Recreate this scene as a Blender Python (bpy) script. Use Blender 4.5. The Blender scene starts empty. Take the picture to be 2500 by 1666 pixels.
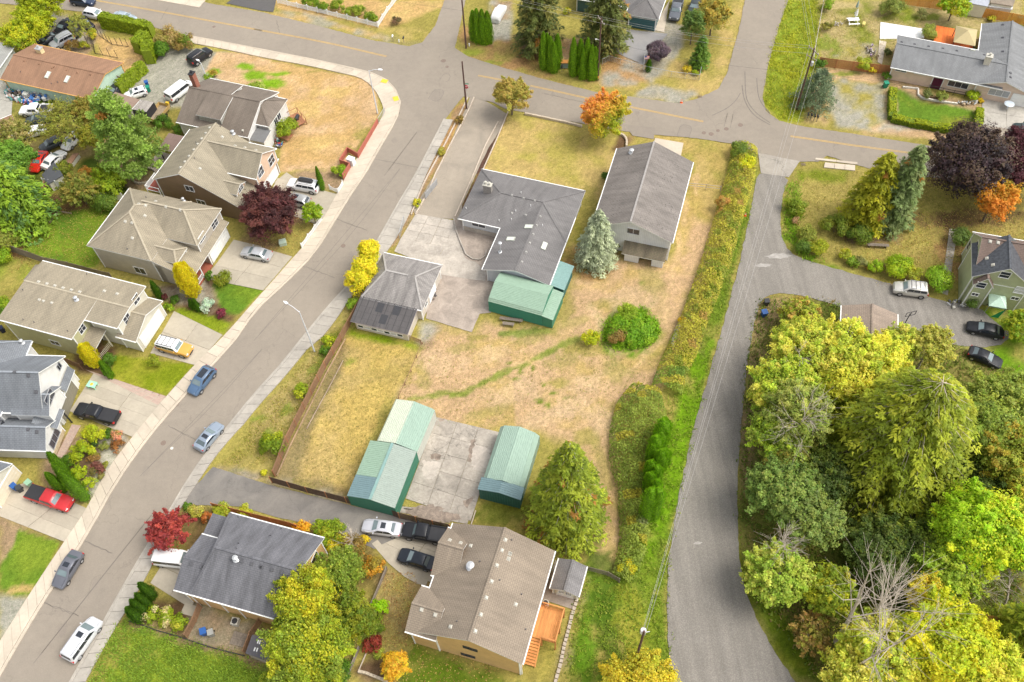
import bpy,bmesh,math,random
import numpy as np
from mathutils import Vector
random.seed(7);rng=np.random.default_rng(11)
S=bpy.context.scene;COL=S.collection
R=math.radians
# ---------------------------------------------------------------- camera (calibrated on car lengths, verticals, roof corners)
PITCH,CH,ROLL,FOC=0.971202938,100.133733,-0.0585051373,2197.01032
_rt=np.array([1.0,0,0]);_fw=np.array([0,math.cos(PITCH),-math.sin(PITCH)]);_up=np.cross(_rt,_fw)
_c,_s=math.cos(ROLL),math.sin(ROLL)
RT=_c*_rt+_s*_up;UP=-_s*_rt+_c*_up;FW=_fw
cam=bpy.data.objects.new('camera',bpy.data.cameras.new('camera'));COL.objects.link(cam);S.camera=cam
from mathutils import Matrix
cam.matrix_world=Matrix(((RT[0],UP[0],-FW[0],0),(RT[1],UP[1],-FW[1],0),(RT[2],UP[2],-FW[2],CH),(0,0,0,1)))
cam.data.sensor_width=36;cam.data.lens=36*FOC/2500;cam.data.clip_end=3000;cam.data.clip_start=1
S.render.resolution_x,S.render.resolution_y=1024,682
# ---------------------------------------------------------------- light
SUN_EL,SUN_AZ=58,98
W=bpy.data.worlds.new('World');S.world=W;W.use_nodes=True
nt=W.node_tree;nt.nodes.clear()
sky=nt.nodes.new('ShaderNodeTexSky');sky.sky_type='NISHITA';sky.sun_disc=False
sky.sun_elevation=R(SUN_EL);sky.sun_rotation=R(SUN_AZ);sky.air_density=1.0;sky.dust_density=4.0;sky.ozone_density=1.0
hs=nt.nodes.new('ShaderNodeHueSaturation');hs.inputs['Saturation'].default_value=0.2
bg=nt.nodes.new('ShaderNodeBackground');bg.inputs[1].default_value=0.15
wo=nt.nodes.new('ShaderNodeOutputWorld')
nt.links.new(sky.outputs[0],hs.inputs['Color']);nt.links.new(hs.outputs[0],bg.inputs[0]);nt.links.new(bg.outputs[0],wo.inputs[0])
sun=bpy.data.objects.new('sun',bpy.data.lights.new('sun','SUN'));COL.objects.link(sun)
sun.data.energy=1.05;sun.data.angle=R(32);sun.data.color=(1.0,0.93,0.80)
_d=Vector((math.sin(R(SUN_AZ))*math.cos(R(SUN_EL)),math.cos(R(SUN_AZ))*math.cos(R(SUN_EL)),math.sin(R(SUN_EL))))
sun.rotation_euler=_d.to_track_quat('Z','Y').to_euler()
S.view_settings.view_transform='Standard';S.view_settings.look='None';S.view_settings.gamma=1;S.view_settings.use_curve_mapping=False
S.view_settings.exposure=0.84
S.cycles.max_bounces=6;S.cycles.transparent_max_bounces=6
# ---------------------------------------------------------------- photo reading helpers: a point of the photo + a height -> a place in the world
TILES={}
for _r,_oy in zip('ABCD',(0,410,820,1236)):
 for _i,_ox in enumerate((0,620,1240,1860)):TILES[_r+str(_i)]=(_ox,_oy,640/2334)
TILES['F']=(0,0,1.0625);TILES['E']=(360,170,400/2323);TILES['G']=(360,290,400/2323);TILES['H']=(0,800,320/1568)
TILES['I']=(2180,0,320/2281);TILES['J']=(2260,540,240/1344);TILES['K']=(0,170,400/2023);TILES['N']=(0,0,1)
def px(t,x=None,y=None):
 if isinstance(t,tuple):t,x,y=t
 o=TILES[t];return(o[0]+x*o[2],o[1]+y*o[2])
def ray(p):
 return(p[0]-1250)/FOC*RT-(p[1]-833)/FOC*UP+FW
CAMP=np.array([0,0,CH])
def G(t,x=None,y=None,z=0.0):
 d=ray(px(t,x,y));k=(z-CH)/d[2];q=CAMP+k*d;return np.array([q[0],q[1],z])
def PL(t,s):
 return[(t,)+tuple(float(v)for v in w.split(','))for w in s.split()]
def GP(t,s,z=0.0):return[G(*q,z=z)for q in PL(t,s)]
def proj(X):
 d=np.asarray(X,float)-CAMP;k=d@FW
 return np.array([1250+FOC*(d@RT)/k,833-FOC*(d@UP)/k])
def vheight(top,bot):
 X=G(*bot);a=np.array(px(*top));b=proj(X+[0,0,5])-proj(X)
 lo,best=1e9,0
 for z in np.arange(0.2,40,.1):
  e=np.hypot(*(proj(X+[0,0,z])-a))
  if e<lo:lo,best=e,z
 return X,float(best)
 # ---------------------------------------------------------------- object helpers
def tag(o,label=None,cat=None,group=None,kind=None):
 if label:o['label']=label
 if cat:o['category']=cat
 if group:o['group']=group
 if kind:o['kind']=kind
 return o
def empty(name,loc,rz=0,label=None,cat=None,group=None):
 o=bpy.data.objects.new(name,None);COL.objects.link(o);o.location=tuple(loc);o.rotation_euler=(0,0,rz)
 o.empty_display_size=.3
 return tag(o,label,cat,group)
def link(name,me,parent=None,loc=None,rz=0):
 o=bpy.data.objects.new(name,me);COL.objects.link(o)
 if parent is not None:o.parent=parent
 if loc is not None:o.location=tuple(loc)
 if rz:o.rotation_euler=(0,0,rz)
 return o
def copy_tree(o,parent=None):
 c=o.copy();COL.objects.link(c);c.parent=parent
 for ch in o.children:copy_tree(ch,c)
 return c
class MB:
 def __init__(s):s.v=[];s.f=[];s.m=[]
 def add(s,vs,fs,m=0):
  b=len(s.v);s.v+=[tuple(float(c)for c in v)for v in vs]
  for f in fs:s.f.append(tuple(b+i for i in f));s.m.append(m)
  return s
 def poly(s,vs,m=0):return s.add(vs,[tuple(range(len(vs)))],m)
 def box(s,x0,x1,y0,y1,z0,z1,m=0):
  return s.add([(x0,y0,z0),(x1,y0,z0),(x1,y1,z0),(x0,y1,z0),(x0,y0,z1),(x1,y0,z1),(x1,y1,z1),(x0,y1,z1)],
  [(0,3,2,1),(4,5,6,7),(0,1,5,4),(1,2,6,5),(2,3,7,6),(3,0,4,7)],m)
 def prism(s,pts,z0,z1,m=0):
  n=len(pts);vs=[(p[0],p[1],z0)for p in pts]+[(p[0],p[1],z1)for p in pts]
  return s.add(vs,[tuple(range(n))[::-1],tuple(range(n,2*n))]+[(i,(i+1)%n,n+(i+1)%n,n+i)for i in range(n)],m)
 def slab(s,pts,th,m=0):
  n=len(pts);vs=[tuple(p)for p in pts]+[(p[0],p[1],p[2]-th)for p in pts]
  return s.add(vs,[tuple(range(n)),tuple(range(n,2*n))[::-1]]+[(i,n+i,n+(i+1)%n,(i+1)%n)for i in range(n)],m)
 def tube(s,path,r0,r1=None,n=6,m=0,cap=True):
  r1=r0 if r1 is None else r1;P=[np.array(p,float)for p in path];rings=[];k=len(P)
  for i,p in enumerate(P):
   d=(P[min(i+1,k-1)]-P[max(i-1,0)]);d=d/(np.linalg.norm(d)+1e-9)
   a=np.cross(d,[0,0,1]if abs(d[2])<.9 else[1,0,0]);a/=np.linalg.norm(a);b=np.cross(d,a)
   r=r0+(r1-r0)*i/max(1,k-1)
   rings.append([tuple(p+r*(math.cos(2*math.pi*j/n)*a+math.sin(2*math.pi*j/n)*b))for j in range(n)])
  vs=[v for q in rings for v in q];fs=[]
  for i in range(k-1):
   for j in range(n):fs.append((i*n+j,i*n+(j+1)%n,(i+1)*n+(j+1)%n,(i+1)*n+j))
  if cap:fs+=[tuple(range(n))[::-1],tuple(range((k-1)*n,k*n))]
  return s.add(vs,fs,m)
 def bar(s,a,b,w,h,m=0):
  a=np.array(a,float);b=np.array(b,float);d=b-a;d/=np.linalg.norm(d)+1e-9
  x=np.cross(d,[0,0,1]);
  if np.linalg.norm(x)<.05:x=np.array([1.,0,0])
  x/=np.linalg.norm(x);y=np.cross(x,d);vs=[]
  for p in(a,b):
   for sx,sy in((-1,-1),(1,-1),(1,1),(-1,1)):vs.append(p+x*sx*w/2+y*sy*h/2)
  return s.add(vs,[(0,1,2,3)[::-1],(4,5,6,7),(0,1,5,4),(1,2,6,5),(2,3,7,6),(3,0,4,7)],m)
 def lathe(s,prof,c=(0,0,0),n=12,m=0):
  vs=[(c[0]+r*math.cos(2*math.pi*j/n),c[1]+r*math.sin(2*math.pi*j/n),c[2]+z)for r,z in prof for j in range(n)]
  fs=[(i*n+j,i*n+(j+1)%n,(i+1)*n+(j+1)%n,(i+1)*n+j)for i in range(len(prof)-1)for j in range(n)]
  return s.add(vs,fs+[tuple(range(n))[::-1],tuple(range((len(prof)-1)*n,len(prof)*n))],m)
 def mesh(s,name,mats,smooth=None):
  me=bpy.data.meshes.new(name);me.from_pydata(s.v,[],s.f)
  for m in(mats if isinstance(mats,(list,tuple))else[mats]):me.materials.append(m)
  if len(me.materials)>1:me.polygons.foreach_set('material_index',s.m)
  uvl=me.uv_layers.new(name='UVMap');n=len(me.loops);uv=np.zeros((n,2),np.float32);V=np.array(s.v)if s.v else np.zeros((0,3))
  i=0
  for p in me.polygons:
   N=p.normal;k=p.loop_total;q=V[[me.loops[j].vertex_index for j in range(p.loop_start,p.loop_start+k)]]
   h=math.hypot(N[0],N[1])
   if h>.05:t=(-N[1]/h,N[0]/h,0);b=(-N[2]*N[0]/h,-N[2]*N[1]/h,h)
   else:t=(1,0,0);b=(0,1,0)
   uv[p.loop_start:p.loop_start+k,0]=q@np.array(t);uv[p.loop_start:p.loop_start+k,1]=q@np.array(b)
  uvl.data.foreach_set('uv',uv.ravel())
  if smooth is not None:
   me.polygons.foreach_set('use_smooth',[True]*len(me.polygons));me.set_sharp_from_angle(angle=R(smooth))
  me.update();return me
 def build(s,name,mats,parent=None,loc=None,rz=0,smooth=None):
  return link(name,s.mesh(name,mats,smooth),parent,loc,rz)
  # ---------------------------------------------------------------- materials
MATS={}
def base(name):
 m=bpy.data.materials.new(name);m.use_nodes=True;t=m.node_tree;t.nodes.clear()
 o=t.nodes.new('ShaderNodeOutputMaterial');p=t.nodes.new('ShaderNodeBsdfPrincipled');t.links.new(p.outputs[0],o.inputs[0])
 return m,t,p,o
def nd(t,typ,**kw):
 n=t.nodes.new(typ)
 for k,v in kw.items():
  if k.startswith('i_'):n.inputs[k[2:].replace('_',' ')].default_value=v
  else:setattr(n,k,v)
 return n
def coords(t,uv=False,world=False):
 if world:g=t.nodes.new('ShaderNodeNewGeometry');return g.outputs['Position']
 c=t.nodes.new('ShaderNodeTexCoord');return c.outputs['UV' if uv else 'Object']
def noise(t,co,sc,det=4,rough=.55,dist=0):
 n=nd(t,'ShaderNodeTexNoise',i_Scale=sc,i_Detail=det,i_Roughness=rough,i_Distortion=dist);t.links.new(co,n.inputs['Vector']);return n.outputs['Fac']
def ramp(t,f,a,b,ca=(0,0,0,1),cb=(1,1,1,1)):
 r=t.nodes.new('ShaderNodeValToRGB');r.color_ramp.elements[0].position=a;r.color_ramp.elements[1].position=b
 r.color_ramp.elements[0].color=ca;r.color_ramp.elements[1].color=cb;t.links.new(f,r.inputs[0]);return r.outputs[0]
def mix(t,f,a,b,mode='MIX'):
 m=t.nodes.new('ShaderNodeMix');m.data_type='RGBA';m.blend_type=mode;m.clamp_factor=True
 for k,v in((0,f),(6,a),(7,b)):
  if hasattr(v,'is_linked')or hasattr(v,'links'):t.links.new(v,m.inputs[k])
  elif k==0:m.inputs[0].default_value=v
  else:m.inputs[k].default_value=(*v[:3],1)
 return m.outputs[2]
def scl(t,col,f):
 return mix(t,1.0,col,f,'MULTIPLY')
def bump(t,p,h,st=.4,d=.02):
 b=nd(t,'ShaderNodeBump',i_Strength=st,i_Distance=d);t.links.new(h,b.inputs['Height']);t.links.new(b.outputs[0],p.inputs['Normal'])
def plain(name,c,rough=.6,var=.12,sc=3.0,metal=0,spec=.4,world=False):
 if name in MATS:return MATS[name]
 m,t,p,o=base(name);co=coords(t,world=world)
 n=noise(t,co,sc,5,.6);v=ramp(t,n,.25,.75,(1-var,)*3+(1,),(1+var,)*3+(1,))
 t.links.new(scl(t,c,v),p.inputs['Base Color']);p.inputs['Roughness'].default_value=rough;p.inputs['Metallic'].default_value=metal
 p.inputs['Specular IOR Level'].default_value=spec
 MATS[name]=m;return m
def shingle(name,c,c2=None,streak=.2,course=.23,spots=0):
 if name in MATS:return MATS[name]
 m,t,p,o=base(name);uv=coords(t,uv=True);c2=tuple(a*.45+b*.55 for a,b in zip(c2 or[x*.78 for x in c],c))
 br=nd(t,'ShaderNodeTexBrick',i_Scale=1.0,i_Mortar_Size=.022,i_Mortar_Smooth=.5,i_Bias=0.0,i_Brick_Width=course*1.9,i_Row_Height=course)
 br.inputs['Color1'].default_value=(*c,1);br.inputs['Color2'].default_value=(*c2,1);br.inputs['Mortar'].default_value=(*[x*.58 for x in c],1)
 t.links.new(uv,br.inputs['Vector'])
 g=noise(t,uv,14,3,.7);a=scl(t,br.outputs['Color'],ramp(t,g,.3,.7,(.78,)*3+(1,),(1.2,)*3+(1,)))
 mp=nd(t,'ShaderNodeMapping');mp.inputs['Scale'].default_value=(1.6,.28,1);t.links.new(uv,mp.inputs[0])
 st=noise(t,mp.outputs[0],.8,5,.65);a=scl(t,a,ramp(t,st,.3,.7,(1-streak,)*3+(1,),(1+streak*.6,)*3+(1,)))
 big=noise(t,uv,.25,3);a=scl(t,a,ramp(t,big,.3,.7,(.9,)*3+(1,),(1.1,)*3+(1,)))
 if spots:
  vo=nd(t,'ShaderNodeTexVoronoi',i_Scale=2.6);t.links.new(uv,vo.inputs['Vector']);a=mix(t,ramp(t,noise(t,uv,.5,3),.38,.62),a,scl(t,a,ramp(t,vo.outputs['Distance'],.12,.3,(.42,)*3+(1,),(1.04,)*3+(1,))))
 t.links.new(a,p.inputs['Base Color']);p.inputs['Roughness'].default_value=.85
 bump(t,p,br.outputs['Fac'],-.5,.03);MATS[name]=m;return m
def siding(name,c,pitch=.2,vert=False,dirt=.12,depth=.5,rough=.6):
 if name in MATS:return MATS[name]
 m,t,p,o=base(name);uv=coords(t,uv=True)
 sx=t.nodes.new('ShaderNodeSeparateXYZ');t.links.new(uv,sx.inputs[0])
 mth=nd(t,'ShaderNodeMath',operation='FRACT');d=nd(t,'ShaderNodeMath',operation='DIVIDE');d.inputs[1].default_value=pitch
 t.links.new(sx.outputs[0 if vert else 1],d.inputs[0]);t.links.new(d.outputs[0],mth.inputs[0])
 l=ramp(t,mth.outputs[0],.0,.16,(.62,)*3+(1,),(1,)*3+(1,))
 n=noise(t,coords(t),.9,5,.6);a=scl(t,scl(t,c,l),ramp(t,n,.3,.7,(1-dirt,)*3+(1,),(1+dirt*.5,)*3+(1,)))
 t.links.new(a,p.inputs['Base Color']);p.inputs['Roughness'].default_value=rough
 bump(t,p,mth.outputs[0],depth,.02);MATS[name]=m;return m
def wood(name,c,pitch=0.0,var=.3,along_v=True):
 if name in MATS:return MATS[name]
 m,t,p,o=base(name);uv=coords(t,uv=True)
 mp=nd(t,'ShaderNodeMapping');mp.inputs['Scale'].default_value=(9,.8,1)if along_v else(.8,9,1);t.links.new(uv,mp.inputs[0])
 n=noise(t,mp.outputs[0],1.2,5,.65);a=scl(t,c,ramp(t,n,.3,.7,(1-var,)*3+(1,),(1+var,)*3+(1,)))
 ob=t.nodes.new('ShaderNodeObjectInfo');a=scl(t,a,ramp(t,ob.outputs['Random'],0,1,(.85,)*3+(1,),(1.12,)*3+(1,)))
 w=noise(t,coords(t,world=True),.35,4);a=scl(t,a,ramp(t,w,.3,.7,(.8,)*3+(1,),(1.15,)*3+(1,)))
 t.links.new(a,p.inputs['Base Color']);p.inputs['Roughness'].default_value=.8;MATS[name]=m;return m
def concrete(name,c,stain=.25,cracks=True,sc=1.0,objvar=.08):
 if name in MATS:return MATS[name]
 m,t,p,o=base(name);co=coords(t,world=True)
 a=scl(t,c,ramp(t,noise(t,co,.35*sc,6,.65,.6),.3,.7,(1-stain,)*3+(1,),(1+stain*.5,)*3+(1,)))
 a=scl(t,a,ramp(t,noise(t,co,2.2*sc,5,.7),.3,.7,(1-stain*.6,)*3+(1,),(1+stain*.35,)*3+(1,)))
 a=scl(t,a,ramp(t,noise(t,co,22,2,.6),.25,.75,(.9,)*3+(1,),(1.08,)*3+(1,)))
 ob=t.nodes.new('ShaderNodeObjectInfo');a=scl(t,a,ramp(t,ob.outputs['Random'],0,1,(1-objvar,)*3+(1,),(1+objvar,)*3+(1,)))
 if cracks:
  vo=nd(t,'ShaderNodeTexVoronoi',feature='DISTANCE_TO_EDGE',i_Scale=.16)
  ad=t.nodes.new('ShaderNodeMixRGB');ad.inputs[0].default_value=.06;t.links.new(co,ad.inputs[1])
  nn=nd(t,'ShaderNodeTexNoise',i_Scale=.8,i_Detail=5.0);t.links.new(co,nn.inputs['Vector'])
  sc2=nd(t,'ShaderNodeVectorMath',operation='SCALE');sc2.inputs['Scale'].default_value=40;t.links.new(nn.outputs['Color'],sc2.inputs[0]);t.links.new(sc2.outputs[0],ad.inputs[2])
  t.links.new(ad.outputs[0],vo.inputs['Vector'])
  a=scl(t,a,ramp(t,vo.outputs['Distance'],.002,.008,(.62,)*3+(1,),(1,)*3+(1,)))
 t.links.new(a,p.inputs['Base Color']);p.inputs['Roughness'].default_value=.85
 bump(t,p,noise(t,co,14,4),.15,.02);MATS[name]=m;return m
def asphalt(name,c,c2,sc=.12,speck=.1):
 if name in MATS:return MATS[name]
 m,t,p,o=base(name);co=coords(t,world=True)
 a=mix(t,ramp(t,noise(t,co,sc,6,.6,.8),.35,.65),c,c2)
 a=scl(t,a,ramp(t,noise(t,co,1.1,5,.7),.3,.7,(.93,)*3+(1,),(1.06,)*3+(1,)))
 a=scl(t,a,ramp(t,noise(t,co,9,4,.75),.3,.7,(1-speck,)*3+(1,),(1+speck,)*3+(1,)))
 vo=nd(t,'ShaderNodeTexVoronoi',feature='DISTANCE_TO_EDGE',i_Scale=.07)
 nn=nd(t,'ShaderNodeTexNoise',i_Scale=.5,i_Detail=6.0);t.links.new(co,nn.inputs['Vector'])
 sc2=nd(t,'ShaderNodeVectorMath',operation='MULTIPLY_ADD');sc2.inputs[1].default_value=(3,3,3);t.links.new(nn.outputs['Color'],sc2.inputs[0]);t.links.new(co,sc2.inputs[2])
 t.links.new(sc2.outputs[0],vo.inputs['Vector'])
 a=scl(t,a,ramp(t,vo.outputs['Distance'],.0012,.004,(.84,)*3+(1,),(1,)*3+(1,)))
 t.links.new(a,p.inputs['Base Color']);p.inputs['Roughness'].default_value=.9
 bump(t,p,noise(t,co,30,3),.2,.01);MATS[name]=m;return m
def leafmat(name='leaf',trans=.42):
 if name in MATS:return MATS[name]
 m,t,p,o=base(name);at=nd(t,'ShaderNodeAttribute',attribute_name='Col')
 t.links.new(at.outputs['Color'],p.inputs['Base Color']);p.inputs['Roughness'].default_value=.55;p.inputs['Specular IOR Level'].default_value=.3
 tr=t.nodes.new('ShaderNodeBsdfTranslucent');t.links.new(at.outputs['Color'],tr.inputs[0]);mx=t.nodes.new('ShaderNodeMixShader');mx.inputs[0].default_value=trans
 t.links.new(p.outputs[0],mx.inputs[1]);t.links.new(tr.outputs[0],mx.inputs[2]);t.links.new(mx.outputs[0],o.inputs[0]);MATS[name]=m;return m
def paint(name,c,metal=.0,rough=.28):
 k='paint_'+name
 if k in MATS:return MATS[k]
 m,t,p,o=base(k);n=noise(t,coords(t),1.5,3)
 t.links.new(scl(t,c,ramp(t,n,.3,.7,(.94,)*3+(1,),(1.04,)*3+(1,))),p.inputs['Base Color'])
 p.inputs['Roughness'].default_value=rough;p.inputs['Metallic'].default_value=metal;dk=max(c)<.08;p.inputs['Coat Weight'].default_value=.12 if dk else.4;p.inputs['Coat Roughness'].default_value=.08;p.inputs['Specular IOR Level'].default_value=.25 if dk else.4
 MATS[k]=m;return m
GLASS=plain('window_glass',(.035,.04,.055),.08,.3,1.2,spec=.8)
CARGLASS=plain('car_glass',(.02,.025,.035),.06,.1,1,spec=.9)
CARGLASSL=plain('windscreen_glass',(.16,.21,.22),.07,.15,1,spec=.9)
WHITE=plain('white_trim',(.80,.80,.78),.5,.04)
TYRE=plain('tyre_rubber',(.02,.02,.02),.85);RIM=plain('rim_metal',(.45,.45,.46),.3,.1,5,metal=.6)
DARK=plain('dark_plastic',(.03,.03,.033),.5);CHROME=plain('chrome',(.6,.6,.62),.2,.03,metal=.8)
LAMP=plain('headlamp_lens',(.65,.66,.68),.12,.1);RED=plain('red_lens',(.45,.02,.02),.2)
STEEL=plain('galvanised_steel',(.5,.51,.52),.45,.08,metal=.4)
BARK=plain('bark',(.13,.10,.075),.9,.3,4);BARKG=plain('grey_bark',(.44,.38,.31),.9,.25,4)
LEAF=leafmat()
# ================================================================ GROUND
TAN=(.49,.315,.145);TANP=(.49,.325,.20);GOLD=(.45,.325,.135);OLIVE=(.30,.25,.07);GREEN=(.11,.19,.02);LIME=(.21,.26,.03);DKGREEN=(.055,.085,.012)
MULCH=(.13,.075,.045);DIRT=(.30,.205,.135);GRAVEL=(.34,.315,.285);LEAFL=(.36,.21,.10)
def axis(a,b,st,far):
 c=np.arange(a,b+st/2,st);return np.concatenate([[-far,a-200,a-60,a-20],c,[b+20,b+60,b+200,far]])
gx=axis(-97,100,.42,1500);gy=axis(15,158,.42,1500);GX,GY=np.meshgrid(gx,gy)
def vnoise(sc,seed,oct=4,rough=.5):
 r=np.random.default_rng(seed);out=np.zeros_like(GX);amp=1;tot=0
 for o in range(oct):
  L=r.random((256,256));x=(GX/sc*2**o)%255;y=(GY/sc*2**o)%255;xi=x.astype(int);yi=y.astype(int);fx=x-xi;fy=y-yi
  fx=fx*fx*(3-2*fx);fy=fy*fy*(3-2*fy)
  v=(L[yi,xi]*(1-fx)+L[yi,xi+1]*fx)*(1-fy)+(L[yi+1,xi]*(1-fx)+L[yi+1,xi+1]*fx)*fy
  out+=amp*v;tot+=amp;amp*=rough
 return out/tot
n1=vnoise(9,1);n2=vnoise(2.2,2);n3=vnoise(1.1,3,3,.7);n4=vnoise(20,4)
CO=np.zeros(GX.shape+(3,));CO[:]=OLIVE
CO=CO*(0.75+.5*n1[...,None]);
def sdf(P):
 x,y=GX,GY;d=np.full(GX.shape,1e9);ins=np.zeros(GX.shape,bool);n=len(P)
 for i in range(n):
  ax,ay=P[i][0],P[i][1];bx,by=P[(i+1)%n][0],P[(i+1)%n][1];ex,ey=bx-ax,by-ay
  t=np.clip(((x-ax)*ex+(y-ay)*ey)/(ex*ex+ey*ey+1e-9),0,1);d=np.minimum(d,np.hypot(x-ax-t*ex,y-ay-t*ey))
  c=((ay>y)!=(by>y))&(x<ex*(y-ay)/(ey if abs(ey)>1e-9 else 1e-9)+ax);ins^=c
 return np.where(ins,-d,d)
def blend(w,col,alt=None,an=.5,sc=None):
 c=np.array(col)
 if alt is not None:
  k=np.clip(((sc if sc is not None else n1*.5+n2*.5)-an)*5+.5,0,1)[...,None];c=c*(1-k)+np.array(alt)*k
 c=c*(.84+.32*n2[...,None]);w=w[...,None];CO[:]=CO*(1-w)+c*w
def zone(t,s,col,alt=None,soft=.5,jit=1.0,op=1.0,an=.5):
 d=sdf(GP(t,s))+(n2-.5)*jit*2;blend(np.clip(.5-d/(2*soft+1e-6),0,1)*op,col,alt,an)
def blob(t,x,y,rx,ry,col,op=1.0,ang=0,rag=1.0):
 c=G(t,x,y);k=TILES[t][2]/18;rx*=k;ry*=k*1.15;a=R(ang);X=GX-c[0];Y=GY-c[1]
 u=(X*math.cos(a)+Y*math.sin(a))/rx;v=(-X*math.sin(a)+Y*math.cos(a))/ry;d=np.hypot(u,v)+(n3-.5)*1.5*rag+(n2-.5)*.8*rag
 blend(np.clip((1.15-d)*2.2,0,1)*op,col)
 # --- neighbours, verges
zone('F','0,0 90,-10 80,60 40,100 0,90',TAN,OLIVE)
zone('F','110,30 240,55 200,150 120,120',GRAVEL,DIRT)
zone('F','215,78 340,100 320,185 230,150',DIRT,TAN,an=.45)
zone('F','385,108 520,118 545,135 450,260 300,260 280,210 350,130',GRAVEL,(.30,.28,.25))
zone('F','0,150 60,200 420,250 400,330 330,430 120,520 0,500',OLIVE,DKGREEN)
zone('F','150,220 210,260 230,340 120,400 60,330',DIRT,OLIVE,op=.7)
zone('F','200,300 400,330 370,410 250,420',(.16,.17,.03),DIRT)
zone('F','497,118 560,122 700,155 850,183 868,215 872,262 845,300 800,372 770,385 790,400 740,402 640,395 650,300 600,200 520,190 470,165',TAN,TANP,soft=.2,jit=.3)
for b in((562,152,28,14),(585,175,40,20),(625,190,42,22),(600,200,40,14),(490,165,22,14),(640,170,30,8)):blob('F',*b,(.17,.31,.01),.95,rag=.7)
for b in((835,310,22,40),(800,350,20,20),(700,150,30,6),(640,140,30,6),(700,395,60,10),(720,165,20,5)):blob('F',*b,OLIVE,.8)
for b in((700,250,60,30),(760,210,60,20),(740,330,50,25)):blob('F',*b,(.54,.37,.16),.8)
zone('F','590,0 640,18 880,68 1060,0',TAN,GOLD)
zone('F','590,28 700,30 960,100 980,112 900,98 760,62 620,40',GRAVEL,TAN,op=.8)
zone('F','880,62 960,60 1020,95 960,112 900,100',OLIVE,GOLD,op=.8)
zone('F','1040,95 1060,60 1170,90 1370,160 1480,190 1500,205 1390,215 1220,180 1070,140',LEAFL,OLIVE)
zone('F','1130,0 1180,0 1170,90 1130,95',GRAVEL,DIRT)
zone('F','1180,80 1400,90 1380,150 1200,130',LEAFL,DIRT)
for b in((1085,120,30,14),(1120,145,40,10),(1265,160,40,10)):blob('F',*b,LIME,.7)
zone('F','1380,130 1480,100 1640,180 1690,0 1770,0 1700,160 1650,215 1560,225 1380,195',GOLD,OLIVE)
zone('F','1470,95 1500,40 1580,60 1570,110 1500,190 1450,225 1560,238 1600,215 1490,190',GRAVEL,(.33,.28,.21))
zone('F','1380,110 1490,120 1490,190 1380,200',GRAVEL,LEAFL)
zone('F','1760,0 1790,0 1760,90 1745,90',GREEN);blob('F',1690,195,40,14,LIME,.8);blob('F',1660,60,25,60,GOLD,.8)
zone('F','1805,0 1885,0 1885,150 1840,280 1790,280 1750,230 1770,110',(.30,.30,.02),LIME)
zone('F','1880,0 2353,0 2353,120 2040,150 1880,140',(.20,.22,.03),(.36,.28,.14))
zone('F','1880,150 2050,170 2250,240 2353,230 2353,330 1960,312 1850,280',OLIVE,TANP)
zone('F','1905,180 1960,185 2030,190 2035,285 2000,300 1930,290 1900,240',GRAVEL,OLIVE,an=.55)
zone('F','1950,100 2050,105 2010,140 1920,130',(.38,.33,.24),OLIVE)
for b in((1930,170,50,10),(2110,170,40,8),(1905,100,30,40),(2120,40,60,14)):blob('F',*b,(.16,.21,.02),.8)
zone('F','2060,205 2245,250 2240,300 2050,280',(.24,.25,.035),GREEN,an=.42)
zone('F','2080,205 2250,235 2240,255 2100,225',MULCH,DIRT)
zone('F','2000,300 2353,345 2353,310 2030,280',TANP,GRAVEL)
zone('F','1835,392 2353,385 2353,530 2170,640 2160,668 2000,625 1850,585 1800,545 1800,470',(.33,.26,.085),OLIVE)
zone('F','1835,392 1950,395 1940,415 1830,420',(.17,.20,.02),OLIVE)
zone('F','1800,470 1840,420 1835,560 1860,590 1980,630 1960,645 1850,600 1795,550',(.14,.21,.02),OLIVE)
for b in((1985,535,75,22,MULCH),(2010,545,50,25,DIRT),(2060,500,40,18,MULCH),(2230,500,120,30,MULCH),(2210,560,50,70,MULCH),(2180,600,20,60,LEAFL)):blob('F',*b[:4],b[4],.8)
zone('F','1745,690 1900,680 2353,760 2353,1700 1820,1700 1700,1330 1690,1100 1715,800',(.13,.15,.03),(.22,.19,.06))
zone('F','1745,690 1830,685 1760,780 1715,900 1712,790',(.36,.25,.13),OLIVE)
zone('F','2060,720 2353,720 2353,880 2260,860 2150,800',(.33,.28,.10),GREEN)
zone('F','2250,715 2353,690 2353,900 2290,840',(.13,.24,.01),OLIVE)
zone('F','1830,1568 1700,1330 1690,1250 1740,1330 1830,1440 1900,1568',(.17,.16,.02),(.10,.14,.01))
zone('F','1722,780 1760,700 1790,700 1760,800 1740,1000 1745,1130 1700,1150 1700,980',(.30,.215,.12),(.24,.22,.07),an=.55)
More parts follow.
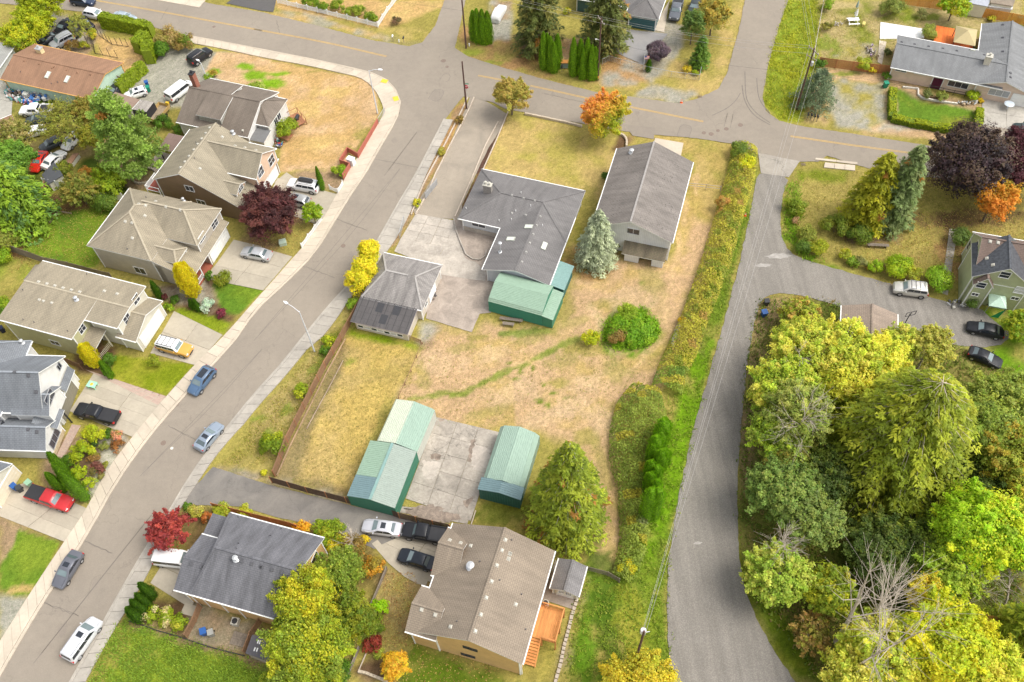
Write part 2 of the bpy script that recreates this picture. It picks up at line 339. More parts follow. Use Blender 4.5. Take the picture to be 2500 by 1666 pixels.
# --- the middle property
zone('F','1160,266 1240,272 1340,298 1430,320 1415,345 1395,420 1380,460 1330,450 1100,395 1130,330',GOLD,(.35,.29,.08),soft=.2,jit=.3,an=.58)
zone('F','1430,300 1570,315 1690,330 1680,345 1640,520 1590,640 1540,640 1570,420 1560,350 1440,330',(.42,.30,.11),OLIVE)
zone('F','900,930 960,790 1000,750 1090,770 1120,745 1280,770 1300,700 1320,560 1400,560 1440,600 1550,590 1600,500 1640,520 1600,640 1545,780 1520,880 1410,930 1400,1020 1425,1180 1425,1310 1380,1320 1385,1180 1300,1010 1230,990 1140,990 990,965',TANP,(.40,.28,.12),soft=.9,an=.56)
for b in((1355,455,22,50,OLIVE),(1290,700,30,40,OLIVE),(1335,560,16,50,(.20,.19,.03)),(1200,765,60,9,GREEN),(1330,790,30,20,OLIVE),(1560,520,22,90,GOLD),(1620,420,22,90,GOLD),(1400,700,40,14,OLIVE),(1475,650,10,5,GREEN),
(1520,700,20,60,(.44,.31,.17)),(1360,800,60,20,OLIVE),(1500,780,30,40,OLIVE),(1280,880,30,12,OLIVE),(1150,800,60,20,(.45,.31,.13)),(1345,1000,30,20,OLIVE),(1395,1250,16,60,GOLD),(1395,1120,30,60,(.46,.30,.16)),
(1160,1175,60,25,(.12,.15,.02)),(1200,1150,50,20,(.16,.16,.02)),(1100,775,30,8,OLIVE)):blob('F',*b[:4],b[4],.75)
for b in((1040,906,22,6),(1105,882,20,4,20),(1150,862,18,4,22),(1210,838,14,4,25),(1265,806,13,6,25),(1195,855,7,5),(1225,845,6,5),(1185,870,10,6),(1270,903,10,5),(1250,885,6,4),(1240,920,10,6),(1260,930,7,10),(1170,835,6,3),(1300,915,9,5)):
 blob('F',*b[:4],(.13,.19,.015),.95,b[4]if len(b)>4 else 0,.8)
blob('F',1440,760,62,58,(.13,.25,.012),.95)
for x,y in((1575,480),(1560,560),(1545,640),(1530,720),(1500,800),(1450,850),(1390,880),(1600,420)):blob('F',x,y,8,38,(.55,.37,.22),.6,-12 if y<780 else-55)
for x,y,a in((960,915,10),(1010,905,5),(1050,905,0),(1090,888,22),(1130,870,22),(1165,852,25),(1205,838,25),(1240,818,28),(1275,800,30),(1310,785,20)):blob('F',x,y,30,7,(.21,.24,.05),.8,a)
for x,y,rx,ry in((1000,830,50,30),(1120,815,60,22),(1350,880,50,24),(1250,960,70,20),(1380,960,30,40),(1450,690,60,30),(1390,760,16,60),(1180,900,60,30),(1320,930,50,30)):blob('F',x,y,rx,ry,(.53,.37,.245),.6,20)
for x,y,rx,ry in((1060,800,40,12),(1300,830,40,16),(1420,850,30,30),(970,870,16,40),(1130,945,60,10),(1380,1060,16,50),(1500,640,30,40),(1320,740,50,12),(1220,780,40,12)):blob('F',x,y,rx,ry,(.30,.25,.085),.6,10)
zone('F','800,752 965,792 955,830 880,950 800,1135 675,1098 690,1010 760,880',GOLD,(.42,.30,.10),soft=.3,jit=.5)
zone('F','800,752 965,792 955,806 800,772',(.19,.26,.01),soft=.5);
for b in((770,800,9,30,OLIVE),(805,830,14,8,LIME),(900,860,60,25,(.38,.28,.09)),(730,950,20,60,(.50,.36,.13)),(880,950,12,40,OLIVE)):blob('F',*b[:4],b[4],.7)
zone('F','795,765 775,800 640,1060 632,1098 800,1140 810,1128 690,1095 700,1010 790,840',(.26,.20,.10),MULCH)
zone('F','822,690 810,730 640,1050 618,1098 500,1078 520,1040 590,960 760,760',(.35,.27,.11),OLIVE)
for b in((720,850,14,10),(740,830,16,22),(620,1000,16,14),(540,1085,20,10),(600,960,20,8),(660,940,16,14),(690,900,12,8),(770,770,20,8),(800,740,12,6)):blob('F',*b,(.15,.22,.02),.7)
zone('F','1055,225 1085,240 1000,400 910,560 895,575 880,560 960,420',DIRT,LEAFL)
zone('A1','2180,1080 2262,1000 2040,1520 1950,1568',(.10,.055,.045),soft=.1,jit=.1);zone('B1','1990,30 2010,60 1820,450 1785,450 1940,150',(.12,.06,.05),soft=.1,jit=.1)
zone('F','960,735 1000,740 1010,760 985,790 960,790',DIRT,GRAVEL)
zone('F','1270,560 1330,570 1400,600 1390,650 1310,640',LEAFL,OLIVE)
zone('F','1420,310 1450,315 1440,345 1400,350',(.32,.20,.12),MULCH)
zone('F','1735,385 1742,430 1700,560 1650,760 1600,960 1550,1200 1530,1350 1545,1568 1540,1700 1290,1700 1320,1400 1345,1310 1430,1320 1460,1200 1500,1000 1560,830 1610,700 1650,600 1690,450',(.14,.20,.02),OLIVE,an=.6)
zone('F','1590,820 1640,780 1600,960 1560,1150 1500,1300 1480,1290 1500,1180 1540,960',(.15,.27,.01))
for b in((1390,1400,30,100,(.06,.12,.01)),(1460,1430,40,60,(.25,.25,.03)),(1350,1500,20,60,(.10,.22,.01)),(1600,780,14,30,(.34,.28,.12)),(1585,880,14,30,OLIVE),(1500,1400,20,100,(.16,.22,.02))):blob('F',*b[:4],b[4],.8)
zone('F','1330,1330 1355,1330 1290,1568 1260,1568',(.33,.26,.15),OLIVE)
zone('F','1240,1400 1300,1400 1270,1568 1220,1600',(.26,.23,.05),OLIVE)
# --- left row of houses
zone('F','60,430 150,450 250,480 200,500 90,520 60,600 0,600 0,560',MULCH,(.22,.12,.06))
zone('F','95,505 170,485 272,468 228,612 190,620 45,582',(.10,.19,.02),(.15,.22,.02),soft=.3,jit=.4)
zone('F','0,590 90,605 40,660 0,670',LIME,OLIVE)
zone('F','0,420 60,440 50,520 0,520',MULCH)
zone('F','285,395 350,410 330,440 290,430',DIRT)
zone('F','545,565 600,475 700,470 740,500 690,585 640,590',(.24,.15,.09),OLIVE)
zone('F','640,575 700,580 730,500 700,560',OLIVE)
zone('F','700,385 800,400 780,440 720,430 660,400',OLIVE,DIRT)
zone('F','340,660 480,640 530,760 400,700',MULCH,GRAVEL)
zone('F','490,650 532,634 610,665 545,725 512,722',(.10,.19,.02),(.14,.21,.02),soft=.15,jit=.2)
zone('F','408,708 440,712 532,742 516,768 404,735',(.19,.24,.015),(.25,.26,.03),soft=.15,jit=.2)
zone('F','530,742 512,722 545,725',MULCH)
zone('F','180,760 260,800 250,870 170,850',MULCH,DIRT)
zone('F','270,815 350,825 447,838 382,910 252,870 258,830',(.18,.22,.012),(.26,.25,.03),soft=.15,jit=.25)
zone('F','150,1000 300,1000 290,1040 230,1110 190,1165 100,1130 90,1060',MULCH,DIRT)
zone('F','240,1000 290,1010 250,1110 200,1160 190,1130',(.42,.39,.34))
zone('F','0,1180 60,1210 30,1290 0,1290',DIRT,(.38,.27,.17))
zone('F','48,1212 150,1242 135,1262 60,1240',DIRT,MULCH)
zone('F','42,1215 70,1225 140,1245 75,1365 30,1368 0,1350 0,1300 30,1250',(.12,.20,.02),(.17,.23,.025),soft=.15,jit=.25);blob('F',60,1355,35,8,TAN,.8)
zone('F','0,1370 60,1378 0,1568',(.33,.31,.28))
# --- bottom middle
zone('F','290,1420 350,1440 600,1530 640,1700 140,1700 210,1560 250,1440',(.14,.21,.02),(.20,.25,.025),soft=.4)
zone('F','265,1425 300,1400 460,1470 600,1520 590,1540 430,1480 290,1440',MULCH,DIRT)
for b in((270,1480,25,50,OLIVE),(330,1500,30,20,(.24,.25,.05)),(230,1540,16,40,OLIVE)):blob('F',*b[:4],b[4],.8)
zone('F','340,1390 450,1380 460,1450 360,1440',MULCH)
zone('F','440,1380 630,1450 600,1520 430,1465',(.28,.23,.17),DIRT)
zone('F','420,1160 640,1200 800,1230 850,1260 900,1330 860,1360 780,1330 640,1230 500,1200 430,1280 410,1230',(.22,.17,.06),MULCH)
zone('F','880,1300 985,1340 940,1440 900,1568 830,1568 850,1400',(.34,.24,.12),OLIVE)
zone('F','950,1480 1200,1568 1210,1700 900,1700 930,1500',(.10,.15,.012),OLIVE,an=.6)
zone('F','800,1540 940,1490 900,1568',DIRT,MULCH)
zone('F','500,1075 620,1098 800,1145 1030,1205 1030,1215 800,1160 620,1112',(.30,.26,.22),DIRT)
n5=np.random.default_rng(9).random(GX.shape);CO*=(.86+.28*n5[...,None]);CO=np.clip(CO,.01,.8)
ny,nx=GX.shape;idx=np.arange(nx*ny).reshape(ny,nx)
Q=np.stack([idx[:-1,:-1],idx[:-1,1:],idx[1:,1:],idx[1:,:-1]],-1).reshape(-1,4)
me=bpy.data.meshes.new('ground');me.vertices.add(nx*ny);me.vertices.foreach_set('co',np.stack([GX,GY,(n3-.5)*.10-.06],-1).astype(np.float32).ravel())
me.loops.add(len(Q)*4);me.loops.foreach_set('vertex_index',Q.ravel().astype(np.int32));me.polygons.add(len(Q));me.polygons.foreach_set('loop_start',np.arange(0,len(Q)*4,4,dtype=np.int32))
me.update(calc_edges=True);ca=me.color_attributes.new('Col','FLOAT_COLOR','POINT');ca.data.foreach_set('color',np.concatenate([CO,np.ones(GX.shape+(1,))],-1).astype(np.float32).ravel())
me.polygons.foreach_set('use_smooth',[True]*len(Q))
def groundmat():
 m,t,p,o=base('grass_and_soil');at=nd(t,'ShaderNodeAttribute',attribute_name='Col');co=coords(t,world=True)
 a=scl(t,at.outputs['Color'],ramp(t,noise(t,co,2.4,6,.8),.32,.68,(.70,.74,.66,1),(1.2,1.17,1.15,1)))
 a=scl(t,a,ramp(t,noise(t,co,8,4,.8),.32,.68,(.62,.68,.58,1),(1.3,1.27,1.25,1)))
 vo=nd(t,'ShaderNodeTexVoronoi',i_Scale=2.1,i_Randomness=1.0);t.links.new(co,vo.inputs['Vector'])
 sp=ramp(t,vo.outputs['Distance'],.10,.24,(.50,.60,.35,1),(1,1,1,1));k=ramp(t,noise(t,co,.22,3),.42,.6)
 a=scl(t,a,mix(t,k,(1,1,1),sp));t.links.new(a,p.inputs['Base Color']);p.inputs['Roughness'].default_value=.95;p.inputs['Specular IOR Level'].default_value=.1
 bump(t,p,noise(t,co,9,5,.8),.5,.08);return m
me.materials.append(groundmat());tag(link('ground',me),kind='structure')
# ================================================================ PAVED SURFACES
ASPH=asphalt('asphalt_road',(.275,.235,.188),(.245,.21,.17));ASPH2=asphalt('asphalt_grey',(.27,.232,.185),(.33,.28,.22),.25,.16);ASPHD=asphalt('asphalt_dark',(.155,.143,.13),(.225,.205,.18),.3,.14)
BLACKTOP=asphalt('blacktop',(.09,.085,.085),(.10,.095,.09));CONC=concrete('concrete',(.53,.455,.36),.14,False);CONCG=concrete('concrete_grey',(.40,.365,.315),.2,False)
CONCD=concrete('concrete_driveway',(.42,.37,.29),.14,False);OLDC=concrete('old_concrete',(.46,.41,.35),.30,False,1.6);OLDC2=concrete('aggregate_concrete',(.36,.30,.25),.3,False,2);CRACKC=concrete('cracked_concrete',(.40,.355,.30),.36,True,1.4)
def gravelmat():
 m,t,p,o=base('gravel');co=coords(t,world=True);vo=nd(t,'ShaderNodeTexVoronoi',i_Scale=7.0);t.links.new(co,vo.inputs['Vector'])
 a=mix(t,ramp(t,noise(t,co,.35,6,.7,.5),.3,.7),(.235,.213,.186),(.275,.252,.222))
 a=scl(t,a,ramp(t,noise(t,co,7,5,.8),.3,.7,(.76,)*3+(1,),(1.2,)*3+(1,)));a=scl(t,a,ramp(t,vo.outputs['Distance'],0,.6,(1.12,)*3+(1,),(.82,)*3+(1,)))
 mp=nd(t,'ShaderNodeMapping');mp.inputs['Rotation'].default_value=(0,0,R(-8));mp.inputs['Scale'].default_value=(1.0,.05,1);t.links.new(co,mp.inputs[0])
 a=scl(t,a,ramp(t,noise(t,mp.outputs[0],1.1,3),.35,.65,(.88,)*3+(1,),(1.1,)*3+(1,)))
 t.links.new(a,p.inputs['Base Color']);p.inputs['Roughness'].default_value=.95;bump(t,p,vo.outputs['Distance'],.6,.04);return m
GRAV=gravelmat()
def ragged(P,jit,step=.6):
 out=[];n=len(P)
 for i in range(n):
  a=np.array(P[i][:2]);b=np.array(P[(i+1)%n][:2]);L=np.linalg.norm(b-a);k=max(1,int(L/step));nrm=np.array([-(b-a)[1],(b-a)[0]])/(L+1e-9)
  for j in range(k):out.append(tuple(a+(b-a)*j/k+(nrm*random.uniform(-jit,jit)if j else 0)))
 return out
def smooth(P,it=2,closed=True):
 P=[np.array(p[:2],float)for p in P]
 for _ in range(it):
  n=len(P);Qs=[]
  for i in range(n if closed else n-1):
   a,b=P[i],P[(i+1)%n];Qs+=[a*.75+b*.25,a*.25+b*.75]
  if not closed:Qs=[P[0]]+Qs[1:-1]+[P[-1]]
  P=Qs
 return P
def sheet(name,P,z,mat,jit=0,parent=None,sm=0,kind='structure',th=.0):
 if sm:P=smooth(P,sm)
 if jit:P=ragged(P,jit,.25 if jit>.15 else.6)
 a=sum(P[i][0]*P[(i+1)%len(P)][1]-P[(i+1)%len(P)][0]*P[i][1]for i in range(len(P)))
 if a<0:P=P[::-1]
 if parent is not None:P=[(p[0]-parent.location[0],p[1]-parent.location[1])for p in P]
 b=MB()
 if th:b.prism(P,z-th,z)
 else:b.poly([(p[0],p[1],z)for p in P])
 o=b.build(name,mat,parent)
 if parent is None:tag(o,kind=kind)
 return o
Z0=.02
main_road=sheet('road',GP('F','-40,-30 0,8 110,18 235,33 330,55 420,85 600,116 712,138 838,166 877,179 903,202 918,229 918,248 908,278 884,316 858,360 835,403 812,433 770,500 724,577 678,626 629,672 580,716 486,838 419,910 357,981 306,1048 254,1126 228,1174 182,1257 115,1355 80,1410 -5,1555 -80,1700 110,1700 164,1566 236,1437 314,1300 337,1259 391,1176 427,1112 468,1051 515,994 559,939 587,904 639,850 686,791 763,696 804,655 835,614 871,552 923,459 957,406 1023,275 1050,240 1065,222 1130,235 1160,250 1250,268 1340,285 1420,300 1500,310 1600,318 1680,330 1720,345 1745,355 1835,372 1880,372 1900,358 2020,395 2250,420 2400,425 2400,362 2300,358 2100,330 1940,305 1850,292 1790,278 1760,255 1752,225 1765,150 1790,60 1815,-10 1830,-60 1730,-60 1712,0 1695,80 1670,170 1650,205 1600,228 1560,238 1370,212 1240,180 1130,148 1075,130 1045,110 1050,90 1070,0 1075,-40 1020,-40 1022,0 1000,60 970,98 940,107 850,92 740,62 600,28 480,8 380,-20'),Z0,ASPH,.06)
ln=MB()
def strip(P,w,z,b,dash=None):
 P=[np.array(p[:2],float)for p in P]
 for i in range(len(P)-1):
  d=P[i+1]-P[i];L=np.linalg.norm(d);d/=L;n=np.array([-d[1],d[0]])*w/2
  for q in range(max(1,int(L/2))):
   a=P[i]+d*L*q/max(1,int(L/2));c=P[i]+d*L*(q+1)/max(1,int(L/2));b.poly([(*(a-n),z),(*(c-n),z),(*(c+n),z),(*(a+n),z)])
YEL=plain('yellow_line_paint',(.54,.345,.095),.7,.2,2,world=True)
def offs(P,d):
 out=[]
 for i,p in enumerate(P):
  a=np.array(P[max(0,i-1)][:2]);b=np.array(P[min(len(P)-1,i+1)][:2]);v=(b-a)/np.linalg.norm(b-a);out.append(np.array(p[:2])+np.array([-v[1],v[0]])*d)
 return out
for s in(('A0','850,5 1400,100 2334,275'),('A1','0,262 600,370 1180,505'),('A1','1995,675 2334,738'),('A2','200,765 720,880'),('A2','1090,955 1740,1085'),('A3','255,1215 900,1310 1560,1395 2400,1500')):
 P=smooth(GP(*s),1,False)
 for d in(-.11,.11):
  b=MB();strip(offs(P,d),.095,Z0+.012,b);tag(b.build('road_line',YEL,main_road))
SEAL=plain('crack_sealant',(.16,.14,.12),.8);PATCH=asphalt('asphalt_patch',(.25,.215,.175),(.235,.20,.165));IRON=plain('cast_iron',(.20,.15,.12),.7,.2,8)
for s in(('A1','1550,885 1610,790 1705,810 1645,912 1550,885'),('A1','1650,720 1695,650 1755,670 1725,738 1650,720'),('A2','1505,1215 1540,1105 1645,1128 1612,1225'),('A2','1925,1130 1955,1010'),('A2','1980,1140 2005,1020'),
('A3','0,655 75,665'),('A1','1180,1230 1300,1000'),('C0','1250,1250 1500,1000 1900,620 2334,120'),('D0','300,1400 900,640 1350,80'),('B1','0,1540 500,1000 900,560 1300,10'),('A1','1160,1568 1450,1180')):
 b=MB();strip(ragged(smooth(GP(*s),1,False),0)[:-1],.05,Z0+.009,b);b.build('crack',SEAL,main_road)
TYRE_M=plain('tyre_mark',(.175,.152,.128),.8,.3,3,world=True)
for s,w_ in(('2085,760 2095,860 2130,950 2200,1040 2334,1115',.16),('2110,640 2115,860 2150,940 2220,1020 2334,1095',.14),('2215,700 2225,850 2260,930 2334,1010',.14),('2070,830 2030,900 1950,970 1820,1030',.12)):
 b=MB();strip(smooth(GP('A2',s),2,False),w_,Z0+.010,b);b.build('tyre_mark',TYRE_M,main_road)
for t,s in(('B1','660,430 1010,560'),('B1','310,830 720,980'),('C0','1500,800 1800,960'),('D0','600,250 1000,420'),('D0','330,840 700,980'),('A1','1080,1420 1490,1500'),('A1','200,180 230,300'),('A0','1500,60 1430,180'),('A2','300,830 700,920')):
 b=MB();strip(ragged(GP(t,s),.12,.5),.045,Z0+.009,b);b.build('crack',SEAL,main_road)
for t,x,y,r_ in(('B1',870,780,.9),('C0',1750,850,.8),('C0',1300,1200,.9),('D0',850,700,.8),('D0',560,1100,1.0),('A1',1250,1250,.9),('A2',400,840,.8),('A1',700,330,.9),('A2',1150,1010,.8),('A3',900,1340,.8)):
 c=G(t,x,y);sheet('oil_stain',[(c[0]+r_*math.cos(a)*random.uniform(.5,1.1)*.6,c[1]+r_*math.sin(a)*random.uniform(.5,1.1))for a in np.linspace(0,6.28,18)[:-1]],Z0+.007,PATCH,.03,main_road)
for s in(('A2','1040,1110 1310,1140 1300,1240 1110,1210'),('A2','1505,1215 1540,1105 1645,1128 1612,1225'),('A1','1550,885 1610,790 1705,810 1645,912')):
 sheet('patch',GP(*s),Z0+.005,PATCH,0,main_road)
def disc(t,x,y,r,name='manhole_cover',mat=IRON,par=main_road,z=Z0+.012):
 c=G(t,x,y);b=MB();b.lathe([(r*.98,-.03),(r,0),(r*.9,.012),(r*.86,.004),(r*.3,.006)],(c[0],c[1],z),18);return b.build(name,mat,par)
for a in(('B1',795,695,.35),('C0',1455,955,.35),('A2',1745,1185,.35),('A2',1810,1195,.4),('A2',1945,1150,.38),('A2',1870,1165,.3),('A1',1688,543,.45),('A1',1720,597,.3),('A2',2070,1115,.4),('A0',1905,240,.3)):disc(*a)
for t,x,y in(('C0',1572,612),('A3',370,1465),('A2',1712,862)):
 c=G(t,x,y);b=MB()
 for k in range(6):b.box(c[0]-.35+k*.12,c[0]-.30+k*.12,c[1]-.3,c[1]+.3,Z0,Z0+.03)
 b.build('drain_grate',IRON,main_road)
cp=MB();disc('C0',1530,1003,.2,'survey_cover',plain('pale_concrete_ring',(.6,.58,.52),.8),main_road)
sheet('lane_apron',GP('F','1742,352 1838,371 1812,408 1748,398'),Z0+.006,concrete('apron_concrete',(.32,.288,.245),.2,True),.03)
gr=sheet('gravel_road',GP('F','1748,396 1815,406 1800,440 1792,500 1796,545 1812,580 1850,597 1900,612 2000,640 2060,655 2150,690 2250,705 2280,735 2330,770 2290,800 2190,795 2060,752 1950,715 1890,690 1800,672 1760,680 1745,700 1722,790 1702,980 1693,1150 1700,1330 1760,1470 1850,1600 1900,1700 1545,1700 1540,1560 1530,1350 1548,1200 1588,1000 1640,825 1690,645 1722,500 1738,410'),.012,GRAV,.10,sm=1)
for t,x,y,rx,ry in(('B3',150,785,1.8,.5),('B2',2270,870,1.2,.35),('D2',1690,330,.5,.2)):
 c=G(t,x,y);sheet('pothole_fill',[(c[0]+rx*math.cos(a)*random.uniform(.7,1.2),c[1]+ry*math.sin(a)*random.uniform(.7,1.2))for a in np.linspace(0,6.28,22)[:-1]],.022,concrete('dusty_patch',(.37,.345,.315),.3,False,3),.03,gr)
sheet('driveway',GP('F','1080,222 1120,235 1165,262 1160,282 1120,345 1062,470 1062,505 955,498 950,480 1010,385 1070,250'),.014,ASPH2,.05)
shared=sheet('driveway',GP('F','490,1073 620,1115 800,1160 1030,1215 1020,1230 920,1235 860,1262 760,1215 640,1190 560,1165 430,1160 420,1148'),.016,ASPHD,.05)
sheet('driveway',GP('F','520,8 560,-20 640,-20 628,28 600,25'),Z0+.008,BLACKTOP,.02)
sheet('driveway',GP('F','1440,68 1535,78 1500,118 1480,150 1400,115'),.012,asphalt('asphalt_bluegrey',(.24,.235,.24),(.29,.275,.26)),.05)
sheet('driveway',GP('F','2262,268 2353,290 2353,335 2250,322'),.012,ASPH2,.1)
def bil(Q,u,v):a,b,c,d=[np.array(q[:2])for q in Q];return(a*(1-u)+b*u)*(1-v)+(d*(1-u)+c*u)*v
def slabs(name,Q,nu,nv,z,mat,gap=.03,th=.12,par=None,label=None):
 if par is None:par=empty(name,(*bil(Q,.5,.5),0));tag(par,label,kind='structure')
 o=np.array(par.location[:2])
 for i in range(nu):
  for j in range(nv):
   P=[bil(Q,(i+a)/nu,(j+b)/nv)for a,b in((0,0),(1,0),(1,1),(0,1))];c=sum(P)/4;P=[p+(c-p)/np.linalg.norm(c-p)*gap for p in P]
   if(P[1]-P[0])[0]*(P[2]-P[1])[1]-(P[1]-P[0])[1]*(P[2]-P[1])[0]<0:P=P[::-1]
   b=MB();b.prism([p-o for p in P],-th,z+random.uniform(-.004,.004));b.build('slab',mat,par)
 return par
def walk(name,A,B,n,z,mat,gap=.03,par=None,piece='slab',th=.12,label=None):
 A=[np.array(p[:2])for p in A];B=[np.array(p[:2])for p in B]
 def res(P,n):
  L=np.concatenate([[0],np.cumsum([np.linalg.norm(P[i+1]-P[i])for i in range(len(P)-1)])]);s=np.linspace(0,L[-1],n+1)
  return[np.array([np.interp(k,L,[p[0]for p in P]),np.interp(k,L,[p[1]for p in P])])for k in s]
 a,b=res(A,n),res(B,n)
 if par is None:par=empty(name,(*((a[n//2]+b[n//2])/2),0));tag(par,label,kind='structure')
 o=np.array(par.location[:2])
 for i in range(n):
  P=[a[i],a[i+1],b[i+1],b[i]];c=sum(P)/4;P=[p+(c-p)/np.linalg.norm(c-p)*gap-o for p in P]
  if(P[1]-P[0])[0]*(P[2]-P[1])[1]-(P[1]-P[0])[1]*(P[2]-P[1])[0]<0:P=P[::-1]
  m=MB();m.prism(P,-th,z+random.uniform(-.004,.004));m.build(piece,mat,par)
 return par
def both(name,A,B,nA,z,mat,cw=.38):
 A=smooth(A,2,False);B=smooth(B,2,False);s=1 if(B[0]-A[0])@np.array([-(A[1]-A[0])[1],(A[1]-A[0])[0]])>0 else-1
 K=offs(A,s*cw);K1=offs(A,s*.16)
 p=walk(name,K,B,nA,z,mat);walk('kerb',A,K1,max(2,nA//2),z+.01,mat,.012,p,'kerb');walk('kerb',K1,offs(A,s*(cw-.02)),max(2,nA//2),z-.02,mat,.01,p,'gutter');return p
both('sidewalk',GP('A0','1700,322 2000,375 2334,440')+GP('A1','500,522 1000,632 1150,680 1250,770 1310,880 1310,960 1270,1080 1180,1230 1080,1400 990,1568')+GP('B1','900,190 740,450 560,750 380,940 190,1120 0,1290')+GP('C0','2140,0 1900,265 1640,545 1400,820 1200,1080 1000,1380 900,1568')+GP('D0','720,370 460,750 330,960 0,1520 -150,1800'),
GP('A0','1690,385 2000,440 2334,515')+GP('A1','500,590 800,660 960,695 1070,790 1130,900 1165,1000 1100,1120 925,1410 860,1480')+GP('B1','860,0 740,230 610,470 430,715 350,800 110,1075 0,1195')+GP('C0','2000,0 1750,240 1490,530 1280,780 1050,1060 880,1320 760,1568')+GP('D0','570,320 260,790 60,1110 -200,1520'),92,.10,CONC)
both('sidewalk',GP('A1','1690,1060 1430,1568')+GP('B1','1300,280 1100,640 960,880 840,1040 680,1200 380,1568')+GP('C1','200,300 0,510')+GP('C0','2150,650 1980,860 1800,1080 1640,1320 1500,1568')+GP('D0','1290,370 1200,530 1030,820 900,1060 620,1560 540,1700'),
GP('A1','1775,1070 1560,1500')+GP('B1','1510,120 1380,440 1200,740 1000,960 890,1120 700,1400 560,1568')+GP('C1','520,60 300,340 0,670')+GP('C0','2210,750 2060,905 1890,1110 1720,1370 1590,1568')+GP('D0','1430,370 1350,545 1180,850 1020,1090 760,1568 700,1700'),60,.10,CONCG)
slabs('driveway',GP('B1','200,240 400,120 700,330 600,470'),2,2,.03,CONCD);slabs('driveway',GP('B1','90,330 210,90 760,240 600,520'),2,2,.022,CONCD);slabs('driveway',GP('B1','180,130 290,40 420,130 400,200'),1,1,.024,CONCD)
slabs('driveway',GP('B0','1890,905 2080,640 2334,700 2334,770')+[],1,1,.022,CONCD)
slabs('driveway',GP('F','470,640 540,552 672,590 605,668'),3,2,.03,CONCD)
slabs('driveway',GP('F','345,812 400,715 512,770 450,840'),2,2,.03,CONCD)
slabs('driveway',GP('F','160,945 215,858 408,925 330,1015'),4,2,.03,CONCD)
slabs('driveway',GP('F','-30,1175 70,1110 225,1180 160,1250'),3,2,.03,CONCD)
slabs('driveway',GP('F','0,1130 70,1105 60,1135 -20,1180'),1,1,.024,CONCD)
slabs('driveway',GP('F','345,1340 395,1262 480,1290 440,1400'),2,2,.03,CONCD)
dw=slabs('driveway',GP('F','862,1258 930,1228 1045,1245 1010,1352'),3,2,.028,CONCD)
sheet('driveway_edge',GP('D1','1050,335 1100,300 1250,470 1400,560 1560,640 1530,712 1450,690 1340,630 1200,510 1130,430'),.03,CONCD,0,dw)
slabs('driveway',GP('A3','1960,870 2400,940 2400,1190 1960,1110'),2,2,.03,concrete('concrete_ranch_drive',(.43,.40,.35),.25,False,1.5))
slabs('driveway',GP('A2','1310,1230 1565,1275 1540,1395 1280,1335'),1,1,.03,CONC)
for i,s in enumerate(('1440,410 1790,470 1700,705 1310,625','1310,625 1700,705 1590,880 1250,745','1700,705 1860,760 1900,990 1600,940 1590,880','1790,470 1830,600 1890,760 1860,760 1700,705','1860,760 1980,830 2070,920 2060,1010 1900,990')):
 sheet('slab',GP('B1',s),.03+.003*i,OLDC,.02)if i else None
 if i==0:yard=slabs('concrete_yard',GP('B1',s),3,3,.03,OLDC)
sheet('patio_slab',GP('B1','1600,930 1900,960 2070,900 2140,1000 2110,1290 2010,1300 1940,1465 1530,1340'),.026,OLDC2,.04)
sheet('patio_slab',GP('B1','1780,455 2200,560 2120,760 2070,930 1960,830 1870,760'),.045,OLDC2,.02)
disc('B1',1965,760,1.55,'patio_circle',OLDC2,None,.075)['kind']='structure'
slabs('shed_forecourt',GP('C1','1625,725 2190,860 1930,1650 1350,1450'),3,5,.03,CRACKC,.025)
slabs('shed_forecourt_end',GP('D1','1290,0 1930,60 1900,160 1290,55'),3,1,.026,CRACKC,.025)
slabs('patio',GP('D2','420,480 640,560 575,920 300,830'),1,2,.03,OLDC2)
slabs('walkway',GP('B3','1670,545 1745,548 1655,1135 1590,1110'),1,9,.04,OLDC)
slabs('street_corner_walk',GP('A3','560,1450 830,1475 830,1525 550,1495'),3,1,.10,CONC);slabs('street_corner_walk',GP('A3','480,1410 850,1450 850,1470 470,1425'),2,1,.11,CONC,.02)
slabs('patio',GP('E','0,1390 150,1150 420,1230 160,1500'),2,2,.03,OLDC2)
slabs('walkway',GP('D0','1650,860 1790,900 1740,990 1605,955'),1,1,.04,CONCD)
slabs('walkway',GP('A2','1330,190 1440,0 1390,290 1300,270'),1,2,.03,CONC)
slabs('parking_pad',GP('A0','-60,700 120,760 100,1070 -60,1050'),1,2,.03,concrete('pale_grey_concrete',(.42,.40,.35),.2,False,2))
slabs('walkway',GP('A3','1045,360 1110,375 1070,575 1030,555'),1,5,.035,CONC)
slabs('kennel_pad',GP('A3','1055,200 1440,260 1445,345 1050,350'),4,1,.08,plain('white_canopy_sheet',(.78,.78,.78),.5,.05))
slabs('sidewalk',GP('A0','1420,0 1830,5 1775,70 1370,0'),3,1,.08,CONC)
STAIN=concrete('mossy_stain',(.31,.245,.195),.5,False,4);PALE=concrete('pale_patch',(.46,.405,.35),.25,False,3)
sf=[o for o in bpy.data.objects if o.name.startswith('shed_forecourt')][0]
for t,c,m_,z in(('C1','1500,1110 1665,1130 1600,1290 1505,1250',PALE,.038),('C1','1930,960 2110,1000 2080,1180 1960,1200 1920,1090',PALE,.038),('C1','1560,1050 1690,1060 1640,1110 1570,1090',STAIN,.042),('C1','1930,930 1970,925 1930,1130 1900,1120',STAIN,.044),('D1','1330,20 1600,30 1820,70 1850,120 1700,150 1500,120 1370,70',STAIN,.04),('C1','1400,1530 1560,1500 1700,1540 1560,1580 1420,1570',STAIN,.041),('C1','1860,1470 1950,1430 1900,1540',STAIN,.041),('C1','1640,740 1700,735 1690,760 1650,765',STAIN,.041)):
 sheet('patch',GP(t,c),z,m_,.16,sf)
